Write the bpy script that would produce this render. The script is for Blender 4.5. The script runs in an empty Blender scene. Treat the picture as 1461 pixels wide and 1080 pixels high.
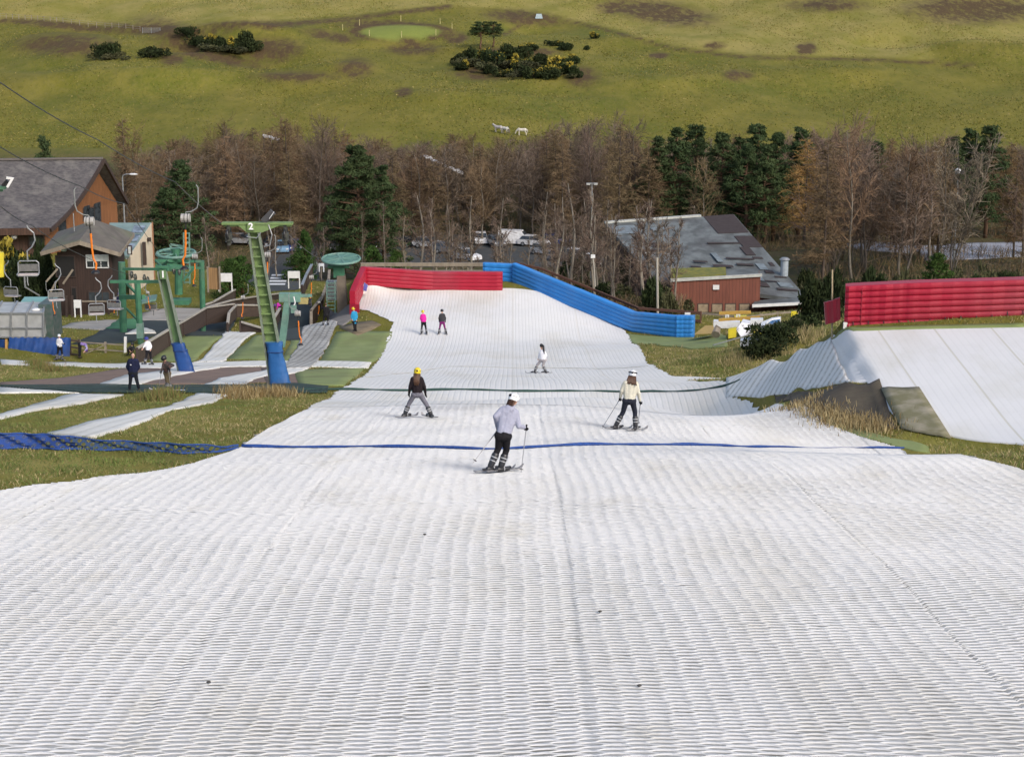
import bpy, math, random
import numpy as np
from mathutils import Vector, Matrix, Quaternion
random.seed(7); RNG = np.random.default_rng(7)
SC = bpy.context.scene
COL = SC.collection
R = math.radians
# ------------------------------------------------------------------ camera geometry
F, CU, CV, PITCH = 2600.0, 730.5, 540.0, R(13)
CP, SP = math.cos(PITCH), math.sin(PITCH)
def U(u, v, Y):
    """point at distance Y ahead of the camera seen at photo position u, v"""
    x = (u - CU) / F; y = (v - CV) / F
    k = CP - y * SP
    return Vector((x / k * Y, Y, -(SP + y * CP) / k * Y))
def proj(X, Y, Z):
    d = Y * CP - Z * SP
    up = Y * SP + Z * CP
    return CU + F * X / d, CV - F * up / d
# ------------------------------------------------------------------ terrain height
PY = [0, 8, 17.5, 28, 38, 47, 56, 80, 101, 118, 130, 140, 147, 156, 170, 190, 215, 240, 280, 310, 350, 400, 450, 520, 700, 1000, 1700]
PZ = [-5.6, -6.7, -8.05, -9.4, -10.9, -12.5, -14.2, -18.9, -22.9, -25.6, -26.75, -26.4, -25.9, -26.8, -30, -34, -37, -38.6, -39, -37, -32.5, -26, -19.5, -10, 15, 60, 160]
def _pchip(xs, ys, x):
    xs = np.array(xs, float); ys = np.array(ys, float)
    h = np.diff(xs); d = np.diff(ys) / h
    m = np.zeros(len(xs)); m[0] = d[0]; m[-1] = d[-1]
    for i in range(1, len(xs) - 1):
        if d[i-1] * d[i] > 0:
            w1 = 2*h[i] + h[i-1]; w2 = h[i] + 2*h[i-1]
            m[i] = (w1 + w2) / (w1 / d[i-1] + w2 / d[i])
    i = np.clip(np.searchsorted(xs, x) - 1, 0, len(xs) - 2)
    t = (x - xs[i]) / h[i]
    return ((2*t**3 - 3*t**2 + 1) * ys[i] + (t**3 - 2*t**2 + t) * h[i] * m[i]
            + (-2*t**3 + 3*t**2) * ys[i+1] + (t**3 - t**2) * h[i] * m[i+1])
def base(Y): return _pchip(PY, PZ, np.asarray(Y, float))
CTRL = [  # photo position and distance of ground points off the plain profile
    (463,465,143),(400,470,143),(330,460,148),(85,517,122),(208,520,115),(200,470,137),(130,455,155),(300,440,160),(40,450,158),
    (400,400,185),(0,375,185),(60,360,192),(500,441,141),(487,442,143),(240,440,158),
    (560,411,145),(618,410.5,145.3),(680,410.5,145.4),(620,442,138.3),(560,441,138.5),(700,442,138.5),(905,472,138),(965,475,136),(990,478,135),(850,450,141),(1060,468,125),(1020,480,125),(1000,445,170),(1130,440,165),(1085,435,168),
    (1100,500,100),(1150,470,105),(1000,510,108),(1400,360,230),(1230,350,235),
    (1461,467,63),(1350,469,64.2),(1230,470.5,65.2),(1258,470,65),(1258,464.5,66.2),(1190,478,67),(1600,463,62),(1211,466,66.5),(1300,462.5,66),(1461,457,65.5),(1600,452,65),(1203,476,66.6),(1258,468,65.6),(1211,470,69.5),(1300,466,69.5),(1400,462,69.5),(1461,461,69),(1190,480,70),(1183,488,70.5),(1165,495,72),(1140,504,74),(1100,519,78),(1128,561.5,67.2),(1090,566,70.8),(1168,555,63.6),(1200,548.5,61.2),(1126,572,64.5),(1170,566,61),(1195,502,65),(1206,526,62.4),(1228,500,63.4),(1238,522,61.8),(1260,485,64.2),(1400,500,60.5),(1400,600,54.6),
    (850,436,147),(880,448,147),(910,455,146.5),(830,424,148),(870,441,152),(920,456,150),(800,421,156),(470,444,146),(492,440,146),
    (1461,635,52),(1370,625,53.5),(1285,611,55),(1650,650,49),(1461,550,57),(1340,545,59),(1240,545,60.5),
    (1036,541,79.5),(1060,533,78),(1100,515,74.5),(1140,500,71),(1165,491,69),(1183,485,67.5),
    (1036,569,74.5),(1075,567,72),(1110,564,69),(1150,558,65),(1110,575,66),(1130,590,61),(1185,552,62.3),(1214,545,60.3),
    (1000,452,140),(1060,456,140),(1130,452,140),(1000,449,155),(1130,446,152),(940,455,150),
    (1150,575,61.5),(1240,590,57.5),(1100,590,60)]
A = []
for (u, v, Y) in CTRL:
    p = U(u, v, Y); A.append((p.x / Y, math.log(Y), p.z - float(base(Y))))
for Y in (4, 8, 14, 20, 27, 35, 44, 54, 66, 80, 95, 110, 125, 135, 146):
    for s in (-.4, -.28, -.17, -.09, 0, .06):
        if Y > 125 and (s < -.1 or s > .05): continue
        A.append((s, math.log(Y), 0.0))
for Y in (4, 8, 14, 20, 27, 35, 42):
    for s in (.12, .19, .28, .42): A.append((s, math.log(Y), 0.0))
for Y in (84, 95):
    for s in (.19, .3, .44): A.append((s, math.log(Y), 0.5))
for (u, Y, r) in ((1090,86,.1),(1130,82,.4),(1170,79,.8),(1200,76,1.2)): A.append(((u-CU)/F/.975, math.log(Y), r))
for Y in (112, 130): A.append((.3, math.log(Y), 0.5)); A.append((.44, math.log(Y), 0.))
for Y in (46, 90, 110, 130): A.append((-.44, math.log(Y), 0.))
for Y in (210, 250, 320, 420, 600, 1000, 1700):
    for s in (-.44, -.3, -.15, 0, .15, .3, .44):
        if not (Y < 240 and s > .1): A.append((s, math.log(Y), 0.0))
A = np.array(A)
def _tps_k(d2): return np.where(d2 > 1e-12, 0.5 * d2 * np.log(np.maximum(d2, 1e-12)), 0.0)
_n = len(A)
_K = _tps_k((A[:, None, 0] - A[None, :, 0])**2 + (A[:, None, 1] - A[None, :, 1])**2) + np.eye(_n) * 2e-6
_P = np.c_[np.ones(_n), A[:, 0], A[:, 1]]
_M = np.block([[_K, _P], [_P.T, np.zeros((3, 3))]])
_W = np.linalg.solve(_M, np.r_[A[:, 2], 0, 0, 0])
S0, S1, NS = -0.85, 0.85, 820
T0, T1, NT = math.log(3.0), math.log(1650.0), 1100
_s = np.linspace(S0, S1, NS); _t = np.linspace(T0, T1, NT)
GR = np.zeros((NT, NS))
for i, t in enumerate(_t):
    sc = np.clip(_s, -.46, .46)
    d2 = (sc[:, None] - A[None, :, 0])**2 + (t - A[None, :, 1])**2
    Y = math.exp(t)
    r = _tps_k(d2) @ _W[:_n] + _W[_n] + _W[_n+1] * sc + _W[_n+2] * t
    X = _s * Y
    hill = min(1, max(0, (Y - 330) / 60))
    und = hill * (1.2 * np.sin(X * .031 + Y * .021) + .9 * np.sin(X * -.047 + Y * .035 + 1.3) + .5 * np.sin(X * .11 + Y * .06) + .22 * np.sin(X * .23 - Y * .19))
    near = (1 - hill) * .012 * (np.sin(X * 1.3 + Y * .7) + np.sin(X * .8 - Y * 1.1))
    GR[i] = float(base(Y)) + r + und + near
# the banked run-out of the second slope is a flat plane with a crisp top and left edge
_A, _B, _C = U(1214, 473, 65.3), U(1461, 467.5, 63.6), U(1287, 608, 55)
_N = (_B - _A).cross(_C - _A)
def _ss(a, b, x): t = np.clip((x - a)/(b - a), 0, 1); return t*t*(3 - 2*t)
def _bank(X, Y, Z):
    ab = np.array([_B.x - _A.x, _B.y - _A.y]); ab /= np.hypot(*ab); dt = (X - _A.x)*ab[1] - (Y - _A.y)*ab[0]      # > 0 below the top edge
    ac = np.array([_C.x - _A.x, _C.y - _A.y]); ac /= np.hypot(*ac); dl = -((X - _A.x)*ac[1] - (Y - _A.y)*ac[0])
    pl = lambda x, y: _A.z - (_N.x*(x - _A.x) + _N.y*(y - _A.y))/_N.z
    z = np.where(dt > 0, pl(X, Y), pl(X - dt*ab[1], Y + dt*ab[0]) + .13*np.minimum(-dt, 1.3))
    w = _ss(-.45, .1, dl)*_ss(-2.6, -1.5, dt)*_ss(53.0, 54.6, Y + .14*(X - _C.x))*(Y < 75)
    return Z*(1 - w) + z*w
for i, t in enumerate(_t):
    if 50 < math.exp(t) < 76: GR[i] = _bank(_s*math.exp(t), math.exp(t) + 0*_s, GR[i])
_UU, _VV = proj(_s[None, :]*np.exp(_t)[:, None], np.exp(_t)[:, None], GR)
for (u, v, ru, rv, dh) in ((95,62,80,12,1.8),(262,60,60,9,-3.4),(390,82,50,11,-3.0),(330,46,80,6,2.4),(180,118,150,9,2.0),(60,96,80,8,-1.6),(572,64,90,7,-1.4),(572,45,75,9,1.0),(690,78,120,14,1.8),(600,82,40,8,-1.6),(300,118,190,10,1.6),(480,100,60,9,1.3),(900,62,110,9,1.6),
                           (1390,78,80,14,3.0),(1180,110,160,12,1.6),(760,40,60,7,-1.6),(160,100,120,10,1.5),(1000,120,160,10,1.2),(650,140,120,10,1.2),(150,45,60,5,-1.5),(1280,60,60,8,-1.6),(820,130,90,9,-1.0)):
    GR = GR + dh*np.exp(-((_UU-u)/ru)**2 - ((_VV-v)/rv)**2)*(np.exp(_t)[:, None] > 300)
def H(X, Y):
    X = np.asarray(X, float); Y = np.asarray(Y, float)
    a = (np.log(np.maximum(Y, 3.01)) - T0) / (T1 - T0) * (NT - 1)
    b = (X / np.maximum(Y, 3.01) - S0) / (S1 - S0) * (NS - 1)
    a = np.clip(a, 0, NT - 1.001); b = np.clip(b, 0, NS - 1.001)
    i = a.astype(int); j = b.astype(int); fa = a - i; fb = b - j
    return (GR[i, j]*(1-fa)*(1-fb) + GR[i+1, j]*fa*(1-fb) + GR[i, j+1]*(1-fa)*fb + GR[i+1, j+1]*fa*fb)
def h(x, y): return float(H(x, y))
_YS = np.exp(np.linspace(math.log(5), math.log(1500), 6000))
def G(u, v, ymin=5.0):
    """first ground point seen at u, v beyond ymin"""
    d = U(u, v, 1.0)
    ys = _YS[_YS >= ymin]
    diff = d.z * ys - H(d.x * ys, ys)
    idx = np.where(diff < 0)[0]
    if len(idx) == 0: return U(u, v, 1400)
    i = idx[0]
    if i == 0: y = ys[0]
    else: y = ys[i-1] + (ys[i] - ys[i-1]) * diff[i-1] / (diff[i-1] - diff[i])
    return Vector((d.x * y, y, h(d.x * y, y)))
def at(u, Y, dz=0.0):
    """ground point at distance Y in photo column u"""
    x = (u - CU) / F / CP * Y
    for _ in range(4):
        z = h(x, Y); dd = Y * CP - z * SP; x = (u - CU) / F * dd
    return Vector((x, Y, h(x, Y) + dz))
def mpp(Y): return Y / F / .975
# ------------------------------------------------------------------ mesh builder
class MB:
    def __init__(s): s.v = []; s.f = []; s.m = []; s.mi = 0
    def add(s, vs, fs):
        o = len(s.v); s.v.extend([tuple(p) for p in vs]); s.f.extend([tuple(i + o for i in f) for f in fs]); s.m.extend([s.mi] * len(fs)); return s
    def quad(s, a, b, c, d): return s.add([a, b, c, d], [(0, 1, 2, 3)])
    def box(s, c, size, rz=0.0, M=None):
        hx, hy, hz = size[0]/2, size[1]/2, size[2]/2
        vs = [Vector((x, y, z)) for x in (-hx, hx) for y in (-hy, hy) for z in (-hz, hz)]
        M = M or Matrix.Rotation(rz, 3, 'Z')
        vs = [M @ p + Vector(c) for p in vs]
        return s.add(vs, [(0,1,3,2),(4,6,7,5),(0,4,5,1),(2,3,7,6),(0,2,6,4),(1,5,7,3)])
    def hexa(s, b, t):
        """solid between two quads of four points"""
        return s.add(list(b) + list(t), [(3,2,1,0),(4,5,6,7),(0,1,5,4),(1,2,6,5),(2,3,7,6),(3,0,4,7)])
    def slab(s, q, th, n=None):
        q = [Vector(p) for p in q]
        n = n or (q[1]-q[0]).cross(q[2]-q[0]).normalized()
        if n.z < 0: n = -n
        return s.hexa([p - n*th for p in q], q)
    def bar(s, a, b, w, d=None, up=(0,0,1)):
        a = Vector(a); b = Vector(b); d = d or w
        t = (b - a).normalized(); up = Vector(up)
        x = t.cross(up)
        if x.length < 1e-4: x = t.cross(Vector((1, 0, 0)))
        x.normalize(); y = x.cross(t).normalized()
        q = lambda p: [p - x*w/2 - y*d/2, p + x*w/2 - y*d/2, p + x*w/2 + y*d/2, p - x*w/2 + y*d/2]
        return s.hexa(q(a), q(b))
    def tube(s, pts, r, n=8, cap=True):
        pts = [Vector(p) for p in pts]
        rs = r if isinstance(r, (list, tuple)) else [r] * len(pts)
        vs = []; fs = []; x = None
        for i, p in enumerate(pts):
            t = (pts[min(i+1, len(pts)-1)] - pts[max(i-1, 0)])
            t = t.normalized() if t.length > 1e-9 else Vector((0, 0, 1))
            if x is None:
                x = t.cross(Vector((0, 0, 1)) if abs(t.z) < .9 else Vector((1, 0, 0))).normalized()
            x = (x - t * x.dot(t))
            x = x.normalized() if x.length > 1e-6 else t.orthogonal().normalized()
            y = t.cross(x)
            for k in range(n):
                a = 2*math.pi*k/n
                vs.append(p + (x*math.cos(a) + y*math.sin(a)) * rs[i])
        for i in range(len(pts)-1):
            for k in range(n):
                k2 = (k+1) % n
                fs.append((i*n+k, i*n+k2, (i+1)*n+k2, (i+1)*n+k))
        if cap:
            fs.append(tuple(range(n-1, -1, -1))); fs.append(tuple((len(pts)-1)*n + k for k in range(n)))
        return s.add(vs, fs)
    def cyl(s, a, b, r, n=12): return s.tube([a, b], r, n)
    def ell(s, c, r, n=10, m=7, M=None):
        c = Vector(c); M = M or Matrix.Identity(3)
        r = (r, r, r) if isinstance(r, (int, float)) else r
        vs = [c + M @ Vector((0, 0, -r[2]))]
        for i in range(1, m):
            ph = -math.pi/2 + math.pi*i/m
            for k in range(n):
                a = 2*math.pi*k/n
                vs.append(c + M @ Vector((r[0]*math.cos(ph)*math.cos(a), r[1]*math.cos(ph)*math.sin(a), r[2]*math.sin(ph))))
        vs.append(c + M @ Vector((0, 0, r[2])))
        fs = [(0, 1+(k+1) % n, 1+k) for k in range(n)]
        for i in range(m-2):
            for k in range(n):
                k2 = (k+1) % n
                fs.append((1+i*n+k, 1+i*n+k2, 1+(i+1)*n+k2, 1+(i+1)*n+k))
        L = len(vs)-1; o = 1+(m-2)*n
        fs += [(o+k, o+(k+1) % n, L) for k in range(n)]
        return s.add(vs, fs)
    def cap(s, a, b, r0, r1, n=10):
        a = Vector(a); b = Vector(b); t = b - a
        t = t.normalized() if t.length > 1e-6 else Vector((0, 0, 1))
        pts = []; rs = []
        for q in (-1, -.8, -.45, 0): pts.append(a + t*r0*q); rs.append(max(r0*math.sqrt(1-q*q), r0*.08))
        for q in (0, .45, .8, 1): pts.append(b + t*r1*q); rs.append(max(r1*math.sqrt(1-q*q), r1*.08))
        return s.tube(pts, rs, n)
    def grid(s, P):
        """P[i][j] points"""
        m = len(P[0]); vs = [p for row in P for p in row]
        return s.add(vs, [(i*m+j, i*m+j+1, (i+1)*m+j+1, (i+1)*m+j) for i in range(len(P)-1) for j in range(m-1)])
    def torus(s, c, Rr, r, n=28, k=6, M=None):
        c = Vector(c); M = M or Matrix.Identity(3); vs = []; fs = []
        for i in range(n):
            a = 2*math.pi*i/n
            for j in range(k):
                b = 2*math.pi*j/k
                vs.append(c + M @ Vector(((Rr+r*math.cos(b))*math.cos(a), (Rr+r*math.cos(b))*math.sin(a), r*math.sin(b))))
        for i in range(n):
            for j in range(k):
                fs.append((i*k+j, ((i+1) % n)*k+j, ((i+1) % n)*k+(j+1) % k, i*k+(j+1) % k))
        return s.add(vs, fs)
ORG = {}
EXCL = []
def _mesh(name, mb, mats, org, smooth):
    me = bpy.data.meshes.new(name)
    ox, oy, oz = org
    me.from_pydata([(x-ox, y-oy, z-oz) for x, y, z in mb.v], [], mb.f)
    for m in (mats if isinstance(mats, (list, tuple)) else [mats]): me.materials.append(m)
    if any(mb.m): me.polygons.foreach_set('material_index', mb.m)
    if smooth: me.polygons.foreach_set('use_smooth', [True] * len(me.polygons))
    me.update()
    return me
def tag(o, label=None, cat=None, group=None, kind=None):
    if label: o['label'] = label
    if cat: o['category'] = cat
    if group: o['group'] = group
    if kind: o['kind'] = kind
    return o
def thing(name, label, cat, loc=(0, 0, 0), group=None):
    o = bpy.data.objects.new(name, None); COL.objects.link(o); o.empty_display_size = .3
    o.location = loc; ORG[o] = tuple(loc)
    return tag(o, label, cat, group)
def part(name, mb, mats, parent, smooth=False, label=None):
    """mesh given in world coordinates, child of parent"""
    org = ORG[parent]
    me = mb if isinstance(mb, bpy.types.Mesh) else _mesh(name, mb, mats, org, smooth)
    o = bpy.data.objects.new(name, me); COL.objects.link(o); o.parent = parent; ORG[o] = org
    if label: o['label'] = label
    return o
def solo(name, mb, mats, label=None, cat=None, group=None, kind=None, loc=None, smooth=False):
    if loc is None:
        a = np.array(mb.v); loc = (float(a[:, 0].mean()), float(a[:, 1].mean()), float(a[:, 2].min()))
        if kind == 'structure': loc = (0, 0, 0)
    me = _mesh(name, mb, mats, loc, smooth)
    o = bpy.data.objects.new(name, me); COL.objects.link(o); o.location = loc; ORG[o] = tuple(loc)
    return tag(o, label, cat, group, kind)
def copy_tree(o, parent=None):
    c = o.copy(); COL.objects.link(c)
    if parent: c.parent = parent
    for ch in list(o.children): copy_tree(ch, c)
    return c
def nums(me_name, verts, quads, mats, uvs=None, smooth=False, attrs=None):
    """mesh from numpy arrays"""
    me = bpy.data.meshes.new(me_name)
    n = len(quads); k = quads.shape[1]
    me.vertices.add(len(verts)); me.vertices.foreach_set('co', np.ascontiguousarray(verts, dtype=np.float32).ravel())
    me.loops.add(n*k); me.loops.foreach_set('vertex_index', quads.astype(np.int32).ravel())
    me.polygons.add(n); me.polygons.foreach_set('loop_start', (np.arange(n)*k).astype(np.int32))
    try: me.polygons.foreach_set('loop_total', np.full(n, k, np.int32))
    except Exception: pass
    me.update(calc_edges=True)
    if smooth: me.polygons.foreach_set('use_smooth', [True]*n)
    for m in (mats if isinstance(mats, (list, tuple)) else [mats]): me.materials.append(m)
    for nm, arr in (attrs or {}).items():
        a = me.color_attributes.new(nm, 'FLOAT_COLOR', 'POINT')
        a.data.foreach_set('color', np.ascontiguousarray(arr, dtype=np.float32).ravel())
    me.validate(); return me
def mesh_obj(name, me, parent=None, loc=(0, 0, 0)):
    o = bpy.data.objects.new(name, me); COL.objects.link(o); o.location = loc if parent is None else (0, 0, 0)
    if parent: o.parent = parent; ORG[o] = ORG[parent]
    else: ORG[o] = tuple(loc)
    return o
# ------------------------------------------------------------------ materials
def _nt(name):
    m = bpy.data.materials.new(name); m.use_nodes = True
    nt = m.node_tree; b = nt.nodes['Principled BSDF']; return m, nt, b
def N(nt, typ, **kw):
    n = nt.nodes.new(typ)
    for k, v in kw.items():
        if k in n.inputs: n.inputs[k].default_value = v
        else: setattr(n, k, v)
    return n
def ramp(nt, src, a, b, lo=.35, hi=.65):
    mr = N(nt, 'ShaderNodeMapRange'); nt.links.new(src, mr.inputs[0])
    mr.inputs[1].default_value = lo; mr.inputs[2].default_value = hi; mr.inputs[3].default_value = a; mr.inputs[4].default_value = b
    return mr.outputs[0]
def mix(nt, f, a, b):
    m = N(nt, 'ShaderNodeMix', data_type='RGBA')
    for sock, val in ((m.inputs[0], f), (m.inputs[6], a), (m.inputs[7], b)):
        if isinstance(val, bpy.types.NodeSocket): nt.links.new(val, sock)
        elif isinstance(val, (tuple, list)): sock.default_value = (*val[:3], 1)
        else: sock.default_value = val
    return m.outputs[2]
def mth(nt, op, a, b=None, c=None):
    m = N(nt, 'ShaderNodeMath', operation=op)
    for i, val in enumerate((a, b, c)):
        if val is None: continue
        if isinstance(val, bpy.types.NodeSocket): nt.links.new(val, m.inputs[i])
        else: m.inputs[i].default_value = val
    return m.outputs[0]
def noise(nt, scale, detail=3, stretch=(1, 1, 1), rough=.55, coord='Object', rot=(0, 0, 0)):
    tc = N(nt, 'ShaderNodeTexCoord'); mp = N(nt, 'ShaderNodeMapping')
    mp.inputs['Scale'].default_value = stretch; mp.inputs['Rotation'].default_value = rot
    nt.links.new(tc.outputs[coord], mp.inputs[0])
    n = N(nt, 'ShaderNodeTexNoise', Scale=scale, Detail=detail, Roughness=rough)
    nt.links.new(mp.outputs[0], n.inputs['Vector']); return n.outputs[0]
MATS = {}
def M_(name, c, c2=None, scale=3.0, rough=.7, metal=0.0, bump=0.0, bscale=None, stretch=(1, 1, 1), lo=.35, hi=.65, vary=0.0, spec=None, dirt=None, detail=4):
    if name in MATS: return MATS[name]
    m, nt, b = _nt(name)
    b.inputs['Roughness'].default_value = rough; b.inputs['Metallic'].default_value = metal
    if spec is not None: b.inputs['Specular IOR Level'].default_value = spec
    b.inputs['Base Color'].default_value = (*c, 1)
    col = None
    if c2 is None: c2 = tuple(x * .78 for x in c)
    f = ramp(nt, noise(nt, scale, detail, stretch), 0, 1, lo, hi)
    col = mix(nt, f, c, c2)
    if dirt:
        d = ramp(nt, noise(nt, scale * .31, 5), 0, .8, .5, .72); col = mix(nt, d, col, dirt)
    if vary:
        oi = N(nt, 'ShaderNodeObjectInfo')
        hs = N(nt, 'ShaderNodeHueSaturation'); nt.links.new(col, hs.inputs['Color'])
        nt.links.new(ramp(nt, oi.outputs['Random'], 1-vary, 1+vary, 0, 1), hs.inputs['Value'])
        nt.links.new(ramp(nt, mth(nt, 'FRACT', mth(nt, 'MULTIPLY', oi.outputs['Random'], 7.3)), .5-vary*.05, .5+vary*.05, 0, 1), hs.inputs['Hue'])
        col = hs.outputs[0]
    nt.links.new(col, b.inputs['Base Color'])
    if bump:
        bp = N(nt, 'ShaderNodeBump', Strength=bump, Distance=.05)
        nt.links.new(noise(nt, bscale or scale * 3, 3, stretch), bp.inputs['Height']); nt.links.new(bp.outputs[0], b.inputs['Normal'])
    MATS[name] = m; return m
def planks(name, c, c2, axis, period, groove=.12, rough=.75, gap=.35):
    """boards laid side by side along one object axis (0 x, 1 y, 2 z), with grooves"""
    if name in MATS: return MATS[name]
    m, nt, b = _nt(name); b.inputs['Roughness'].default_value = rough
    tc = N(nt, 'ShaderNodeTexCoord'); sx = N(nt, 'ShaderNodeSeparateXYZ'); nt.links.new(tc.outputs['Object'], sx.inputs[0])
    q = mth(nt, 'DIVIDE', sx.outputs[axis], period)
    fl = mth(nt, 'FLOOR', q); fr = mth(nt, 'FRACT', q)
    wn = N(nt, 'ShaderNodeTexWhiteNoise', noise_dimensions='1D'); nt.links.new(fl, wn.inputs['W'])
    col = mix(nt, wn.outputs[0], c, c2)
    st = [1.0, 1.0, 1.0]; st[2 if axis < 2 else 0] = .15
    col = mix(nt, ramp(nt, noise(nt, 5, 4, st), 0, .5), col, tuple(x * .55 for x in c))
    g = mth(nt, 'LESS_THAN', fr, groove)
    col = mix(nt, mth(nt, 'MULTIPLY', g, 1 - gap), col, tuple(x * .25 for x in c))
    nt.links.new(col, b.inputs['Base Color'])
    bp = N(nt, 'ShaderNodeBump', Strength=.5, Distance=.03); nt.links.new(mth(nt, 'SUBTRACT', 1.0, g), bp.inputs['Height']); nt.links.new(bp.outputs[0], b.inputs['Normal'])
    MATS[name] = m; return m
# ------------------------------------------------------------------ draped sheets
def resample(pts, n):
    P = np.array([(p.x, p.y) for p in pts]); d = np.r_[0, np.cumsum(np.hypot(*np.diff(P, axis=0).T))]
    t = np.linspace(0, d[-1], n)
    return np.c_[np.interp(t, d, P[:, 0]), np.interp(t, d, P[:, 1])]
def sheet(name, a, b, mat, off=.04, step=1.0, jit=0.0, kind='structure', label=None, cat=None, thick=0.06, sag=None, group=None):
    """ground cover between two edges a, b given as photo points (cast on the ground) or Vectors"""
    a = [p if isinstance(p, Vector) else G(*p) for p in a]; b = [p if isinstance(p, Vector) else G(*p) for p in b]
    L = max(sum((a[i+1]-a[i]).length for i in range(len(a)-1)), sum((b[i+1]-b[i]).length for i in range(len(b)-1)))
    Wd = max((a[i]-b[min(i, len(b)-1)]).length for i in range(len(a)))
    n = int(min(400, max(6, L/step))); m = int(min(120, max(3, Wd/step)))
    A_, B_ = resample(a, n), resample(b, n)
    if jit:
        for E in (A_, B_):
            w = RNG.normal(0, 1, (n, 2)); w[1:-1] = (w[:-2] + w[1:-1] + w[2:]) / 2.2; E += w * jit
    EXCL.append(np.r_[A_, B_[::-1]])
    t = np.linspace(0, 1, m)[None, :, None]
    XY = A_[:, None, :] * (1-t) + B_[:, None, :] * t
    Z = H(XY[..., 0], XY[..., 1]) + off
    if sag is not None: Z = Z + sag(XY, t[0, :, 0])
    V = np.concatenate([XY, Z[..., None]], 2)
    # skirt round the edge gives the sheet its thickness
    top = V.reshape(-1, 3); idx = np.arange(n*m).reshape(n, m)
    q = np.stack([idx[:-1, :-1], idx[:-1, 1:], idx[1:, 1:], idx[1:, :-1]], -1).reshape(-1, 4)
    rim = np.r_[idx[0, :], idx[1:, -1], idx[-1, -2::-1], idx[-2:0:-1, 0]]
    bot = top[rim].copy(); bot[:, 2] -= thick; k = len(rim); o = n*m
    ii = np.arange(k); jj = (ii+1) % k
    sk = np.stack([rim[ii], o+ii, o+jj, rim[jj]], -1)
    me = nums(name, np.r_[top, bot], np.r_[q, sk], mat)
    # make top normals face up
    o_ = mesh_obj(name, me); tag(o_, label, cat, group, kind)
    if len(me.polygons) and me.polygons[len(q)//2].normal.z < 0: me.flip_normals()
    return o_
# ------------------------------------------------------------------ camera, light, sky
cam = bpy.data.cameras.new('camera'); cam.sensor_width = 36; cam.lens = 36 * F / 1461
cam.clip_end = 4000; cam.clip_start = .1
co = bpy.data.objects.new('camera', cam); COL.objects.link(co); co.rotation_euler = (math.pi/2 - PITCH, 0, 0); SC.camera = co
w = bpy.data.worlds.new('World'); SC.world = w; w.use_nodes = True
sky = w.node_tree.nodes.new('ShaderNodeTexSky'); sky.sky_type = 'NISHITA'; sky.sun_disc = False
tosun = Vector((.52, -.64, .62)).normalized()
sky.sun_elevation = math.asin(tosun.z); sky.sun_rotation = math.atan2(tosun.x, tosun.y)
sky.dust_density = 3.0; sky.air_density = 1.0; sky.ozone_density = .6
bg = w.node_tree.nodes['Background']; w.node_tree.links.new(sky.outputs[0], bg.inputs[0]); bg.inputs[1].default_value = .15
sun = bpy.data.lights.new('sun', 'SUN'); sun.energy = 1.45; sun.angle = R(20); sun.color = (1, .965, .91)
so = bpy.data.objects.new('sun', sun); COL.objects.link(so); so.rotation_euler = tosun.to_track_quat('Z', 'Y').to_euler()
so.location = (0, 0, 60)
vs = SC.view_settings; vs.view_transform = 'Standard'; vs.look = 'None'; vs.gamma = 1; vs.exposure = 0.38
# ------------------------------------------------------------------ terrain
def sstep(a, b, x): t = np.clip((x-a)/(b-a), 0, 1); return t*t*(3-2*t)
tt, ss = np.meshgrid(_t, _s, indexing='ij'); YY = np.exp(tt); XX = ss * YY
V = np.stack([XX, YY, GR], -1).reshape(-1, 3)
uu, vv = proj(XX, YY, GR)
def blob(cx, cy, rx, ry, soft=.5, ang=0.0):
    dx = uu - cx; dy = vv - cy; c, s = math.cos(ang), math.sin(ang)
    d = np.hypot((dx*c + dy*s)/rx, (-dx*s + dy*c)/ry)
    return 1 - sstep(1-soft, 1+soft, d)
def line(pts, wd, soft=.6):
    best = np.full(uu.shape, 1e9)
    for (x0, y0), (x1, y1) in zip(pts[:-1], pts[1:]):
        L2 = (x1-x0)**2 + (y1-y0)**2
        t = np.clip(((uu-x0)*(x1-x0) + (vv-y0)*(y1-y0)) / L2, 0, 1)
        best = np.minimum(best, np.hypot(uu-x0-t*(x1-x0), (vv-y0-t*(y1-y0))*1.6))
    return 1 - sstep(1-soft, 1+soft, best / wd)
hillm = (YY > 335).astype(float)
dirt = np.zeros(uu.shape); pale = np.zeros(uu.shape); wood = np.zeros(uu.shape); rich = np.zeros(uu.shape)
for a in ((262,55,60,16,.7,.35),(385,72,42,16),(215,45,60,6,.6,.15),(100,38,90,5,.8,.1),(95,64,60,14,.8),(470,52,36,6,.6,.2),(590,70,32,8,.7),
          (505,98,22,12,.8),(750,26,50,9,.6,.1),(540,36,50,6,.7),(650,55,16,8),(245,86,16,7),(830,110,22,12,.7),(735,75,60,6,.6),(940,80,14,4),(1052,108,18,7,.7),
          (690,104,40,10,.7),(360,36,60,5,.7),(300,80,70,8,.8,.2),(420,110,50,6,.9),(575,132,12,6)):
    dirt = np.maximum(dirt, blob(*a))
dirt = np.maximum(dirt, .8*line([(0,30),(90,36),(200,46),(330,40),(480,30),(640,10)], 5))
dirt = np.maximum(dirt, .7*line([(720,50),(755,30),(775,25)], 4))
dirt = np.maximum(dirt, .7*line([(770,22),(860,42),(960,70),(1060,82),(1250,86),(1390,95)], 3.2))
ringd = np.hypot((uu-572)/66, (vv-46)/11.5)
dirt = np.maximum(dirt, np.exp(-((ringd-1)/.16)**2)); rich = np.maximum(rich, 1 - sstep(.75, .95, ringd))
dirt *= hillm
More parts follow.
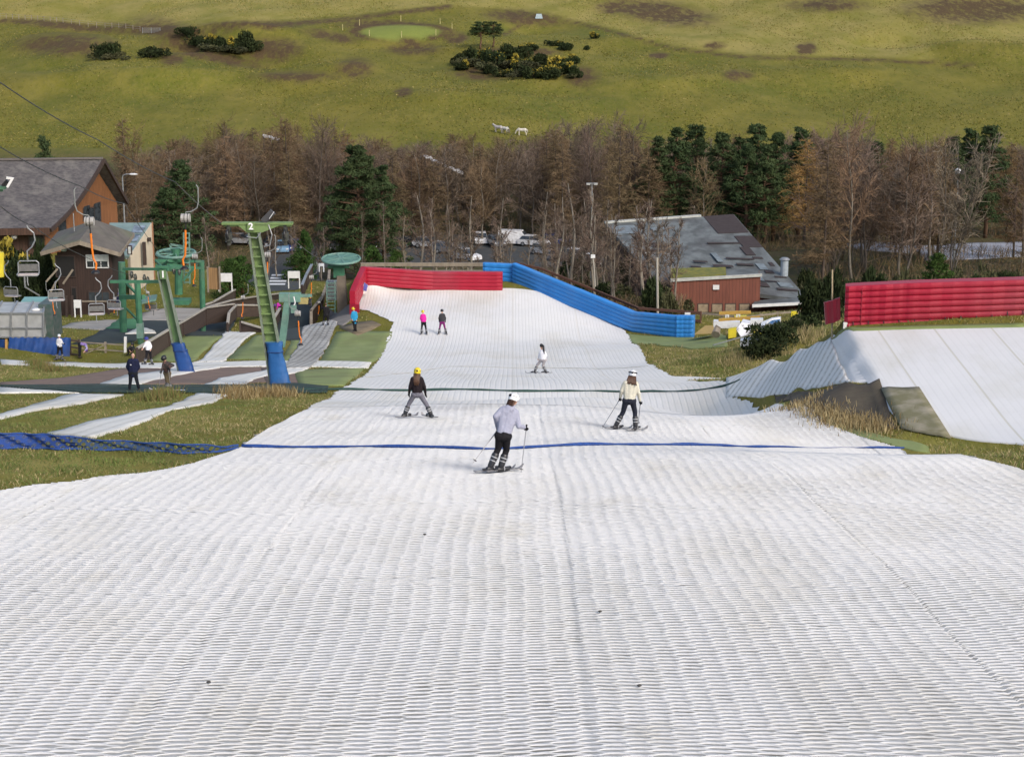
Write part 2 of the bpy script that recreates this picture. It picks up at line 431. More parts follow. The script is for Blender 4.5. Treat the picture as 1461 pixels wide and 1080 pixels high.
# brighter field above the old fence line
fence_v = np.interp(uu, [-800,0,90,200,330,480,640,700,770,860,960,1060,1250,1390,1461,2300], [26,28,33,42,35,24,8,12,20,38,66,78,82,93,100,110])
pale = sstep(2, -3, vv - fence_v) * hillm
right_green = sstep(1310, 1350, uu) * sstep(56, 64, vv) * hillm
pale *= 1 - right_green
for a in ((940,18,70,14,.7,.15),(1390,14,90,18,.7),(1180,8,50,8,.8),(1150,70,14,8),(1020,66,14,5),(880,12,30,8)):
    dirt = np.maximum(dirt, 1.0 * blob(*a) * hillm)
wood = sstep(185, 205, YY) * (1 - sstep(318, 345, YY))
wood = np.maximum(wood, sstep(149, 153, YY)*(1 - sstep(318, 345, YY))*sstep(.02, .035, ss))
tan = np.zeros(uu.shape)
for a in ((1190,600,110,26,.6,.45),(1330,640,120,16,.7,.15),(1000,500,60,12,.8),(960,525,40,6,.7),(1080,520,30,20,.6),(60,535,80,10,.7),(180,600,140,14,.8),(60,665,120,14,.8),(1110,480,50,16,.7)):
    tan = np.maximum(tan, blob(*a))
tan *= (YY < 130)
zone = np.stack([dirt, np.maximum(pale, tan), wood, rich], -1).reshape(-1, 4)
idx = np.arange(NT*NS).reshape(NT, NS)
Q = np.stack([idx[:-1, :-1], idx[:-1, 1:], idx[1:, 1:], idx[1:, :-1]], -1).reshape(-1, 4)
mt, nt, b = _nt('pasture'); b.inputs['Roughness'].default_value = .95; b.inputs['Specular IOR Level'].default_value = .15
ca = N(nt, 'ShaderNodeVertexColor', layer_name='zone'); sc_ = N(nt, 'ShaderNodeSeparateColor'); nt.links.new(ca.outputs[0], sc_.inputs[0])
n1 = noise(nt, .02, 6, (1, 1.0, 1), .6); n2 = noise(nt, .16, 7, (.7, .4, 1), .68, rot=(0, 0, .3)); n3 = noise(nt, 1.5, 5, (1, .4, 1), .75); n4 = noise(nt, .5, 6, (1, .34, 1), .75, rot=(0, 0, -.2))
g = mix(nt, ramp(nt, n1, 0, 1, .38, .62), (.155, .136, .02), (.105, .115, .016))
g = mix(nt, ramp(nt, n2, 0, .8, .42, .66), g, (.205, .175, .036))
g = mix(nt, ramp(nt, n4, 0, .7, .5, .7), g, (.082, .092, .014))
g = mix(nt, ramp(nt, n3, 0, .5, .48, .7), g, (.185, .16, .06))
pl = mix(nt, ramp(nt, n2, 0, 1, .38, .62), (.2, .185, .036), (.3, .25, .08))
pl = mix(nt, ramp(nt, n4, 0, .6, .5, .7), pl, (.17, .165, .04))
g = mix(nt, mth(nt, 'MULTIPLY', sc_.outputs[1], ramp(nt, n4, .6, 1, .3, .6)), g, pl)
wd = mix(nt, ramp(nt, n4, 0, 1, .4, .62), (.075, .058, .03), (.065, .07, .022))
wd = mix(nt, ramp(nt, n3, 0, .8, .45, .7), wd, (.13, .1, .055))
g = mix(nt, sc_.outputs[2], g, wd)
dz = mix(nt, ramp(nt, n3, 0, 1, .35, .65), (.07, .046, .024), (.105, .072, .032))
dm = mth(nt, 'MULTIPLY', sc_.outputs[0], ramp(nt, n4, .55, 1.6, .4, .6)); g = mix(nt, dm, g, dz)
g = mix(nt, mth(nt, 'MULTIPLY', ca.outputs[1], .8), g, (.2, .24, .055))
nt.links.new(g, b.inputs['Base Color'])
bp = N(nt, 'ShaderNodeBump', Strength=.9, Distance=.25); nt.links.new(mth(nt, 'ADD', mth(nt, 'MULTIPLY', n3, .5), n4), bp.inputs['Height']); nt.links.new(bp.outputs[0], b.inputs['Normal'])
me = nums('ground', V, Q, mt, smooth=True, attrs={'zone': zone})
go = mesh_obj('ground', me); tag(go, 'rough olive pasture and hillside ground around the dry ski slope', 'ground', kind='structure')
# ------------------------------------------------------------------ white bristle matting
def matting(name, cols, rows, tint=(.80, .80, .79), dirty=(.52, .48, .38), dark=.5, dlo=.56, col_p=.25, row_p=0.0, seam=4.9, seam_amt=.25, colw=.3, ang=0.0, bump=.3):
    m, nt, b = _nt(name); b.inputs['Roughness'].default_value = .65; b.inputs['Specular IOR Level'].default_value = .2
    tc = N(nt, 'ShaderNodeTexCoord'); mp = N(nt, 'ShaderNodeMapping'); mp.inputs['Rotation'].default_value = (0, 0, ang)
    nt.links.new(tc.outputs['Object'], mp.inputs[0])
    sx = N(nt, 'ShaderNodeSeparateXYZ'); nt.links.new(mp.outputs[0], sx.inputs[0])
    wob = noise(nt, .35, 3)
    x = mth(nt, 'ADD', sx.outputs[0], mth(nt, 'MULTIPLY', wob, .04))
    big = noise(nt, .22, 6, (1, .45, 1), .62); fine = noise(nt, 9, 3, (1, 1, 1)); mid = noise(nt, 1.1, 5, (1, .5, 1), .65)
    c = mix(nt, ramp(nt, mid, 0, .6, .4, .7), tint, tuple(t * .93 for t in tint))
    c = mix(nt, ramp(nt, big, 0, .6, dlo, dlo + .18), c, dirty)
    # honeycomb cells between the bristles
    cx = mth(nt, 'COSINE', mth(nt, 'MULTIPLY', x, 2*math.pi/col_p))
    cell = ramp(nt, cx, 0, 1, colw, 1.0)
    if row_p:
        cy = mth(nt, 'COSINE', mth(nt, 'MULTIPLY', sx.outputs[1], 2*math.pi/row_p))
        cell = mth(nt, 'MAXIMUM', cell, ramp(nt, cy, 0, 1, .2, 1.0))
    cell = mth(nt, 'MULTIPLY', cell, ramp(nt, fine, .2, 1.2, .3, .65))
    c = mix(nt, mth(nt, 'MULTIPLY', cell, dark), c, tuple(d * .75 for d in dirty))
    sm = mth(nt, 'FRACT', mth(nt, 'DIVIDE', x, seam)); sm = mth(nt, 'LESS_THAN', sm, .035)
    c = mix(nt, mth(nt, 'MULTIPLY', sm, seam_amt), c, dirty)
    nt.links.new(c, b.inputs['Base Color'])
    bp = N(nt, 'ShaderNodeBump', Strength=bump, Distance=.05)
    hgt = mth(nt, 'ADD', mth(nt, 'MULTIPLY', cell, -1.0), mth(nt, 'MULTIPLY', fine, .6))
    nt.links.new(hgt, bp.inputs['Height']); nt.links.new(bp.outputs[0], b.inputs['Normal'])
    return m
m_far = matting('bristle_matting_far', 0, 0, tint=(.74, .725, .695), dirty=(.6, .56, .47), dark=.13, dlo=.5, seam_amt=.25)
m_bed = M_('matting_bed', (.43, .43, .42), (.3, .295, .27), 5.0, .9, lo=.4, hi=.7, dirt=(.12, .11, .08))
m_br, nt, b = _nt('white_bristles'); b.inputs['Roughness'].default_value = .6; b.inputs['Specular IOR Level'].default_value = .15
br_n = noise(nt, .35, 6, (1, .4, 1), .65); br_f = noise(nt, 30, 2, (1, .2, .2))
c = mix(nt, ramp(nt, br_n, 0, .7, .5, .75), (.6, .605, .615), (.51, .495, .455)); c = mix(nt, ramp(nt, noise(nt, .8, 7, (1, .35, 1), .7), 0, .45, .57, .74), c, (.43, .405, .34)); c = mix(nt, ramp(nt, br_f, 0, .35, .45, .7), c, (.55, .545, .51))
nt.links.new(c, b.inputs['Base Color'])
LEFT = [(-900,1200),(-700,1080),(-400,870),(-150,742),(0,702),(50,694),(100,690),(150,683),(205,678),(240,672),(275,664),(325,648),(345,640),(362,626),(385,612),(412,598),(440,585),(462,573),(480,560),(500,550),(522,535),(540,515),(548,500),(553,485),(559,468),(561,461),(546,453),(525,444),(506,440),(502,424)]
RIGHT = [(2300,1200),(2100,1080),(1800,860),(1600,740),(1461,672),(1390,655),(1290,643),(1240,630),(1180,605),(1120,582),(1070,573),(1036,569),(1044,546),(1035,541),(1000,546),(979,544),(960,538),(935,525),(915,500),(897,478),(885,466),(850,450),(790,424),(736,405)]
def edge(pts):
    P = sorted([(p.y, p.x) for p in (G(*q) for q in pts)]); a = np.array(P)
    k = np.r_[True, np.diff(a[:, 0]) > .02]; a = a[k]
    return lambda Y: np.interp(Y, a[:, 0], a[:, 1])
eL, eR = edge(LEFT), edge(RIGHT)
yend = min(G(560, 411).y, 148.0)
ys = np.exp(np.linspace(math.log(60), math.log(yend), 260)); yn = np.linspace(9, 62.5, 130)
def piste(name, ys, nx, off, mat, kind, label, bump=False):
    jl = RNG.normal(0, .06, len(ys)); jr = RNG.normal(0, .06, len(ys))
    L = eL(ys) + jl; Rr = eR(ys) + jr; t = np.linspace(0, 1, nx)
    X = L[:, None]*(1-t) + Rr[:, None]*t; Y = np.repeat(ys[:, None], nx, 1)
    Z = H(X, Y) + off; V = np.stack([X, Y, Z], -1)
    idx = np.arange(V.shape[0]*nx).reshape(-1, nx)
    Q = np.stack([idx[:-1, :-1], idx[:-1, 1:], idx[1:, 1:], idx[1:, :-1]], -1).reshape(-1, 4)
    me = nums(name, V.reshape(-1, 3), Q, mat); o = mesh_obj(name, me); tag(o, label, 'ski slope', kind=kind); return o
piste('ski_slope', ys, 90, .045, m_far, 'structure', 'white bristle ski matting running down to the inflatable barriers')
piste('ski_slope_bed', yn, 90, .03, m_bed, 'structure', 'pale backing of the near ski matting')
# bristle ribbons: zigzag walls of bristles that meet to form honeycomb cells
def ribbons(y0, y1, lam, rowp, seg, hgt, thick, margin, name, r0):
    rows = int((y1 - y0) / rowp); Vs = []; Qs = []; off = 0
    seams = 4.9
    for r in range(rows):
        yr = y0 + r * rowp
        xl = max(-.42*yr - margin, float(eL(yr))); xr = min(.42*yr + margin, float(eR(yr)))
        n = int((xr - xl) / lam * seg)
        if n < 4: continue
        x = xl + np.arange(n) * lam / seg
        # lanes of matting: each has its own phase, slight skew and height
        drift = .9 + .05*math.sin(yr*.21+1)
        lane = np.floor((x - drift) / seams); lf = (x - drift) / seams - lane
        hsh = np.abs(np.sin(lane * 12.9898) * 43758.5453) % 1
        rj = RNG.normal(0, .24); lsl = (hsh - .5)*.22*(lf - .5)*seams + .09*np.abs(lf - .5)*(hsh > .3)
        warp = lsl + .07*np.sin(x*.31 + yr*.19) + .05*np.sin(x*.83 - yr*.12) + .04*np.sin(x*.11+yr*.37)
        ph = 2*math.pi*x/lam + math.pi*((r+r0) % 2) + hsh*6.28 + rj + .35*np.sin(x*.35+yr*.5) + .3*np.sin(x*1.3-yr*.8) + RNG.normal(0, .16, n)
        w = np.cos(ph); tri = np.sign(w) * np.abs(w)**.8
        y = yr + rowp*.5*tri + warp + RNG.normal(0, rowp*.025, n)
        edge_s = np.minimum(lf, 1-lf) * seams; cross = np.abs(((yr + hsh*7.3) % 7.3) - 3.6)
        dip = np.maximum(np.exp(-(edge_s/.035)**2), .9*(cross < rowp*.5))
        patch = .5 + .5*np.sin(x*.9+yr*.33)*np.sin(x*.37-yr*.71)
        z = H(x, y) + .035
        top = hgt * (1 - .75*float(sstep(52, 61, yr))) * (1 - .7*dip + RNG.normal(0, .07, n) + .12*(patch-.5)) + .003*np.sin(hsh*40)
        th = thick * (.8 + 1.0*np.clip(w, 0, 1)**2 + .6*np.clip(-w, 0, 1)**2)
        lean = -.25*hgt + RNG.normal(0, .003, n)
        f_b = np.stack([x, y - th, z], -1); f_t = np.stack([x + RNG.normal(0, .004, n), y - th*.7 + lean*.3, z + top], -1)
        b_t = np.stack([x + RNG.normal(0, .004, n), y + th*.7 + lean*.3, z + top*(.9+RNG.normal(0,.06,n))], -1); b_b = np.stack([x, y + th, z], -1)
        Vs.append(np.stack([f_b, f_t, b_t, b_b], 1).reshape(-1, 3))
        i = off + np.arange(n-1)*4
        for a in range(3): Qs.append(np.stack([i+a, i+4+a, i+5+a, i+1+a], -1))
        off += n*4
    me = nums(name, np.concatenate(Vs), np.concatenate(Qs), m_br)
    o = mesh_obj(name, me); tag(o, 'white bristle honeycomb tufts standing on the near ski matting', 'matting', kind='structure')
ribbons(14.5, 61.5, .54, .076, 10, .016, .011, 1.2, 'ski_slope_bristles', 0)
# connecting ramp and the second slope's banked run-out
m_ramp = matting('bristle_matting_ramp', 0, 0, tint=(.74, .73, .70), dirty=(.36, .33, .27), dark=.62, dlo=.6, col_p=.42, row_p=0, seam=60, seam_amt=0, colw=-.3, ang=.62, bump=.12)
up_e = [(1036,541,79.5),(1060,533,78),(1100,515,74.5),(1140,500,71),(1165,491,69),(1183,485,67.5)]
lo_e = [(1036,569,74.5),(1075,567,72),(1110,564,69),(1150,558,65),(1185,552,62.3),(1214,545,60.3)]
sheet('ski_slope_ramp', [U(*q) for q in up_e], [U(*q) for q in lo_e], m_ramp, .07, .4)
m_bank = matting('bristle_matting_bank', 0, 0, tint=(.7, .695, .685), dirty=(.52, .5, .42), dark=.07, dlo=.5, seam=1.9, seam_amt=.75, bump=.06)
def bank_pt(u, v): return G(u, v)
sheet('ski_slope_bank', [U(1183,485,67.5)] + [bank_pt(*p) for p in ((1200,478),(1216,472),(1300,470),(1380,468.5),(1461,467.5),(1700,466))],
      [U(1214,545,60.3)] + [bank_pt(*p) for p in ((1236,545),(1287,608),(1330,618),(1395,630),(1461,635),(1700,665))], m_bank, .04, .3)
m_soil = M_('mossy_matting', (.3, .27, .2), (.16, .15, .08), 1.6, .95, lo=.3, hi=.6, bump=.3)
sheet('worn_matting', [(1257,557),(1288,556),(1312,556)], [(1288,614),(1325,622),(1358,627)], m_soil, .1, .4, jit=.04)
m_tarp = M_('dark_dirt', (.05, .04, .03), (.09, .075, .05), .9, .95, bump=.4)
sheet('bare_soil', [(1100,566),(1150,560),(1212,548),(1247,546)], [(1112,574),(1155,584),(1215,600),(1282,612)], m_tarp, .06, .3, jit=.08)
m_turf = M_('artificial_turf', (.17, .215, .066), (.225, .265, .1), .8, .9, bump=.3, stretch=(1, .5, 1), lo=.3, hi=.7, dirt=(.13, .13, .05))
sheet('turf_strip', [(1060,575),(1120,587),(1190,612),(1260,634),(1330,646)], [(1060,571),(1130,583),(1195,604),(1262,622),(1330,636)], m_turf, .02, .5, jit=.1)
sheet('turf_strip', [(1196,476),(1212,470),(1300,466.5),(1461,463)], [(1186,486),(1218,474.5),(1300,471.5),(1461,468.5)], m_turf, .06, .4)
sheet('turf_strip', [(890,476),(940,480),(990,481),(1040,484)], [(900,490),(940,493),(985,497),(1040,495)], m_turf, .04, .8, jit=.12)
# ------------------------------------------------------------------ inflatable barriers
def pvc(name, c, c2): return M_(name, c, c2, .8, .42, bump=.15, bscale=2.2, spec=.3, dirt=tuple(x*.75+.04 for x in c), lo=.3, hi=.75)
m_red = pvc('red_vinyl', (.36, .012, .034), (.31, .011, .029)); m_red2 = pvc('dark_red_vinyl', (.3, .012, .03), (.24, .01, .025))
m_blue = pvc('blue_vinyl', (.035, .235, .62), (.028, .19, .52))
def inflatable(root, name, path, hts, tubes, mat, thick=.55, puff=.042, sub=14):
    """air-filled wall: stacked tubes along a path; path = base points, hts = height at each"""
    pts = []; hs = []
    for i in range(len(path)-1):
        k = sub
        for j in range(k + (i == len(path)-2)):
            t = j/k; pts.append(path[i].lerp(path[i+1], t)); hs.append(hts[i]*(1-t) + hts[i+1]*t)
    mb = MB(); rows = []
    n = len(pts)
    for i, p in enumerate(pts):
        a = pts[max(i-1, 0)]; c = pts[min(i+1, n-1)]
        t = Vector((c.x-a.x, c.y-a.y, 0)).normalized(); nrm = Vector((t.y, -t.x, 0))
        prof = []; e = min(i, n-1-i); endf = 1.0 if e > 0 else .82
        for k in range(tubes):
            for q in range(7):
                ang = -math.pi/2 + math.pi*q/6
                prof.append((thick/2 + puff*math.cos(ang)*1.5 - puff, (k + .5 + .5*math.sin(ang))/tubes))
        front = prof; back = [(-x, z) for x, z in reversed(prof)]
        wob = .012*math.sin(i*1.7) + .01*math.sin(i*.6+1)
        ring = [p + nrm*(x*endf + wob) + Vector((0, 0, z*hs[i])) for x, z in front + back]
        rows.append(ring)
    m = len(rows[0]); vs = [q for r in rows for q in r]; fs = []
    for i in range(n-1):
        for j in range(m): fs.append((i*m+j, i*m+(j+1) % m, (i+1)*m+(j+1) % m, (i+1)*m+j))
    fs.append(tuple(range(m-1, -1, -1))); fs.append(tuple((n-1)*m+j for j in range(m)))
    mb.add(vs, fs)
    return part(name, mb, mat, root, smooth=False)
def seamstrip(root, p, nrm, hgt, mat, w=.05):
    mb = MB(); mb.bar(p + nrm*.31 + Vector((0,0,.03)), p + nrm*.31 + Vector((0,0,hgt-.03)), w, .03); return part('seam', mb, mat, root)
hgt = lambda Y, px: px*mpp(Y)
Yb = 144.5
rp = [at(503, 139), at(519, Yb), at(618, Yb+.4), at(717, Yb)]
t = thing('inflatable_barrier', 'long red inflatable wall across the far end of the white slope', 'barrier', rp[1])
ra = inflatable(t, 'air_tubes', rp[1:], [1.5, 1.5, 1.5], 5, m_red)
inflatable(t, 'side_wing', rp[:2], [1.75, 1.5], 5, m_red, thick=.5)
mb = MB(); mb.box(rp[0] + Vector((.2, -.35, .35)), (.75, .5, .75)); part('corner_block', mb, m_red2, t)
bp_ = [at(690, 148.2), at(735, 147.6)]; bq = [at(734, 147.2), at(905, 137.5), at(967, 134.5)]; br = [at(965, 134.5), at(990, 134)]
t = thing('inflatable_barrier', 'long blue inflatable wall angling down the right edge of the slope', 'barrier', bq[0])
inflatable(t, 'air_tubes', bq, [1.62, 1.55, 1.65], 5, m_blue, sub=24)
inflatable(t, 'upper_end', bp_, [1.45, 1.5], 4, m_blue)
inflatable(t, 'lower_end', br, [1.68, 1.66], 5, m_blue)
# the great red one on the right-hand bank
fp = [U(1204, 467, 66.4), U(1300, 462.5, 66), U(1461, 457.5, 65.5), U(1700, 449, 65)]
t = thing('inflatable_barrier', 'big red inflatable wall on top of the bank of the right-hand slope', 'barrier', fp[0])
inflatable(t, 'air_tubes', fp, [1.6, 1.6, 1.58, 1.6], 7, m_red, thick=.75, puff=.048, sub=20)
mb = MB(); mb.box(fp[0] + Vector((-.02, -.36, .14)), (.14, .1, .24)); part('white_patch', mb, M_('white_canvas', (.7, .69, .66)), t)
mb = MB(); q = fp[0].lerp(fp[1], .22) + Vector((0, -.405, 0)); mb.bar(q + Vector((0,0,.05)), q + Vector((0,0,1.46)), .03, .03); part('seam', mb, m_red2, t)
m_web = M_('black_webbing', (.02, .02, .02))
for k in range(13):
    q = fp[0].lerp(fp[2], .04 + k*.085); q = Vector((q.x, q.y - .42, h(q.x, q.y-.42)))
    mb = MB(); mb.bar(q + Vector((0,.06,.16)), q + Vector((0,-.05,.02)), .025); part('tie_strap', mb, m_web, t)
a0, a1 = U(1178, 463, 67), U(1199, 456, 66.4)
mb = MB(); top = [U(1176, 432, 67), U(1188, 428.5, 66.7), U(1198.5, 424.5, 66.4)]; bot = [a0, U(1189, 460, 66.7), a1]
P = []
for r in range(5):
    f = r/4; row = []
    for c in range(9):
        g_ = c/8*2; i = min(1, int(g_)); s_ = g_ - i
        p = top[i].lerp(top[i+1], s_).lerp(bot[i].lerp(bot[i+1], s_), f)
        row.append(p + Vector((0, -.08*math.sin(math.pi*c/8)*(.5+.5*f) - .03*math.sin(c*1.9), 0)))
    P.append(row)
mb.grid(P); mb.grid([[p + Vector((0, .12, 0)) for p in reversed(r)] for r in P])
e = [r[0] for r in P]; mb.grid([[p, p + Vector((0,.12,0))] for p in e]); e = [r[-1] for r in P]; mb.grid([[p + Vector((0,.12,0)), p] for p in e]); mb.grid([[p + Vector((0,.12,0)) for p in P[0]], P[0]])
solo('crash_pad', mb, m_red2, 'small dark red hanging crash pad at the left end of the big red barrier', 'crash pad')
mb = MB(); q = at(1187, 66.9); mb.tube([q, U(1187.5, 385, 66.9)], [.04, .03], 7); solo('bamboo_pole', mb, M_('pale_wood', (.42, .34, .2), (.3, .24, .15), 4), 'thin pale pole standing behind the small red crash pad', 'pole')
# folding banner by the corner of the red wall
t = thing('banner', 'small blue and white slanted banner leaning on the red barrier corner', 'banner', at(518, 142.5))
b0, b1, b2, b3 = U(514, 420, 142.5), U(522, 419, 142.5), U(525, 407, 143), U(519.5, 403, 143)
mb = MB(); mb.slab([b0, b1, b2, b3], .04, Vector((0, -1, .2))); part('cloth', mb, M_('white_canvas', (.7, .69, .66)), t)
mb = MB(); fo = Vector((0, -.03, 0)); mb.slab([p + fo for p in (b0.lerp(b3,.35).lerp(b1.lerp(b2,.35),.35), b1.lerp(b2,.3), b2, b3)], .02, Vector((0, -1, .2))); part('blue_stripe', mb, M_('banner_blue', (.07, .07, .3)), t)
# ------------------------------------------------------------------ rolled nets across the piste
def roll(name, pts, w0, w1, mat, label, cat, n=90, kindm=None):
    P = resample([G(*p) for p in pts], n); mb = MB(); ps = []; rs = []
    for i, (x, y) in enumerate(P):
        f = i/(n-1); w_ = w0(f) if callable(w0) else w0*(1-f) + w1*f
        rs.append(w_*(1 + .25*math.sin(i*.9) + .2*math.sin(i*.37+1))); ps.append(Vector((x, y, h(x, y) + .06 + w_*.7)))
    mb.tube(ps, rs, 7); return solo(name, mb, mat, label, cat, smooth=True)
m_netb = M_('blue_net', (.02, .085, .34), (.012, .045, .2), 14, .7, bump=.6, lo=.3, hi=.7); m_netg = M_('dark_green_net', (.012, .045, .04), (.03, .075, .06), 14, .8, bump=.6)
roll('rolled_net', [(345,640.5),(420,642),(520,641),(620,642),(700,645),(790,640),(870,638),(1000,638.5),(1110,640.5),(1200,641),(1240,641.5),(1290,642.5)],
     lambda f: .034*(1 - .75*sstep(.72, .85, f)) + .02*sstep(.93, .97, f), 0, m_netb, 'bright blue rolled safety net lying right across the white slope', 'net')
roll('rolled_net', [(330,555),(420,559),(480,558),(560,559.5),(650,558),(740,560.5),(850,560),(930,560.5),(980,560),(1015,556),(1040,551),(1056,544)], .055, .035, m_netg,
     'dark green rolled net lying across the slope behind the skiers', 'net')
roll('matting_joint', [(522,540),(640,524.5),(800,526.5),(925,524)], .012, .012, M_('joint_grey', (.5, .48, .42)), 'thin grey joint line across the far matting', 'joint')
def netting(name, c, hole, per, rot=.785, open_=.9):
    m, nt, b = _nt(name); b.inputs['Roughness'].default_value = .8
    tc = N(nt, 'ShaderNodeTexCoord'); mp = N(nt, 'ShaderNodeMapping'); mp.inputs['Rotation'].default_value = (0, 0, rot); nt.links.new(tc.outputs['Object'], mp.inputs[0])
    sx = N(nt, 'ShaderNodeSeparateXYZ'); nt.links.new(mp.outputs[0], sx.inputs[0])
    c1 = mth(nt, 'COSINE', mth(nt, 'MULTIPLY', sx.outputs[0], 2*math.pi/per)); c2 = mth(nt, 'COSINE', mth(nt, 'MULTIPLY', sx.outputs[1], 2*math.pi/per))
    hl = ramp(nt, mth(nt, 'MULTIPLY', mth(nt, 'ADD', c1, 1.0), mth(nt, 'ADD', c2, 1.0)), 0, 1, .9, 1.5)
    hl = mth(nt, 'MULTIPLY', hl, ramp(nt, noise(nt, .5, 3), .2, 1, .4, .6))
    col = mix(nt, hl, mix(nt, ramp(nt, noise(nt, .9, 4), 0, 1), c, tuple(x*.6 for x in c)), hole)
    nt.links.new(col, b.inputs['Base Color']); tr = N(nt, 'ShaderNodeBsdfTransparent'); ms = N(nt, 'ShaderNodeMixShader'); out = nt.nodes['Material Output']
    nt.links.new(mth(nt, 'MULTIPLY', hl, open_), ms.inputs[0]); nt.links.new(b.outputs[0], ms.inputs[1]); nt.links.new(tr.outputs[0], ms.inputs[2]); nt.links.new(ms.outputs[0], out.inputs['Surface']); return m
m_nb = netting('blue_netting', (.016, .065, .29), (.20, .20, .16), .3); m_nb2 = netting('faded_netting', (.035, .07, .15), (.07, .075, .045), .24); m_ng = netting('green_netting', (.012, .04, .034), (.05, .07, .045), .3, open_=.5)
fold = lambda amp: (lambda XY, t: amp*(.5 + .5*np.sin(XY[..., 0]*2.3 + XY[..., 1]*1.4))*np.sin(np.pi*t)[None, :])
def netting_v(name, c, per):
    m, nt, b = _nt(name); b.inputs['Roughness'].default_value = .8
    tc = N(nt, 'ShaderNodeTexCoord'); sx = N(nt, 'ShaderNodeSeparateXYZ'); nt.links.new(tc.outputs['Object'], sx.inputs[0])
    zz = mth(nt, 'MULTIPLY', sx.outputs[2], 1.5); p = mth(nt, 'ADD', sx.outputs[0], zz); q = mth(nt, 'SUBTRACT', sx.outputs[0], zz)
    c1 = mth(nt, 'COSINE', mth(nt, 'MULTIPLY', p, 2*math.pi/per)); c2 = mth(nt, 'COSINE', mth(nt, 'MULTIPLY', q, 2*math.pi/per))
    hl = ramp(nt, mth(nt, 'MULTIPLY', mth(nt, 'ADD', c1, 1.0), mth(nt, 'ADD', c2, 1.0)), 0, 1, .7, 1.3)
    hl = mth(nt, 'MULTIPLY', hl, ramp(nt, noise(nt, .45, 3), .25, 1, .42, .56))
    nt.links.new(mix(nt, ramp(nt, noise(nt, .9, 4), 0, 1), c, tuple(x*.6 for x in c)), b.inputs['Base Color'])
    tr = N(nt, 'ShaderNodeBsdfTransparent'); ms = N(nt, 'ShaderNodeMixShader'); nt.links.new(hl, ms.inputs[0]); nt.links.new(b.outputs[0], ms.inputs[1]); nt.links.new(tr.outputs[0], ms.inputs[2]); nt.links.new(ms.outputs[0], nt.nodes['Material Output'].inputs['Surface']); return m
def net_fence(label, bot, top, mat, n=70):
    B_ = resample([G(*p) for p in bot], n); bu = np.interp(np.linspace(0, 1, n), np.linspace(0, 1, len(top)), [t[0] for t in top]); tv = np.interp(bu, [t[0] for t in top], [t[1] for t in top])
    mb = MB(); P = []
    for i in range(n):
        b_ = Vector((B_[i, 0], B_[i, 1], h(*B_[i]) + .04)); d = b_.y*CP - b_.z*SP; u = CU + F*b_.x/d; v = np.interp(u, [t[0] for t in top], [t[1] for t in top]); tp = U(u, v, b_.y + .12); tp.z = max(tp.z, b_.z + .05)
        P.append([b_.lerp(tp, k/5) + Vector((0, .05*math.sin(k*1.3 + i*.4), 0)) for k in range(6)])
    mb.grid(P); o = solo('safety_net', mb, mat, label, 'net')
    r = MB(); r.tube([p[-1] for p in P], .022, 5); part('top_rope', r, m_netb, o); r = MB(); r.tube([p[0] for p in P], .03, 5); part('bottom_rope', r, m_netb, o)
net_fence('bright blue safety net sagging across the grass at the left edge', [(-60,641),(0,641.5),(40,641),(82,642.5),(108,643)], [(-80,616),(0,618),(60,619.5),(122,625)], netting_v('blue_netting_upright', (.014, .055, .25), .26))
net_fence('faded see-through blue net lying over grass beside the slope', [(100,643),(190,644),(260,648),(300,648),(340,642)], [(90,622),(130,627),(200,631),(290,635),(346,639)], netting_v('faded_netting_upright', (.035, .075, .17), .22))
# ------------------------------------------------------------------ mats and paths on the left
m_strip = matting('strip_matting', 0, 0, tint=(.7, .69, .65), dirty=(.44, .4, .32), dark=.3, dlo=.5, col_p=.5, seam=1.7, seam_amt=.2)
m_strip2 = matting('worn_strip_matting', 0, 0, tint=(.5, .49, .46), dirty=(.16, .15, .135), dark=.75, dlo=.42, col_p=.42, row_p=.9, seam=50, seam_amt=0, colw=-.2)
m_grav = M_('red_gravel', (.22, .15, .115), (.14, .095, .075), 1.5, .95, bump=.5, lo=.3, hi=.7)
m_asph = M_('asphalt', (.052, .056, .056), (.036, .04, .041), .5, .9, bump=.2, lo=.3, hi=.7)
m_rubber = M_('green_black_rubber', (.03, .042, .04), (.022, .03, .03), .6, .85, bump=.2)
m_conc = M_('concrete_paving', (.36, .335, .3), (.27, .25, .22), .7, .9, bump=.2)
def S(name, a, b, m, off=.05, step=.8, jit=.05, kind='structure'): return sheet(name, a, b, m, off, step, jit, kind)
S('gravel', [(0,546),(70,541),(160,528),(180,526),(400,524)], [(0,549),(130,551),(185,549),(300,549),(410,545)], m_grav, .03)
S('gravel', [(370,526),(412,524),(430,530)], [(385,556),(410,556),(432,552)], m_grav, .035)
S('matting_path', [(0,513.5),(100,516),(200,518),(262,519),(380,515.5),(455,516),(530,518)], [(0,520.5),(100,523),(200,526),(262,527),(380,523.5),(450,524),(524,526)], m_strip, .06)
S('matting_path', [(140,550),(158,544),(180,536),(225,531),(275,523),(312,525.5)], [(200,550),(210,546),(250,537),(270,533),(300,528),(314,526)], m_strip, .07)
S('matting_path', [(277,518),(300,500),(315,484),(327,473.5)], [(317,517),(335,500),(352,484),(364,476)], m_strip, .08)
S('matting_path', [(290,552),(312,541),(332,537),(372,531),(400,524),(420,518)], [(345,552),(362,543),(381,537),(402,537),(425,533),(440,526)], m_strip, .07)
S('matting_path', [(402,527),(412,514),(424,496),(441,462)], [(442,526),(455,513),(470,488),(481,461)], m_strip2, .09, .5)
S('matting_path', [(0,553),(60,554),(126,558)], [(0,562),(60,561),(124,562)], m_strip, .05)
S('matting_path', [(108,563),(70,572),(30,584),(-10,593)], [(175,564),(130,574),(40,590),(-10,602)], m_strip, .05)
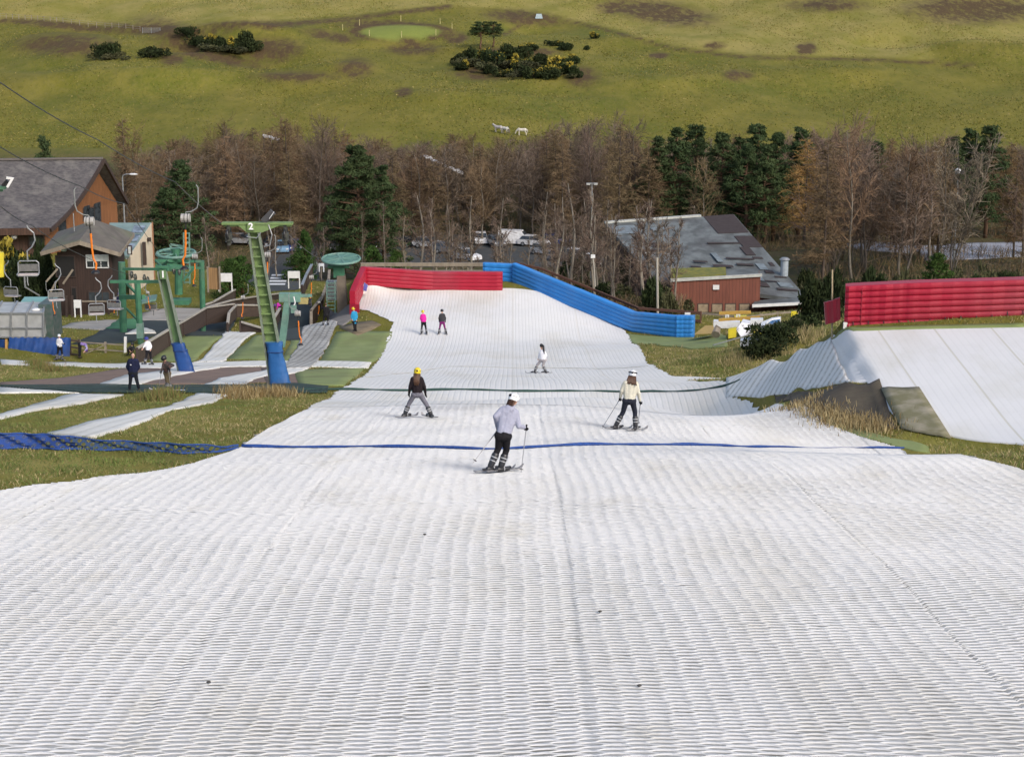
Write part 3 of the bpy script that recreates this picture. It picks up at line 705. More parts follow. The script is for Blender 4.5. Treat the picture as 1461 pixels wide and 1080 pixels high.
S('matting_path', [(282,562),(262,572),(240,582),(150,598),(110,609),(70,619)], [(329,564),(300,576),(240,586),(200,606),(160,618),(140,626)], m_strip, .05, .5)
sheet('netting_mat', [(0,551.5),(126,550.5),(330,551),(420,549),(470,553)], [(0,553.5),(122,562.5),(335,563),(420,562),(466,562)], m_ng, .1, .5, .04, None, 'dark green netting laid flat on the ground under the waiting man', 'netting', .05, fold(.05))
S('artificial_turf', [(210,515),(225,505),(262,481),(268,480)], [(272,517),(290,502),(312,485),(318,480)], m_turf, .045)
S('artificial_turf', [(323,513),(338,500),(355,488),(364,479)], [(385,514),(388,500),(385,488),(384,479)], m_turf, .045)
S('artificial_turf', [(402,515),(406,504),(412,494),(418,484)], [(412,516),(420,504),(428,494),(434,484)], m_turf, .045)
S('artificial_turf', [(456,516),(465,500),(476,480),(480,474)], [(530,519),(545,508),(552,492),(560,474)], m_turf, .045)
S('artificial_turf', [(422,530),(440,528),(470,527),(518,526)], [(424,549),(445,550),(470,551),(494,551)], m_turf, .045)
S('rubber_matting', [(263,480),(275,465),(300,452),(325,449)], [(323,479),(330,470),(334,462),(338,450)], m_rubber, .05)
S('rubber_matting', [(385,486),(392,470),(398,455),(410,432)], [(433,486),(438,470),(442,455),(446,432)], m_rubber, .05)
S('rubber_matting', [(100,492),(135,478),(160,466),(190,455)], [(180,490),(225,480),(262,468),(275,455)], m_rubber, .05)
S('artificial_turf', [(150,470),(160,462),(170,456)], [(196,470),(198,462),(198,456)], M_('bright_turf', (.04, .17, .07), (.06, .2, .085), 2, .8), .08)
S('concrete_paving', [(80,468),(100,462),(150,457)], [(148,472),(160,465),(180,458)], m_conc, .06)
S('concrete_paving', [(180,458),(200,448),(240,440)], [(290,458),(300,450),(310,440)], m_conc, .06)
S('matting_path', [(180,478),(192,472),(206,469)], [(222,477),(218,473),(208,470)], m_strip, .12, .4)
S('bare_earth', [(483,468),(500,462),(530,458)], [(510,480),(525,474),(545,464)], M_('earth', (.2, .16, .1), (.13, .1, .06), 1.2, .95), .05)
S('footpath', [(462,462),(470,440),(500,436)], [(490,466),(505,455),(512,440)], M_('path_grey', (.2, .18, .165), (.15, .14, .13), 1, .95), .05)
# ------------------------------------------------------------------ people
def fabric(name, c, v=.75): return M_(name, c, tuple(x*v for x in c), 9, .85, bump=.35, bscale=14, spec=.2)
m_skin = M_('skin', (.55, .33, .24), (.48, .27, .19), 20, .5); m_glove = fabric('black_glove', (.018, .018, .022)); m_boot = M_('boot_shell', (.022, .023, .028), (.04, .04, .045), 12, .35)
m_buckle = M_('buckle_silver', (.55, .56, .58), rough=.35); m_ski = M_('ski_top', (.12, .12, .14), (.4, .38, .36), 6, .35); m_pole = M_('pole_alloy', (.34, .34, .36), rough=.35, metal=.5)
m_black = fabric('black_cloth', (.016, .015, .018)); m_hair = M_('brown_hair', (.05, .025, .014), (.1, .045, .022), 22, .55, stretch=(1, 1, .15)); m_bhair = M_('black_hair', (.01, .009, .009), rough=.5)
m_wshell = M_('white_shell', (.78, .79, .8), (.66, .67, .7), 12, .25); m_yshell = M_('yellow_shell', (.78, .6, .02), (.68, .5, .02), 10, .3); m_eye = M_('eye_dark', (.02, .015, .012), rough=.3)
def blobmesh(name, prims, mat, org, vox=.016, it=6):
    mb = MB()
    for p in prims:
        if p[0] == 'c': mb.cap(p[1], p[2], p[3], p[4], 10)
        else: mb.ell(p[1], p[2], 12, 9, p[3] if len(p) > 3 else None)
    me = _mesh('tmp', mb, mat, org, True)
    o = bpy.data.objects.new('tmp', me); COL.objects.link(o)
    r = o.modifiers.new('r', 'REMESH'); r.mode = 'VOXEL'; r.voxel_size = vox; r.use_smooth_shade = True
    s = o.modifiers.new('s', 'SMOOTH'); s.factor = .5; s.iterations = it
    dg = bpy.context.evaluated_depsgraph_get()
    m2 = bpy.data.meshes.new_from_object(o.evaluated_get(dg)); m2.name = name
    bpy.data.objects.remove(o); bpy.data.meshes.remove(me)
    if not m2.materials: m2.materials.append(mat)
    return m2
def hand(mb, wr, d, side, grip):
    """palm, four fingers of their own length and a thumb; wr wrist, d forearm direction, side thumb side"""
    d = d.normalized(); side = (side - d*side.dot(d)).normalized(); nrm = d.cross(side)
    mb.cap(wr, wr + d*.075, .03, .036, 8)
    for k, ln in enumerate((.062, .072, .067, .052)):
        b0 = wr + d*.085 + side*(.033 - .022*k)
        if grip:
            pts = [b0, b0 + d*.025 + nrm*.02, b0 + d*.015 + nrm*.05, b0 - d*.015 + nrm*.055]
        else:
            pts = [b0, b0 + d*ln*.45 + nrm*.006, b0 + d*ln*.8 + nrm*.018, b0 + d*ln + nrm*.036]
        mb.tube(pts, [.0115, .0108, .01, .008], 6)
    t0 = wr + d*.03 + side*.036
    mb.tube([t0, t0 + side*.025 + d*.025, t0 + side*.03 + d*.055 + nrm*(.02 if grip else .01)], [.014, .012, .009], 6)
def person(label, Z, Y0, J, face, top, legs, topc=1.0, hel=None, hair=None, hairlen=0, gloves=True, boots=True, grip=False, vox=None, jl=None, coat=False, hood=None, poles=(), skis=(), ski_mat=None, who='', goggles=False, badge=None, wide=1.0, bootmat=None, group=None, scarf=None, bald=False, skiw=.075):
    """J joints: zoomed photo coords (+ offset away in metres); Z = (origin u, origin v, scale)"""
    ou, ov, sc = Z
    Pt = lambda q: U(ou + q[0]/sc, ov + q[1]/sc, Y0 + (q[2] if len(q) > 2 else 0))
    am = [(J['anL'][i] + J['anR'][i])/2 for i in (0, 1)]
    ya = G(ou + am[0]/sc, ov + am[1]/sc + (.1/mpp(Y0)), Y0*.8).y
    if abs(ya/Y0 - 1) < .14: Y0 = ya
    K = {k: Pt(v) for k, v in J.items() if isinstance(v, tuple)}
    f = Vector((*face, 0)).normalized(); rt = Vector((f.y, -f.x, 0))
    anm = (K['anL'] + K['anR'])/2
    gz = anm.copy(); gz.z = h(anm.x, anm.y) + .08
    dz = 0
    base_ = Vector((anm.x, anm.y, h(anm.x, anm.y)+.09))
    dz = base_.z - anm.z + (.1 if boots else .09)     # keep the soles on the ground
    if abs(dz) < .6:
        for k in K: K[k] = K[k] + Vector((0, 0, dz))
    t = thing('person', label, 'person', base_, group)
    vox = vox or (.014 if Y0 < 60 else .022 if Y0 < 90 else .03)
    W = wide
    hd, nk = K['head'], K['neck']; shm = (K['shL'] + K['shR'])/2; pel = (K['hipL'] + K['hipR'])/2
    up = (hd - nk).normalized()
    HM = Matrix((rt, f, up)).transposed() if True else None
    x_ = rt - up*rt.dot(up); x_.normalize(); y_ = up.cross(x_); HM = Matrix((x_, y_, up)).transposed()
    body = [('e', hd, (.076, .094, .112), HM), ('e', hd + y_*.045 - up*.055, (.052, .05, .055), HM), ('e', hd + y_*.098 - up*.02, (.013, .02, .022), HM),
            ('e', hd + x_*.077 - up*.01, (.012, .02, .03), HM), ('e', hd - x_*.077 - up*.01, (.012, .02, .03), HM),
            ('c', nk - up*.06, hd - up*.05, .06, .054), ('c', shm, pel, .1, .11), ('c', K['shL'], K['shR'], .055, .055), ('c', K['hipL'], K['hipR'], .08, .08)]
    for s in 'LR':
        body += [('c', K['sh'+s], K['el'+s], .048, .038), ('c', K['el'+s], K['ha'+s], .036, .026), ('c', K['hip'+s], K['kn'+s], .075, .05), ('c', K['kn'+s], K['an'+s], .048, .036), ('c', K['an'+s] - Vector((0,0,.05)), K['an'+s] - Vector((0,0,.05)) + f*.12, .035, .03)]
    part('body', blobmesh('body', body, m_skin, ORG[t], vox), m_skin, t)
    # face
    if f.y < .3:
        for s in (-1, 1):
            mb = MB(); mb.ell(hd + x_*.03*s + y_*.09 + up*.012, .011, 8, 6); part('eye', mb, m_eye, t)
        mb = MB(); mb.bar(hd + y_*.094 - up*.062 - x_*.024, hd + y_*.094 - up*.062 + x_*.024, .008, .006); part('mouth', mb, M_('lips', (.35, .14, .11)), t)
    # jacket or top
    hem = pel + (shm - pel)*(-.12 if coat else .02)
    tp = [('c', K['shL'].lerp(shm, .12), K['shR'].lerp(shm, .12), .078*W, .078*W), ('c', shm, hem, .115*W, .12*W)]
    for s in 'LR':
        a = K['sh'+s].lerp(shm, .25); bq = hem + (K['hip'+s] - pel)*.72
        tp += [('c', a, bq, .098*W, .1*W), ('c', K['sh'+s], K['el'+s], .07*W, .058*W), ('c', K['el'+s], K['ha'+s], .057*W, .044*W)]
        tp += [('e', K['el'+s], .06*W)]
    tp.append(('c', nk - up*.08, nk - up*.015, .085*W, .068*W))
    if hood:
        tp += [('e', nk - f*.075 - up*.07, (.12, .08, .1)), ('e', nk - f*.095 - up*.15, (.075, .05, .08))]
    jk = part('jacket', blobmesh('jacket', tp, top, ORG[t], vox), top, t)
    mb = MB(); e = [hem + Vector((math.cos(q)*.22*W*(1 if 1 else 1), 0, 0)) for q in (0,)]
    if scarf: mb = MB(); mb.cap(nk - up*.03 - x_*.03 - f*.06, nk - up*.05 + x_*.04 - f*.06, .03, .03, 8); part('collar', mb, scarf, t)
    if badge:
        mb = MB(); mb.box(shm + f*.125 + rt*.08 - Vector((0,0,.14)), (.06, .02, .04), math.atan2(f.y, f.x) + math.pi/2); part('badge', mb, badge, t)
    lg = [('c', K['hipL'], K['hipR'], .118*W, .118*W), ('c', pel, pel + (shm-pel)*.16, .125*W, .12*W)]
    for s in 'LR':
        lg += [('c', K['hip'+s], K['kn'+s], .098*W, .072*W), ('c', K['kn'+s], K['kn'+s].lerp(K['an'+s], .45 if boots else .92), .071*W, .064*W)]
    part('trousers', blobmesh('trousers', lg, legs, ORG[t], vox), legs, t)
    for s in 'LR':
        an = K['an'+s]; kn = K['kn'+s]
        fd = J.get('ft'+s); fd = (Pt(fd) - Pt(J['an'+s])) if fd else f.copy(); fd.z = 0; fd.normalize()
        bm = bootmat or m_boot
        mb = MB()
        if boots:
            mb.cap(an, an.lerp(kn, .62), .066, .082, 12); mb.cap(an - Vector((0,0,.055)) - fd*.07, an - Vector((0,0,.065)) + fd*.17, .056, .048, 12)
            mb.box(an - Vector((0,0,.095)) + fd*.05, (.075, .3, .03), math.atan2(fd.y, fd.x) - math.pi/2)
            b_ = part('ski_boot', mb, bm, t, smooth=True)
            mb = MB(); c_ = an.lerp(kn, .3); axis = (kn-an).normalized()
            MM = axis.to_track_quat('Z', 'Y').to_matrix()
            mb.torus(c_, .07, .011, 14, 5, MM); part('buckle', mb, m_buckle, b_)
            mb = MB(); mb.torus(an.lerp(kn, .5), .077, .011, 14, 5, MM); part('buckle', mb, m_buckle, b_)
            mb = MB(); mb.torus(an + fd*.06 - Vector((0,0,.05)), .058, .01, 12, 5, fd.to_track_quat('Z', 'Y').to_matrix()); part('buckle', mb, m_buckle, b_)
        else:
            mb.cap(an - Vector((0,0,.045)) - fd*.05, an - Vector((0,0,.055)) + fd*.14, .045, .038, 10); part('shoe', mb, bm, t, smooth=True)
        el = K['el'+s]; ha = K['ha'+s]; d = (ha - el).normalized()
        mb = MB(); hand(mb, ha, d, f if abs(f.dot(d)) < .9 else rt, grip)
        part('glove' if gloves else 'hand', mb, m_glove if gloves else m_skin, t, smooth=True)
    if hair:
        mb = MB()
        if hair == 'tail':
            mb.ell(hd + up*.015 - y_*.012, (.086, .102, .112), 12, 8, HM)
            mb.tube([hd - y_*.09 + up*.05, hd - y_*.15 - up*.02, nk - y_*.13 - up*.08, nk - y_*.12 - up*.26], [.035, .05, .05, .015], 8)
        else:
            if not hel: mb.ell(hd + up*.02 - y_*.012, (.085, .1, .112), 12, 8, HM)
            rr = random.Random(3)
            if hairlen:
                mb.ell(hd - y_*.04 - up*.06, (.09, .075, .1), 12, 8, HM)
                for k in range(26):
                    a = (k/25 - .5)*2; e0 = hd - y_*(.085 - .03*abs(a)) + x_*a*.085 - up*.05
                    e1 = nk - y_*(.1 - .03*abs(a)) + x_*a*(.13 if hair == 'wide' else .085) - up*hairlen*rr.uniform(.35, .6)
                    e2 = nk - y_*.115 + x_*a*(.17 if hair == 'wide' else .055) - up*hairlen*rr.uniform(.75, 1.05)
                    mb.tube([e0, e1, e2], [.03, .026, .006], 5)
        part('hair', mb, m_bhair if hair == 'tail' else m_hair, t, smooth=True)
    if hel == 'cap' or hel == 'beanie':
        pass
    if hel:
        mb = MB(); c = hd + up*.025 - y_*.006; n = 20; rows = []
        for i in range(9):
            ph = -.32 + (math.pi/2 + .32)*i/8
            rows.append([c + HM @ Vector((.112*math.cos(ph)*math.cos(a), .133*math.cos(ph)*math.sin(a), .118*math.sin(ph) - (.03 if (i == 0 and math.sin(a) < .2) else 0))) for a in [2*math.pi*k/n for k in range(n+1)]])
        mb.grid(rows); mb.grid([[c + (p - c)*.9 for p in r] for r in reversed(rows)]); mb.grid([[c + (p-c)*.9 for p in rows[0]], rows[0]])
        hp = part('helmet', mb, hel, t, smooth=True)
        mb = MB()
        mb.box(c - y_*.131 + up*.02, (.05, .02, .05), M=HM)
        part('goggle_clip', mb, m_black, hp)
        if goggles:
            mb = MB(); mb.tube([c + HM @ Vector((.117*math.cos(a), .138*math.sin(a), .028)) for a in [2*math.pi*k/24 for k in range(25)]], .016, 6); part('goggle_strap', mb, m_black, hp, smooth=True)
        else:
            for a0 in (.5, 2.2):
              mb = MB(); mb.tube([c + HM @ Vector((.114*math.cos(a)*.98, .135*math.sin(a)*.98, .035 + .02*math.sin(3*a))) for a in [math.pi + a0 + .12*k for k in range(7)]], .006, 5)
              part('helmet_stripe', mb, M_('grey_trim', (.2, .19, .2)), hp)
    for side, tip in poles:
        ha = K['ha'+side]; el = K['el'+side]; d = (ha-el).normalized()
        e = Pt(tip) + Vector((0, 0, 0)); gnd = h(e.x, e.y)
        if e.z < gnd + .15: e.z = gnd + .05
        g0 = ha + d*.09; ax = (g0 - e).normalized()
        mb = MB(); mb.tube([e, g0 - ax*.05], [.008, .012], 7)
        o = solo('ski_pole', mb, m_pole, f"{'left' if side == 'L' else 'right'} thin grey ski pole of {who}", 'ski pole', loc=tuple(e))
        mb = MB(); mb.tube([g0 - ax*.06, g0 + ax*.07], [.017, .02], 8); part('grip', mb, m_black, o)
        mb = MB(); mb.torus(e + ax*.07, .038, .006, 12, 4, ax.to_track_quat('Z', 'Y').to_matrix()); part('basket', mb, m_black, o)
    for side, a, b_ in skis:
        A_, B_ = G(ou + a[0]/sc, ov + a[1]/sc, Y0-12), G(ou + b_[0]/sc, ov + b_[1]/sc, Y0-12)
        # keep the ski under its boot and no longer than a real one
        an = K['an'+side]; d = Vector((B_.x - A_.x, (B_.y - A_.y)*.5, 0)); fr = J.get('fr', .45)
        dx_ = abs(d.x); d.normalize(); ln = min(1.6, max(.95, dx_/max(.25, abs(d.x)))); A2 = Vector((an.x, an.y, 0)) - d*ln*fr + d*.05; sd = Vector((d.y, -d.x, 0))
        mb = MB(); P0 = []; n = 15
        for i in range(n):
            s_ = i/(n-1); p = A2 + d*ln*s_; z = h(p.x, p.y) + .115 + (.09*((s_-.86)/.14)**2 if s_ > .86 else 0); wd = skiw*(.5 + .1*math.cos(2*math.pi*s_)) * (1 if s_ < .93 else max(.25, 1 - (s_-.93)*9))
            P0.append((p, z, wd))
        zs = [q[1] for q in P0[:12]]; zl = np.polyfit(range(12), zs, 1)
        for i in range(12): P0[i] = (P0[i][0], max(zl[0]*i + zl[1], P0[i][1]), P0[i][2])
        rows = [[p + sd*w_ + Vector((0,0,z)) , p - sd*w_ + Vector((0,0,z)), p - sd*w_ + Vector((0,0,z-.02)), p + sd*w_ + Vector((0,0,z-.02)), p + sd*w_ + Vector((0,0,z))] for p, z, w_ in P0]
        mb.grid(rows); mb.add(rows[0][:4], [(0,1,2,3)]); mb.add(rows[-1][:4], [(3,2,1,0)])
        o = solo('ski', mb, ski_mat or m_ski, f"{'left' if side == 'L' else 'right'} ski under {who}", 'ski')
        mb = MB(); mb.box(Vector((an.x, an.y, h(an.x, an.y)+.135)) + d*.2, (.06, .09, .04), math.atan2(d.y, d.x)-math.pi/2); part('binding', mb, m_boot, o); mb = MB(); mb.box(Vector((an.x, an.y, h(an.x, an.y)+.135)) - d*.13, (.06, .1, .05), math.atan2(d.y, d.x)-math.pi/2)
        part('binding', mb, m_boot, o)
    return t
Z6 = (640, 540, 6.75)
person('skier in a pale grey hoodie, white helmet and black trousers in mid-slope, nearest the camera', Z6, 37.6,
       dict(head=(630,240,.24), neck=(612,300,.18), shL=(512,342,.1), shR=(650,372,.2), elL=(452,405,.02), elR=(676,498,.08), haL=(470,505,.22), haR=(728,508,.26), hipL=(492,590,0), hipR=(560,596,.02),
            knL=(478,712,.1), knR=(556,728,.14), anL=(405,880,0), anR=(505,884,.05), ftL=(470,870,.1), ftR=(580,875,.15)),
       (.75, .66), fabric('grey_hoodie', (.36, .37, .47), .85), m_black, hel=m_wshell, hair='short', hairlen=.035, hood=True, grip=True, scarf=M_('white_collar', (.7, .7, .72)),
       poles=(('L', (236,812,-.1)), ('R', (698,944,0))), skis=(('L', (262,918), (600,880)), ('R', (420,928), (695,880))), who='the skier in the grey hoodie', wide=1.02)
Z7 = (840, 510, 9.0)
person('skier in a cream jacket and white helmet with long brown hair and dark trousers', Z7, 53,
       dict(head=(563,258,.08), neck=(552,335,.03), shL=(462,372,0), shR=(612,378,0), elL=(422,462,0), elR=(636,488,0), haL=(404,545,.1), haR=(656,590,.1), hipL=(478,592,0), hipR=(562,595,0),
            knL=(440,740,.05), knR=(594,745,.05), anL=(350,905,0), anR=(598,918,-.05), ftL=(420,900,.1), ftR=(640,905,.2)),
       (.15, .98), fabric('cream_jacket', (.66, .63, .52), .88), fabric('navy_trousers', (.024, .027, .042)), hel=m_wshell, hair='wide', hairlen=.13, grip=True, goggles=True,
       poles=(('L', (170,893,.1)), ('R', (634,862,.3))), skis=(('L', (190,950), (520,930)), ('R', (505,976), (745,912))), who='the skier in the cream jacket')
Z8 = (540, 510, 9.817)
person('skier snowploughing in a yellow helmet, black jumper and grey leggings', Z8, 54,
       dict(head=(545,240,.04), neck=(540,302,.02), shL=(474,342,0), shR=(604,342,0), elL=(442,448,-.02), elR=(645,448,-.02), haL=(430,535,.1), haR=(658,540,.1), hipL=(505,555,0), hipR=(582,555,0),
            knL=(425,690,.06), knR=(675,700,.06), anL=(375,818,0), anR=(732,826,0), ftL=(450,812,.1), ftR=(690,815,.1)),
       (0, 1), fabric('black_jumper', (.02, .014, .017)), fabric('grey_leggings', (.19, .185, .22)), hel=m_yshell, hair='long', hairlen=.28,
       skis=(('L', (232,872), (562,812)), ('R', (815,882), (622,818))), who='the skier in the yellow helmet and black jumper', wide=.93)
Z5 = (540, 420, 5.218)
person('skier with a dark ponytail in a white top and pale grey trousers', Z5, 102,
       dict(head=(1212,396,.05), neck=(1217,425,0), shL=(1205,442,.05), shR=(1236,442,-.05), elL=(1194,470,.2), elR=(1250,468,-.05), haL=(1190,492,.35), haR=(1247,495,.2), hipL=(1212,500,.05), hipR=(1236,502,-.03),
            knL=(1180,540,.2), knR=(1224,545,.05), anL=(1165,583,.1), anR=(1244,583,-.1)),
       (-.75, .65), fabric('white_top', (.8, .8, .84), .93), fabric('pale_grey_trousers', (.42, .39, .4)), hair='tail', gloves=False,
       skis=(('L', (1200,598), (1100,598)), ('R', (1310,598), (1200,598))), who='the skier in the white top')
person('skier in a bright pink jacket, yellow helmet and black trousers far down the slope', Z5, 133,
       dict(head=(330,140,.03), neck=(332,157,0), shL=(318,166,0), shR=(346,166,0), elL=(312,190,0), elR=(353,190,0), haL=(318,208,.1), haR=(351,209,.1), hipL=(327,220,0), hipR=(345,220,0), knL=(323,255,.05), knR=(352,256,.05), anL=(319,292,0), anR=(359,293,0)),
       (.15, 1), fabric('pink_jacket', (.72, .03, .33), .85), m_black, hel=m_yshell, skis=(('L', (310,310), (322,290)), ('R', (360,310), (356,290))), who='the skier in the pink jacket', skiw=.07)
person('skier in a dark grey jacket, black helmet and purple trousers beside the pink one', Z5, 133,
       dict(head=(473,133,.03), neck=(474,151,0), shL=(458,162,0), shR=(490,162,0), elL=(450,188,0), elR=(500,188,0), haL=(452,206,.1), haR=(498,206,.1), hipL=(464,218,0), hipR=(484,218,0), knL=(457,255,.05), knR=(493,255,.05), anL=(449,292,0), anR=(505,292,0)),
       (0, 1), fabric('charcoal_jacket', (.05, .05, .056)), fabric('purple_trousers', (.2, .02, .15)), hel=M_('black_shell', (.02, .02, .022), rough=.4), skis=(('L', (440,310), (455,290)), ('R', (512,310), (500,290))), who='the skier in purple trousers', skiw=.07)
Z2 = (0, 360, 5.218)
person('bald man in a navy jacket and dark trousers standing facing up the slope', Z2, 84.6,
       dict(head=(990,784,-.02), neck=(990,806,0), shL=(962,824,0), shR=(1021,824,0), elL=(946,868,.05), elR=(1036,868,.05), haL=(962,900,.06), haR=(1020,900,.06), hipL=(975,915,0), hipR=(1007,915,0), knL=(972,972,-.02), knR=(1020,972,-.02), anL=(965,1028,0), anR=(1034,1025,0)),
       (0, -1), fabric('navy_jacket', (.016, .02, .055)), fabric('dark_trousers', (.014, .016, .024)), boots=False, gloves=False, coat=True, badge=M_('badge_white', (.7, .7, .75)), bootmat=m_black, wide=1.08)
Z4 = (140, 400, 5.218)
person('stooping skier in a dark patterned jacket and brown trousers leaning on poles', Z4, 84.5,
       dict(head=(490,600,-.12), neck=(500,618,-.05), shL=(488,640,-.05), shR=(528,638,0), elL=(482,668,-.1), elR=(560,650,.05), haL=(474,690,-.2), haR=(533,668,-.15), hipL=(503,705,.1), hipR=(527,708,.1), knL=(512,765,.02), knR=(528,768,.05), anL=(518,818,0), anR=(536,820,.1), ftL=(470,822,0), ftR=(480,822,.1)),
       (-.6, -.8), M_('patterned_jacket', (.03, .024, .026), (.14, .07, .06), 11, .85, lo=.5, hi=.62), fabric('brown_trousers', (.12, .095, .06)), hel=M_('black_shell', (.02, .02, .022)), grip=True,
       poles=(('L', (450,856,-.3)), ('R', (546,857,-.3))), skis=(('L', (505,846), (375,846)), ('R', (650,824), (390,818))), ski_mat=M_('white_ski', (.7, .7, .72), (.6, .6, .64), 5, .3), who='the stooping skier in brown trousers', skiw=.1)
person('person in a white top, blue cap and black trousers walking along the matting path', Z4, 115,
       dict(head=(360,449,-.02), neck=(366,466,0), shL=(354,477,-.1), shR=(384,477,.1), elL=(345,500,-.15), elR=(397,502,.1), haL=(335,516,-.25), haR=(392,522,0), hipL=(365,538,-.05), hipR=(387,538,.05), knL=(360,580,-.1), knR=(392,584,.1), anL=(348,622,-.1), anR=(402,628,.1)),
       (-1, -.15), fabric('white_fleece', (.72, .72, .76), .9), m_black, hel=M_('royal_blue_cap', (.04, .05, .28)), gloves=False)
person('skier in a white jacket and white helmet standing in front of the blue tarpaulin', Z2, 121.5,
       dict(head=(440,633,0), neck=(440,650,0), shL=(427,662,0), shR=(455,662,0), elL=(422,688,0), elR=(466,685,0), haL=(432,706,-.15), haR=(476,690,-.2), hipL=(436,718,0), hipR=(456,718,0), knL=(432,755,0), knR=(462,755,0), anL=(420,795,0), anR=(464,795,0)),
       (.5, -.85), fabric('pale_jacket', (.62, .62, .64), .85), m_black, hel=m_wshell, skis=(('L', (400,815), (445,790)), ('R', (480,815), (450,790))), who='the skier in front of the blue tarpaulin')
person('person in lilac bending double over the rail beside the tarpaulin', Z2, 123,
       dict(head=(642,735,-.1), neck=(640,716,-.05), shL=(632,695,-.1), shR=(640,697,.15), elL=(648,722,-.15), elR=(648,722,.2), haL=(632,742,-.2), haR=(636,742,.2), hipL=(592,690,-.1), hipR=(598,688,.1), knL=(594,735,-.1), knR=(600,735,.1), anL=(588,785,-.1), anR=(596,785,.1)),
       (1, -.2), M_('lilac_top', (.42, .42, .68), (.16, .06, .3), 2.2, .85), fabric('dark_trousers', (.014, .016, .024)), hel=M_('purple_cap', (.13, .05, .25)), boots=False, gloves=False, bootmat=m_black)
person('person in dark clothes with a green sleeve crouching by the timber wall', Z2, 117,
       dict(head=(985,690,-.02), neck=(984,700,0), shL=(968,710,-.1), shR=(994,706,.1), elL=(950,720,-.15), elR=(1002,722,.1), haL=(965,735,-.25), haR=(985,738,-.2), hipL=(960,738,.1), hipR=(985,738,.12), knL=(952,728,-.3), knR=(978,730,-.3), anL=(955,758,-.2), anR=(980,758,-.2)),
       (-.4, -.9), M_('dark_green_jacket', (.02, .02, .022), (.02, .2, .1), 1.4, .85, lo=.55, hi=.6), m_black, hel=M_('black_shell', (.02, .02, .022)), gloves=False, boots=False, bootmat=m_black)
ZC = (380, 300, 5.218)
person('person in a bright blue jacket and yellow helmet standing on the turf edge', ZC, 130,
       dict(head=(647,744,0), neck=(652,760,0), shL=(638,771,-.08), shR=(670,771,.08), elL=(633,800,-.1), elR=(677,800,.1), haL=(638,820,-.15), haR=(672,824,0), hipL=(648,838,-.05), hipR=(668,838,.05), knL=(654,872,-.05), knR=(665,872,.05), anL=(656,898,-.05), anR=(668,900,.1)),
       (-.7, .6), fabric('bright_blue_jacket', (.03, .27, .5), .85), m_black, hel=m_yshell, gloves=False, boots=False, coat=True, bootmat=m_black)
person('skier all in black holding the tow handle at the foot of the ramp', ZC, 141.5,
       dict(head=(443,711,0), neck=(443,726,0), shL=(427,736,0), shR=(463,736,0), elL=(412,742,.05), elR=(470,760,0), haL=(412,720,.1), haR=(466,782,.1), hipL=(434,790,0), hipR=(454,790,0), knL=(428,825,.05), knR=(459,825,.05), anL=(424,856,0), anR=(460,856,0)),
       (0, 1), m_black, m_black, hair='short', skis=(('L', (405,880), (430,845)), ('R', (480,880), (455,845))), who='the skier in black at the tow ramp', ski_mat=M_('white_ski', (.7, .7, .72)))
person('person in a bright pink jacket stooping behind the timber ramp wall', ZC, 152,
       dict(head=(66,716,-.1), neck=(76,712,0), shL=(84,708,-.15), shR=(88,706,.15), elL=(82,730,-.2), elR=(92,730,.2), haL=(78,748,-.2), haR=(90,748,.2), hipL=(106,726,-.1), hipR=(108,726,.1), knL=(106,762,-.1), knR=(108,762,.1), anL=(106,800,-.1), anR=(108,800,.1)),
       (-1, 0), fabric('magenta_jacket', (.6, .04, .4), .85), m_black, hel=M_('purple_cap', (.13, .05, .25)), gloves=False, boots=False, bootmat=m_black)
person('person in a navy coat standing behind the green lift posts', Z2, 139,
       dict(head=(886,318,0), neck=(886,334,0), shL=(872,344,0), shR=(900,344,0), elL=(868,368,0), elR=(904,368,0), haL=(872,392,-.1), haR=(902,392,-.1), hipL=(878,395,0), hipR=(896,395,0), knL=(878,435,0), knR=(897,435,0), anL=(878,474,0), anR=(897,474,0)),
       (.3, -.95), fabric('navy_jacket', (.016, .02, .055)), fabric('navy_trousers', (.024, .027, .042)), hel=M_('royal_blue_cap', (.04, .05, .28)), gloves=False, boots=False, coat=True, bootmat=m_black)
# ------------------------------------------------------------------ buildings
m_slate = M_('slate_roof', (.11, .1, .1), (.055, .052, .055), 2.2, .75, bump=.5, bscale=5, stretch=(1, 2, 2), dirt=(.16, .15, .14))
m_felt = M_('grey_roof', (.135, .12, .102), (.09, .08, .068), .9, .85, bump=.3, dirt=(.13, .15, .08))
m_clad = planks('orange_cladding', (.25, .105, .04), (.2, .082, .031), 1, .28)
m_cladx = planks('brown_cladding', (.085, .042, .026), (.065, .032, .02), 0, .3)
m_dark = planks('dark_cladding', (.045, .024, .018), (.036, .019, .014), 0, .22)
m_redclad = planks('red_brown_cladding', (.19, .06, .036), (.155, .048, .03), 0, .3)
m_trim = M_('dark_trim', (.05, .032, .026)); m_gutter = M_('gutter_grey', (.06, .06, .065))
m_cream = M_('cream_render', (.6, .52, .4), (.54, .46, .35), .7, .9, bump=.15, dirt=(.45, .38, .28)); m_glass = M_('window_glass', (.02, .025, .03), (.05, .06, .07), 2, .12, spec=.6)
m_white = M_('white_paint', (.74, .74, .73), (.66, .66, .64), 3, .5); m_blind = M_('white_blind', (.55, .58, .56), rough=.6)
m_void = M_('dark_interior', (.008, .007, .007)); m_grey = M_('galvanised', (.32, .33, .34), (.25, .26, .27), 5, .45, metal=.4)
m_wood = M_('weathered_timber', (.27, .23, .18), (.2, .165, .125), 3, .9, stretch=(1, 1, .3)); m_tim = planks('brown_timber', (.075, .05, .038), (.058, .038, .03), 2, .16)
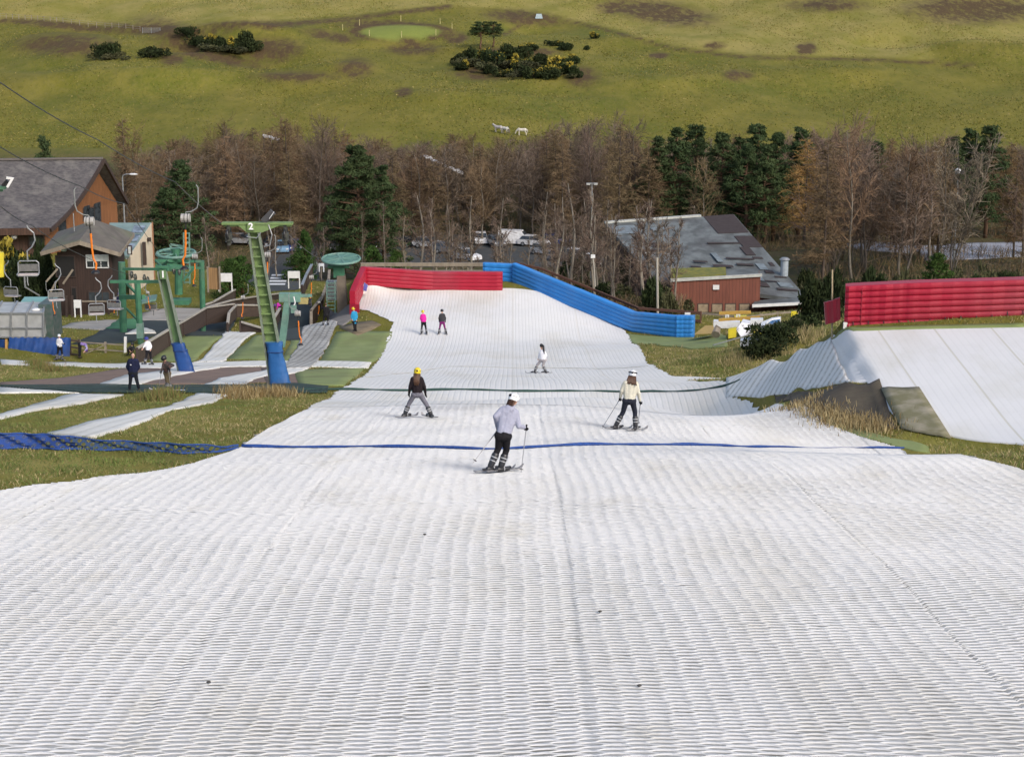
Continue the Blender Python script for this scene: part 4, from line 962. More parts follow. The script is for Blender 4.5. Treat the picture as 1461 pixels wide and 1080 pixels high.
m_pale = M_('pale_rail', (.4, .37, .32), (.33, .3, .25), 3, .85); m_yel = M_('yellow_paint', (.66, .55, .03), (.56, .46, .03), 3, .5)
m_green = M_('lift_green', (.06, .19, .105), (.045, .14, .085), 2.2, .6, dirt=(.1, .13, .1), spec=.3); m_green2 = M_('pale_lift_green', (.19, .28, .1), (.15, .225, .085), 2.4, .6, dirt=(.16, .17, .12), spec=.3); m_teal = M_('faded_green_paint', (.15, .29, .235), (.105, .21, .175), 3, .6, dirt=(.17, .2, .17))
m_orange = M_('orange_plastic', (.78, .2, .012), rough=.4); m_blackp = M_('black_plastic', (.015, .015, .017), rough=.45)
def dn(p, dz): return Vector((p.x, p.y, p.z + dz))
def grd(p, off=0): return Vector((p.x, p.y, h(p.x, p.y) + off))
def wallq(a, b, za, zb=None, th=.25):
    """vertical wall between plan points a and b; tops at a.z, b.z, bottom at za"""
    mb = MB(); zb = za if zb is None else zb; n = Vector((b.y-a.y, -(b.x-a.x), 0)).normalized()*th
    q = [Vector((a.x, a.y, za)), Vector((b.x, b.y, zb)), b, a]
    mb.hexa([p + n*0 for p in q], [p - n for p in q]); return mb
# -- big brown lodge, far left
e1, ap, e2 = U(71, 327, 187), U(147, 227, 196.5), U(181, 288, 203)
dl = Vector((-26, -3.0, 0))
lodge = thing('lodge', 'big brown timber lodge with a wide grey slate roof at the far left', 'building', (e1.x - 8, e1.y + 8, h(e1.x-8, e1.y+8)))
mb = MB(); P = []
for i in range(11):
    f = i/10; p = ap.lerp(e1, f); p.z -= .75*math.sin(math.pi*f)      # the roof flares out at the eave
    P.append([p, p + dl*.34 + Vector((0,0,.0)), p + dl*.67, p + dl])
mb.grid(P); mb.grid([[q + Vector((0,.1,-.35)) for q in reversed(r)] for r in P])
for r0, r1 in zip(P[:-1], P[1:]): mb.quad(r0[0], r1[0], r1[0] + Vector((0,.1,-.35)), r0[0] + Vector((0,.1,-.35)))
mb.grid([P[-1], [q + Vector((0,.1,-.35)) for q in P[-1]]])
mb.slab([ap, ap + dl, e2 + dl, e2], .3, Vector((.2, .7, .6)).normalized())
roof = part('roof', mb, m_slate, lodge)
for a, b_ in ((ap, e1), (ap, e2)):
    mb = MB(); up_ = 0
    pts = [a.lerp(b_, k/8) - Vector((-.1, 0, .75*math.sin(math.pi*k/8) if b_ is e1 else 0)) for k in range(9)]
    for k in range(8): mb.bar(pts[k] - Vector((0,0,.15)), pts[k+1] - Vector((0,0,.15)), .22, .4)
    part('bargeboard', mb, m_trim, roof)
mb = MB(); mb.bar(ap + Vector((0,0,.08)), ap + dl + Vector((0,0,.08)), .4, .18); part('ridge_cap', mb, M_('ridge_lead', (.15, .13, .12)), roof)
mb = MB(); mb.bar(e1 + Vector((0,-.1,-.2)), e1 + dl + Vector((0,-.1,-.2)), .3, .7); part('fascia', mb, m_cladx, lodge)
w1, wa, w2 = e1 + Vector((-.9, 1.2, .1)), ap + Vector((-1.1, 0, -.55)), e2 + Vector((-.9, -1.0, .1))
zb = h(e1.x, e1.y) - 1
mb = MB(); gable = [w1 + Vector((0,0,-.1))]
for k in range(7): 
    f = (k+1)/8; p = w1.lerp(wa, f); gable.append(p - Vector((0, 0, .72*math.sin(math.pi*f))))
gable += [wa, w2, Vector((w2.x, w2.y, zb)), Vector((w1.x, w1.y, zb))]
n = len(gable); mb.add(gable + [g_ + Vector((-.3, 0, 0)) for g_ in gable], [tuple(range(n)), tuple(range(2*n-1, n-1, -1))] + [(i, (i+1) % n, n + (i+1) % n, n+i) for i in range(n)])
part('gable_wall', mb, m_clad, lodge)
part('front_wall', wallq(w1 + dl, w1, zb), m_cladx, lodge)
for (u, v, wd, hh) in ((132, 303.5, 1.2, 1.5), (148, 303, 1.2, 2.0), (96, 323, 1.3, 1.1), (138, 308, 1.3, 1.6)):
    f = max(0, min(1, (u-72)/(180-72))); p = w1.lerp(w2, f); q = U(u, v, p.y); d = (w2-w1).normalized(); d.z = 0; d.normalize()
    c_ = Vector((p.x + .05, p.y, q.z)); mb = MB()
    M3 = Matrix((d, d.cross(Vector((0,0,-1))), Vector((0,0,1)))).transposed()
    mb.box(c_, (wd + .25, .16, hh + .25), M=M3); wf = part('window', mb, m_trim, lodge); mb = MB(); mb.box(c_, (wd, .2, hh), M=M3); part('pane', mb, m_glass, wf)
for u in (4, 52):
    q = U(u, 343 if u > 20 else 350, e1.y + .9); mb = MB(); mb.box(q, (1.6, .3, 1.2)); wf = part('window', mb, m_trim, lodge); mb = MB(); mb.box(q, (1.3, .36, .9)); part('pane', mb, m_glass, wf)
mb = MB(); mb.ell(U(20, 338, e1.y-.2), (.35, .3, .3), 10, 6); part('wall_lamp', mb, M_('lamp_grey', (.4, .4, .38)), lodge)
# -- dark ticket cabin with hipped roof
Yc = 158.0; cz = at(130, Yc).z
A0 = U(58, 359, Yc-1); B0 = U(171, 360, Yc-1); Bm = U(113, 343, Yc-1.6); Rg = U(136, 314, Yc+4.5); Bk = U(191, 332, Yc+9); Lk = U(82, 331, Yc+8)
cab = thing('cabin', 'dark brown two-storey timber ticket cabin with a grey hipped roof', 'cabin', (Bm.x, Yc+3, cz))
mb = MB(); th = .28
for q in ([A0, Bm, Rg], [Bm, B0, Rg], [B0, Bk, Rg], [Lk, A0, Rg], [Bk, Lk, Rg]):
    mb.add(q + [p - Vector((0,0,th)) for p in q], [(0,1,2), (5,4,3), (0,3,4,1), (1,4,5,2), (2,5,3,0)])
rf = part('roof', mb, m_felt, cab)
mb = MB()
for a, b_ in ((A0, Bm), (Bm, B0), (B0, Bk)): mb.bar(a - Vector((0,.06,.2)), b_ - Vector((0,.06,.2)), .14, .34)
part('fascia', mb, m_wood, rf)
mb = MB(); q = U(106, 330, Yc+2); mb.tube([q, q + Vector((0,0,1.6))], .05, 6); part('flue', mb, m_grey, rf)
cl, cr, ck = A0 + Vector((1.2, .8, -.2)), B0 + Vector((-.9, .8, -.25)), Bk + Vector((-.8, -.8, -.25))
for a, b_, mm in ((cl, cr, m_dark), (cr, ck, planks('dark_side_cladding', (.04, .022, .017), (.03, .017, .013), 1, .22))): part('wall', wallq(a, b_, cz - 1.5), mm, cab)
mb = MB(); tri = [cl + Vector((0,-.02,-.1)), cr + Vector((0,-.02,-.1)), Vector((Bm.x, cl.y-.02, Bm.z-.3))]; mb.add(tri + [p + Vector((0,.2,0)) for p in tri], [(0,1,2), (5,4,3), (0,3,4,1), (1,4,5,2), (2,5,3,0)]); part('gable', mb, m_dark, cab)
yb = cl.y - .03
def opening(nm, u0, v0, u1, v1, Y, fm, pm, par, dep=.12, split=0, fr=.1):
    a, b_ = U(u0, v0, Y), U(u1, v1, Y); c_ = (a+b_)/2; s_ = (abs(b_.x-a.x), dep, abs(a.z-b_.z))
    mb = MB(); mb.box(c_, (s_[0]+fr*2, dep, s_[2]+fr*2)); o = part(nm, mb, fm, par)
    mb = MB(); k = max(1, split); wd = (s_[0] - .08*(k-1))/k
    for i in range(k): mb.box(c_ + Vector((-s_[0]/2 + wd/2 + i*(wd+.08), 0, 0)), (wd, dep+.05, s_[2]))
    part('pane', mb, pm, o); return o
opening('window', 80, 366, 107, 394, yb, m_trim, m_void, cab)
wdw = opening('window', 124, 365, 154, 381, yb, m_white, m_glass, cab, split=3)
mb = MB(); a, b_ = U(124, 364.5, yb-.1), U(154, 373, yb-.1); mb.box((a+b_)/2, (b_.x-a.x, .06, a.z-b_.z)); part('blind', mb, m_blind, wdw)
opening('window', 127, 417, 156, 431, yb, m_trim, m_glass, cab, split=3); opening('door', 103, 411, 110, 445, yb, m_trim, m_void, cab)
opening('window', 183, 352, 187, 362, cr.y+2, m_trim, m_blind, cab)
for u in (91, 151): 
    mb = MB(); mb.box(U(u, 356, yb-.25), (.42, .4, .3)); part('lamp', mb, M_('lamp_teal', (.35, .45, .42)), cab)
for (u0, v0, u1, v1) in ((80, 402, 66, 430), (104, 385, 90, 405), (66, 402, 82, 384)):
    mb = MB(); mb.bar(U(u0, v0, yb-1.2), U(u1, v1, yb-1.2), .16); part('stair_rail', mb, m_wood, cab)
mb = MB(); mb.bar(U(115, 430, yb-.8), U(158, 430, yb-.8), .1, .12); part('balcony_rail', mb, m_wood, cab)
for u in (95, 103, 115, 155): mb = MB(); mb.bar(grd(U(u, 450, yb-1), -.3), U(u, 422 if u < 110 else 428, yb-1), .18); part('post', mb, m_trim, cab)
# -- cream annexe with a sloping glazed roof
Ya = 171.0; zc = at(205, Ya).z - 1.5
c0, c1, c2, c3 = U(156, 318, Ya+6), U(217, 318, Ya+6), U(186, 365, Ya-2), U(160, 365, Ya-2)
ann = thing('annexe', 'cream rendered annexe with a pale teal sloping roof beside the cabin', 'building', (c2.x, Ya, zc+1.5))
mb = MB(); mb.slab([c3, c2, c1, c0], .25); ar = part('roof', mb, M_('teal_roof', (.2, .28, .26), (.15, .21, .2), 1, .5), ann)
for f0, f1 in ((.12, .33), (.4, .6), (.66, .88)):
    q = [c3.lerp(c0, f0), c2.lerp(c1, f0), c2.lerp(c1, f1), c3.lerp(c0, f1)]; m0 = [q[0].lerp(q[1], .62), q[0].lerp(q[1], .92), q[3].lerp(q[2], .92), q[3].lerp(q[2], .62)]
    mb = MB(); mb.slab([p + Vector((0,-.03,.12)) for p in m0], .1); part('skylight', mb, M_('skylight_glass', (.3, .36, .42), (.08, .1, .12), 1.2, .15), ar)
mb = MB(); tri = [c2 + Vector((0,-.05,0)), c1 + Vector((0,-.05,0)), Vector((c1.x, c1.y, zc)), Vector((c2.x, c2.y, zc))]; mb.hexa(tri, [p + Vector((-.3,.2,0)) for p in tri]); part('wall', mb, m_cream, ann)
mb = MB(); mb.tube([Vector((c1.x+.05, c1.y-.15, c1.z+.1)), Vector((c1.x+.05, c1.y-.15, zc+1.5))], .07, 6); part('downpipe', mb, M_('rust_pipe', (.32, .16, .09)), ann)
for (u, v) in ((206, 362), (213, 342)): mb = MB(); mb.box(U(u, v, Ya+1.5 if u < 210 else Ya+4), (.3, .4, .35 if u > 210 else 2.2)); part('vent' if u > 210 else 'door', mb, m_trim, ann)
# -- grey glazed tank house
yt = G(82, 513, 95).y + 1.0; t0 = yt + 2.4; q0, q1, q2, q3 = U(-6, 447, t0), U(62, 447, t0), U(62, 481, t0), U(-6, 481, t0)
tank = thing('tank_house', 'grey panelled box with a framed translucent front at the left edge', 'shed', (q2.x, t0, q2.z))
zlo = h(q2.x, t0) + .2; zlo = min(zlo, q2.z); rr0, rr1 = U(-6, 431, t0+4), U(64, 431, t0+4)
mb = MB(); mb.hexa([Vector((q0.x, t0, q3.z)), Vector((q1.x, t0, q3.z)), Vector((rr1.x+.2, t0+4, q3.z)), Vector((rr0.x, t0+4, q3.z))], [q0, q1, rr1, rr0]); part('body', mb, M_('translucent_panel', (.4, .405, .4), (.3, .305, .3), 1.2, .4, dirt=(.14, .14, .13)), tank)
for k in range(4):
    u = -6 + 68*k/3 * 1.0; u = (-6, 16, 38.5, 62)[k]
    mb = MB(); a, b_ = U(u, 447, t0-.04), U(u, 481, t0-.04); mb.bar(a, b_, .13, .1); part('frame_bar', mb, m_grey, tank)
    mb = MB(); mb.bar(U(u, 447, t0-.02) + Vector((0,0,.06)), U(u + (2 if u > 50 else 9), 431, t0+4) + Vector((0,0,.06)), .12, .08); part('roof_bar', mb, m_grey, tank)
for v in (447, 468, 481):
    mb = MB(); mb.bar(U(-6, v, t0-.05), U(62, v, t0-.05), .1, .1); part('frame_rail', mb, m_grey, tank)
mb = MB(); a, b_ = U(30, 430, t0+4.2), U(82, 430, t0+4.2); c_, d_ = U(35, 423.5, t0+7), U(82, 423.5, t0+7); mb.slab([a, b_, d_, c_], .15); part('teal_roof', mb, M_('teal_sheet', (.2, .4, .38), (.15, .32, .3), 1.5, .5), tank)
mb = MB(); mb.box(U(72, 455, t0+3), (1.0, 2.5, 2.6)); part('end_plant', mb, M_('dark_green_metal', (.04, .08, .07), (.1, .11, .11), 3, .6), tank)
mb = MB(); mb.ell(U(51, 442, t0+1), (.3, .3, .12), 10, 6); part('roof_vent', mb, m_white, tank)
# -- blue tarpaulin
P = []
u_ = np.linspace(11, 99, 45)
for r in range(7):
    f = r/6; P.append([U(u, 483.5 + 28.5*f, yt) + Vector((0, .35*(1-f) - .016*math.sin(u*.9 + f*4) - .014*math.sin(u*2.1 - f*7) - .05*math.sin(u*.37+f*5), .04*math.sin(u*.7))) for u in u_])
mb = MB(); mb.grid(P); mb.grid([[p + Vector((0,.08,0)) for p in reversed(r)] for r in P])
solo('tarpaulin', mb, M_('blue_tarpaulin', (.018, .065, .24), (.012, .045, .17), 1.5, .35, bump=.5, spec=.4, dirt=(.1, .1, .16)), 'creased blue tarpaulin covering the base of the grey panelled box', 'tarpaulin', smooth=True)
mb = MB(); mb.grid([[U(u, 484 + 27*f, yt+.2) + Vector((0, .1*math.sin(u*1.3), 0)) for u in (-8, -4, 0, 4, 9)] for f in (0, .5, 1)]); mb.grid([[U(u, 484 + 27*f, yt+.3) + Vector((0, .1*math.sin(u*1.3), 0)) for u in (9, 4, 0, -4, -8)] for f in (0, .5, 1)])
solo('tarpaulin', mb, MATS['blue_tarpaulin'], 'narrow end piece of blue sheeting at the left picture edge', 'tarpaulin')
mb = MB(); mb.bar(U(9, 512, yt-.3), U(9, 484, yt), .16, .08); solo('plank', mb, M_('orange_wood', (.45, .25, .07)), 'orange-brown plank propped between two blue sheets', 'plank')
# -- patched-roof building on the right
bt = [U(863, 319, 184), U(1047, 306, 187), U(1154, 428, 160), U(938, 402, 163)]
rb = thing('clubhouse', 'low red-brown building with a big patched grey roof behind the blue barrier', 'building', (bt[2].x - 6, 170, h(bt[2].x-6, 170)))
m_pr = M_('patched_grey_roof', (.085, .092, .088), (.155, .17, .168), .8, .7, bump=.25, lo=.42, hi=.6, dirt=(.06, .055, .055), stretch=(1, .6, 1), detail=7)
mb = MB(); mb.slab(bt, .35); pr = part('roof', mb, m_pr, rb)
def rp_(s_, t_): return bt[0].lerp(bt[1], s_).lerp(bt[3].lerp(bt[2], s_), t_)
def roofpatch(s0, t0_, s1, t1, mm, lift=.025, nm='roof_patch'):
    q = [rp_(s0, t0_), rp_(s1, t0_), rp_(s1, t1), rp_(s0, t1)]; mb = MB(); mb.slab([p + Vector((0,0,lift)) for p in q], .03); part(nm, mb, mm, pr)
m_pt = M_('dark_roof_patch', (.034, .022, .02), (.045, .032, .03), 2, .85); m_pt2 = M_('pale_roof_patch', (.2, .235, .25), (.12, .14, .15), 1.6, .6)
for a in ((.76,.0,.995,.24),(.86,.28,1.0,.42),(.83,.42,.9,.52),(.2,.36,.27,.38),(.2,.4,.33,.425),(.14,.47,.34,.49),(.62,.36,.86,.375),(.66,.56,.86,.575),(.52,.66,.66,.685),(.4,.62,.5,.64),(.7,.63,.82,.65),(.5,.75,.7,.765),
          (.86,.54,.93,.56),(.94,.6,.97,.64),(.86,.7,.92,.73),(.9,.76,.98,.775),(.42,.8,.56,.82),(.62,.85,.8,.9),(.84,.9,.98,.92),(.35,.7,.42,.715),(.8,.82,.9,.83)):
    roofpatch(*a, m_pt)
for a in ((.02,.06,.2,.2),(.58,.5,.62,.62),(.84,.62,.9,.69),(.7,.78,.8,.83),(.88,.83,.97,.88),(.3,.12,.4,.17)): roofpatch(*a, m_pt2, .015, 'weathered_sheet')
mb = MB(); mb.bar(bt[0] + Vector((0,.1,.1)), bt[0].lerp(bt[1], .74) + Vector((0,.1,.1)), .5, .2); part('ridge_cap', mb, M_('pale_ridge', (.45, .46, .43)), pr)
zr = h(bt[2].x-8, 163) - 2
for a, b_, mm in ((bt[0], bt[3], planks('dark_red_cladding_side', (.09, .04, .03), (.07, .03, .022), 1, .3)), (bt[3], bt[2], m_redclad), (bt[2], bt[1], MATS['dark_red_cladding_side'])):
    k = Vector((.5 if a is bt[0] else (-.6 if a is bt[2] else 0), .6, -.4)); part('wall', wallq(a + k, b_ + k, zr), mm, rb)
f0, f1 = U(958, 401.5, 158.5), U(1085, 394, 160); g0 = zr
mb = MB(); bk0, bk1 = f0 + Vector((.3, 4.5, 0)), f1 + Vector((.3, 3.5, 0))
mb.hexa([Vector((p.x, p.y, g0)) for p in (f0, f1, bk1, bk0)], [f0, f1, bk1, bk0]); part('extension_wall', mb, m_redclad, rb)
mb = MB(); mb.bar(f0 + Vector((-.1,-.06,.1)), f1 + Vector((.1,-.06,.1)), .25, .25); part('parapet', mb, M_('pale_ridge', (.45, .46, .43)), rb)
mb = MB(); mb.slab([p + Vector((0,0,.12)) for p in (f0 + Vector((0,.4,0)), f1 + Vector((-3,.4,0)), bk1 + Vector((-3,0,.1)), bk0 + Vector((0,0,.3)))], .1); part('moss', mb, M_('roof_moss', (.2, .18, .03), (.1, .12, .03), 2, .95, bump=.6), rb)
mb = MB(); mb.slab([p + Vector((0,0,.06)) for p in (f0 + Vector((.1,.3,0)), f1 + Vector((-.1,.3,0)), bk1, bk0)], .05); part('flat_roof', mb, m_pr, rb)
mb = MB(); mb.box(f0.lerp(f1, .5) + Vector((0, -.12, -.75)), (.55, .12, .4)); part('wall_sign', mb, m_white, rb)
for u in (1003, 1023, 1042, 1062):
    p = f0.lerp(f1, (u-958)/127); q = U(u, 440.5, p.y - .1); mb = MB(); mb.box(Vector((q.x, p.y-.02, q.z)), (1.0, .14, .95)); o = part('window', mb, m_trim, rb); mb = MB(); mb.box(Vector((q.x, p.y-.05, q.z)), (.85, .14, .8)); part('board', mb, M_('plywood', (.33, .26, .17), (.22, .17, .11), 3, .85), o)
pq = U(1119, 386, 167); mb = MB(); mb.tube([pq - Vector((0,0,.8)), pq + Vector((0,0,1.0))], .36, 12); ch = part('chimney', mb, M_('chimney_grey', (.35, .4, .44), rough=.5), rb); mb = MB(); mb.tube([pq + Vector((0,0,1.02)), pq + Vector((0,0,1.2))], [.5, .3], 12); part('chimney_cap', mb, m_grey, ch)
mb = MB(); lq = [U(1073, 434.5, 157.6), U(1078, 429, 160.5), U(1153, 422, 161.5), U(1153, 430.5, 158)]; mb.slab(lq, .2); part('porch_roof', mb, m_pr, rb)
mb = MB(); mb.bar(lq[0] + Vector((0,-.05,-.12)), lq[3] + Vector((0,-.05,-.12)), .15, .25); part('porch_gutter', mb, m_white, rb)
# ------------------------------------------------------------------ fences, walls and rails
def timber_wall(label, pts, Ys, hpx, mat=m_tim, rail=m_pale, name='timber_wall', cat='wall', th=.14, posts=True, post_up=.12):
    """pts: top edge in photo positions, wall reaches the ground"""
    P = [U(u, v, y) for (u, v), y in zip(pts, Ys)]
    t = thing(name, label, cat, grd(P[0]))
    for a, b_ in zip(P[:-1], P[1:]):
        mb = MB(); hb = hpx
        bot = [Vector((p.x, p.y, max(p.z - hpx, min(h(p.x, p.y) - .15, p.z - .5)))) for p in (a, b_)]
        n = Vector((b_.y-a.y, -(b_.x-a.x), 0)).normalized()*th
        q = [bot[0], bot[1], b_, a]; mb.hexa(q, [p - n for p in q]); part('boarding', mb, mat, t)
        mb = MB(); mb.bar(a + Vector((0,0,.05)), b_ + Vector((0,0,.05)), .22, .1); part('top_rail', mb, rail, t)
    if posts:
        for p in P: mb = MB(); mb.bar(p + Vector((0,-.12,-hpx)), p + Vector((0,-.12,post_up)), .14); part('post', mb, m_trim, t)
    return t
timber_wall('long dark timber retaining wall stepping up beside the left turf', [(196,498),(241,471),(261,459.5),(294,440),(334,434.5)], [117, 126, 132, 140, 146], 1.3)
timber_wall('dark timber ramp wall rising to the car park behind the tall tower', [(292,440),(332,429),(365,424),(402,419)], [142, 150, 157, 165], 1.1)
timber_wall('short dark timber fence beside the mown bank', [(288,437),(304,432),(335,414)], [150, 152, 166], 1.0)
timber_wall('low brown timber pen wall at the foot of the tall tower', [(325,462),(327,447),(337,436),(392,436.5)], [136, 141, 147, 149], 1.0)
timber_wall('brown timber wall on the right of the pen behind the tall tower', [(343,460),(380,471),(389,458),(401,438)], [135, 134, 138, 148], .95)
timber_wall('brown timber wall of the tow ramp with a curved pale rail', [(444,465),(444,444),(452,434),(460,424),(469,400),(470,386)], [141, 143, 145, 147, 152, 156], 1.4, rail=m_wood)
timber_wall('grey-railed timber wall on the far side of the tow ramp', [(431,408),(437,393),(445,378)], [150, 156, 162], 1.2, rail=m_grey)
def rail_fence(label, pts, Ys, hgt, rails=2, wd=.12, mat=m_wood, n=6, name='rail_fence', gpost=None):
    P = [U(u, v, y) for (u, v), y in zip(pts, Ys)]; t = thing(name, label, 'fence', grd(P[0]))
    for k in range(rails):
        mb = MB(); dz = -hgt*.45*k
        for a, b_ in zip(P[:-1], P[1:]): mb.bar(a + Vector((0,0,dz)), b_ + Vector((0,0,dz)), wd, wd*1.3)
        part('rail', mb, mat, t)
    for i in range(n):
        f = i/(n-1)*(len(P)-1); j = min(int(f), len(P)-2); p = P[j].lerp(P[j+1], f-j)
        mb = MB(); mb.bar(Vector((p.x, p.y+.08, p.z-hgt)), p + Vector((0,.08,.12)), .14); part('post', mb, gpost or mat, t)
    return t
rail_fence('weathered log rail fence behind the long red barrier', [(515,377.5),(600,377.5),(690,377.5)], [150.5, 150.5, 150.5], 1.4, 2, .22, n=9)
rail_fence('brown timber fence running down behind the blue barrier', [(737,376),(770,383),(850,415),(911,440),(1000,446.5)], [150, 149, 146, 140, 138], 1.4, 2, .14, M_('red_brown_timber', (.12, .055, .035), (.09, .04, .028), 3, .85), n=14)
rail_fence('grey rail fence between the clubhouse and the bank', [(1000,447),(1060,453),(1110,447),(1168,442)], [140, 139, 140, 142], 1.0, 2, .1, m_wood, n=7)
rail_fence('metal field fence with timber posts beside the blue tarpaulin', [(99,485),(112,487)], [yt+.5, yt+.5], 1.1, 3, .08, m_tim, n=2)
g_ = rail_fence('wooden field gate with wire mesh beside the white post', [(113,488),(150,490.5),(178,492.5)], [yt+1.2, yt+1.2, yt+1], 1.0, 3, .06, m_wood, n=3, name='field_gate')
mb = MB(); mb.bar(U(114, 508, yt+1.2), U(150, 492, yt+1.2), .06); part('brace', mb, m_wood, g_)
mb = MB(); mb.bar(grd(U(179, 512, yt+1), -.1), U(179, 480.5, yt+1), .17); solo('white_post', mb, m_white, 'thick white post at the end of the wooden field gate', 'post')
t = thing('board_fence', 'short orange-brown upright board fence between the station and the left notice board', 'fence', at(305, 158))
mb = MB(); a, b_ = U(296, 382, 158), U(313, 383, 158); mb.hexa([Vector((a.x, 158, a.z-1.9)), Vector((b_.x, 158, b_.z-1.9)), Vector((b_.x, 158.12, b_.z-1.9)), Vector((a.x, 158.12, a.z-1.9))], [a, b_, b_ + Vector((0,.12,0)), a + Vector((0,.12,0))]); part('boarding', mb, planks('orange_boards', (.32, .19, .08), (.25, .14, .06), 0, .2), t)
for u in (296, 313): mb = MB(); q = U(u, 382, 157.9); mb.bar(q - Vector((0,0,2.2)), q + Vector((0,0,.1)), .14); part('post', mb, m_wood, t)
# ------------------------------------------------------------------ signs and lamps
def board(label, u0, v0, u1, v1, Y, leg=.9, mat=None, cat='sign', name='notice_board'):
    a, b_ = U(u0, v0, Y), U(u1, v1, Y); c_ = (a+b_)/2; t = thing(name, label, cat, grd(c_))
    mb = MB(); mb.box(c_, (b_.x-a.x, .08, a.z-b_.z)); part('panel', mb, mat or m_white, t)
    for x in (a.x + .05, b_.x - .05): mb = MB(); mb.bar(Vector((x, Y+.02, b_.z - leg)), Vector((x, Y+.02, a.z)), .1); part('leg', mb, mat or m_white, t)
    return t
board('white notice board on two legs by the mown bank', 311, 390, 331.5, 402, 163, .9)
board('white notice board on two legs beside the zebra crossing', 410.5, 387, 428, 397, 172, 1.0)
board('blank white panel leaning by the cabin door', 105, 428, 116, 439.5, 150, .8)
board('small yellow and white notice on the fence right of the clubhouse', 1129, 444, 1138, 450.5, 139.5, .6, m_yel)
board('small white notice on the fence above the blue barrier end', 977, 446, 985, 449.5, 137, .6)
board('small pale notice on the rail left of the far bullwheel', 454.5, 376, 462.5, 380, 155, .5, M_('pale_notice', (.6, .62, .66)))
board('white square notice on the orange rail, left one', 1035, 445.5, 1040, 450, 138, .4); board('white square notice on the orange rail, right one', 1050.5, 445, 1056, 449.5, 138, .4)
def lamp(label, u, vt, vb, Y, kind):
    if kind == 'short': Y = G(u, vb, 155).y
    b_ = grd(U(u, vb, Y)); tp = U(u, vt, Y); t = thing('lamp_post', label, 'lamp post', b_)
    mb = MB(); mb.tube([b_, Vector((b_.x, b_.y, tp.z))], [.13, .08] if kind != 'short' else [.09, .09], 8); part('pole', mb, m_grey, t); tp = Vector((b_.x, b_.y, tp.z))
    mb = MB()
    if kind == 'T':
        mb.bar(tp + Vector((-.55,0,0)), tp + Vector((.55,0,0)), .16, .12); part('crossbar', mb, m_grey, t)
        for s in (-.4, .4): mb = MB(); mb.box(tp + Vector((s, -.1, -.05)), (.4, .4, .2)); part('lamp_head', mb, M_('lamp_grey', (.4, .4, .38)), t)
    elif kind == 'arm':
        mb.tube([tp, tp + Vector((.08,0,.28)), tp + Vector((.4,0,.4)), tp + Vector((.9,0,.42))], .06, 6); part('arm', mb, m_grey, t)
        mb = MB(); mb.ell(tp + Vector((1.25,0,.4)), (.5, .2, .13), 12, 7); part('lamp_head', mb, M_('lamp_white', (.66, .67, .68)), t)
    elif kind == 'spot':
        mb.ell(tp + Vector((-.1,-.15,.1)), (.38, .3, .4), 12, 8); part('lamp_head', mb, M_('lamp_white', (.66, .67, .68)), t, smooth=True)
        mb = MB(); mb.box(tp + Vector((.55,0,-.05)), (.5, .4, .3)); part('lamp_head', mb, m_gutter, t)
    else:
        mb.tube([tp - Vector((0,0,.02)), tp + Vector((0,0,.4))], .14, 10); part('lamp_head', mb, M_('lamp_white', (.66, .67, .68)), t)
    return t
lamp('tall grey floodlight pole with a flat T top left of the clubhouse', 843.5, 262, 372, 196, 'T')
lamp('tall lamp pole with a round white spotlight among the right-hand trees', 1362, 246, 345, 215, 'spot')
lamp('grey street lamp with a curved arm beside the lodge gable', 179, 254, 345, 206, 'arm')
for u, vt, vb, Y, wh in ((393,377,386,183,'near the two blue parked cars'),(471,358,368,196,'left of the dark pine, behind the bullwheel'),(494.5,353,363,205,'below the dark pine trunk'),(537,352,362,205,'right of the dark pine')):
    lamp(f'short black bollard lamp with a white top {wh}', u, vt, vb, Y, 'short')
p0 = grd(U(939, 420, 143)); mb = MB(); mb.tube([Vector((p0.x, p0.y, U(937, 435, 143).z-1)), U(937.5, 368, 143)], [.1, .09], 8); solo('timber_pole', mb, m_pale, 'pale leaning timber pole in front of the clubhouse wall', 'pole')
mb = MB(); q = U(846, 366, 147); mb.tube([Vector((q.x+.2, q.y, q.z-2.5)), Vector((q.x+.1, q.y, q.z-1)), q], [.07, .06, .06], 7); o = solo('crooked_post', mb, m_pale, 'crooked pale post with a white box behind the blue barrier', 'post'); mb = MB(); mb.box(q, (.35, .25, .25)); part('box', mb, m_white, o)
mb = MB(); q = U(924, 362, 168); mb.tube([q + Vector((0,0,-1.3)), q], [.06, .06], 7); o = solo('flue_pipe', mb, m_grey, 'thin flue pipe with a white cowl on the patched roof', 'flue'); mb = MB(); mb.box(q, (.4, .3, .2)); part('cowl', mb, m_white, o)
# ------------------------------------------------------------------ slide pieces on the grass by the blue barrier
m_pan = M_('white_panel', (.72, .73, .75), (.62, .63, .66), 2, .4, dirt=(.5, .5, .5)); m_sand = M_('ochre_sheet', (.42, .29, .09), (.34, .23, .08), 2, .8)
ZP = (960, 420, 5.218)
VOFF = G(1040, 484, 95).y - 119.0
def V_(x, y, Y):
    Y = Y + VOFF; return U(ZP[0] + x/ZP[2], ZP[1] + y/ZP[2], Y)
def block(nm, lab, x0, y0, x1, y1, Y, dep, mat, cat='obstacle', tilt=0):
    Y = G(ZP[0] + (x0+x1)/2/ZP[2], ZP[1] + y1/ZP[2], 95).y - .3
    Y -= VOFF; a, b_, c_, d_ = V_(x0, y1, Y), V_(x1, y1 + tilt, Y), V_(x1, y0 + tilt, Y), V_(x0, y0, Y); back = Vector((.1, dep, .0)); mb = MB()
    mb.hexa([a, b_, b_+back, a+back], [d_, c_, c_+back, d_+back]); return solo(nm, mb, mat, lab, cat)
block('white_beam', 'long white slab obstacle lying behind the ochre sheet', 302, 198, 498, 250, 124, .6, m_pan, tilt=8)
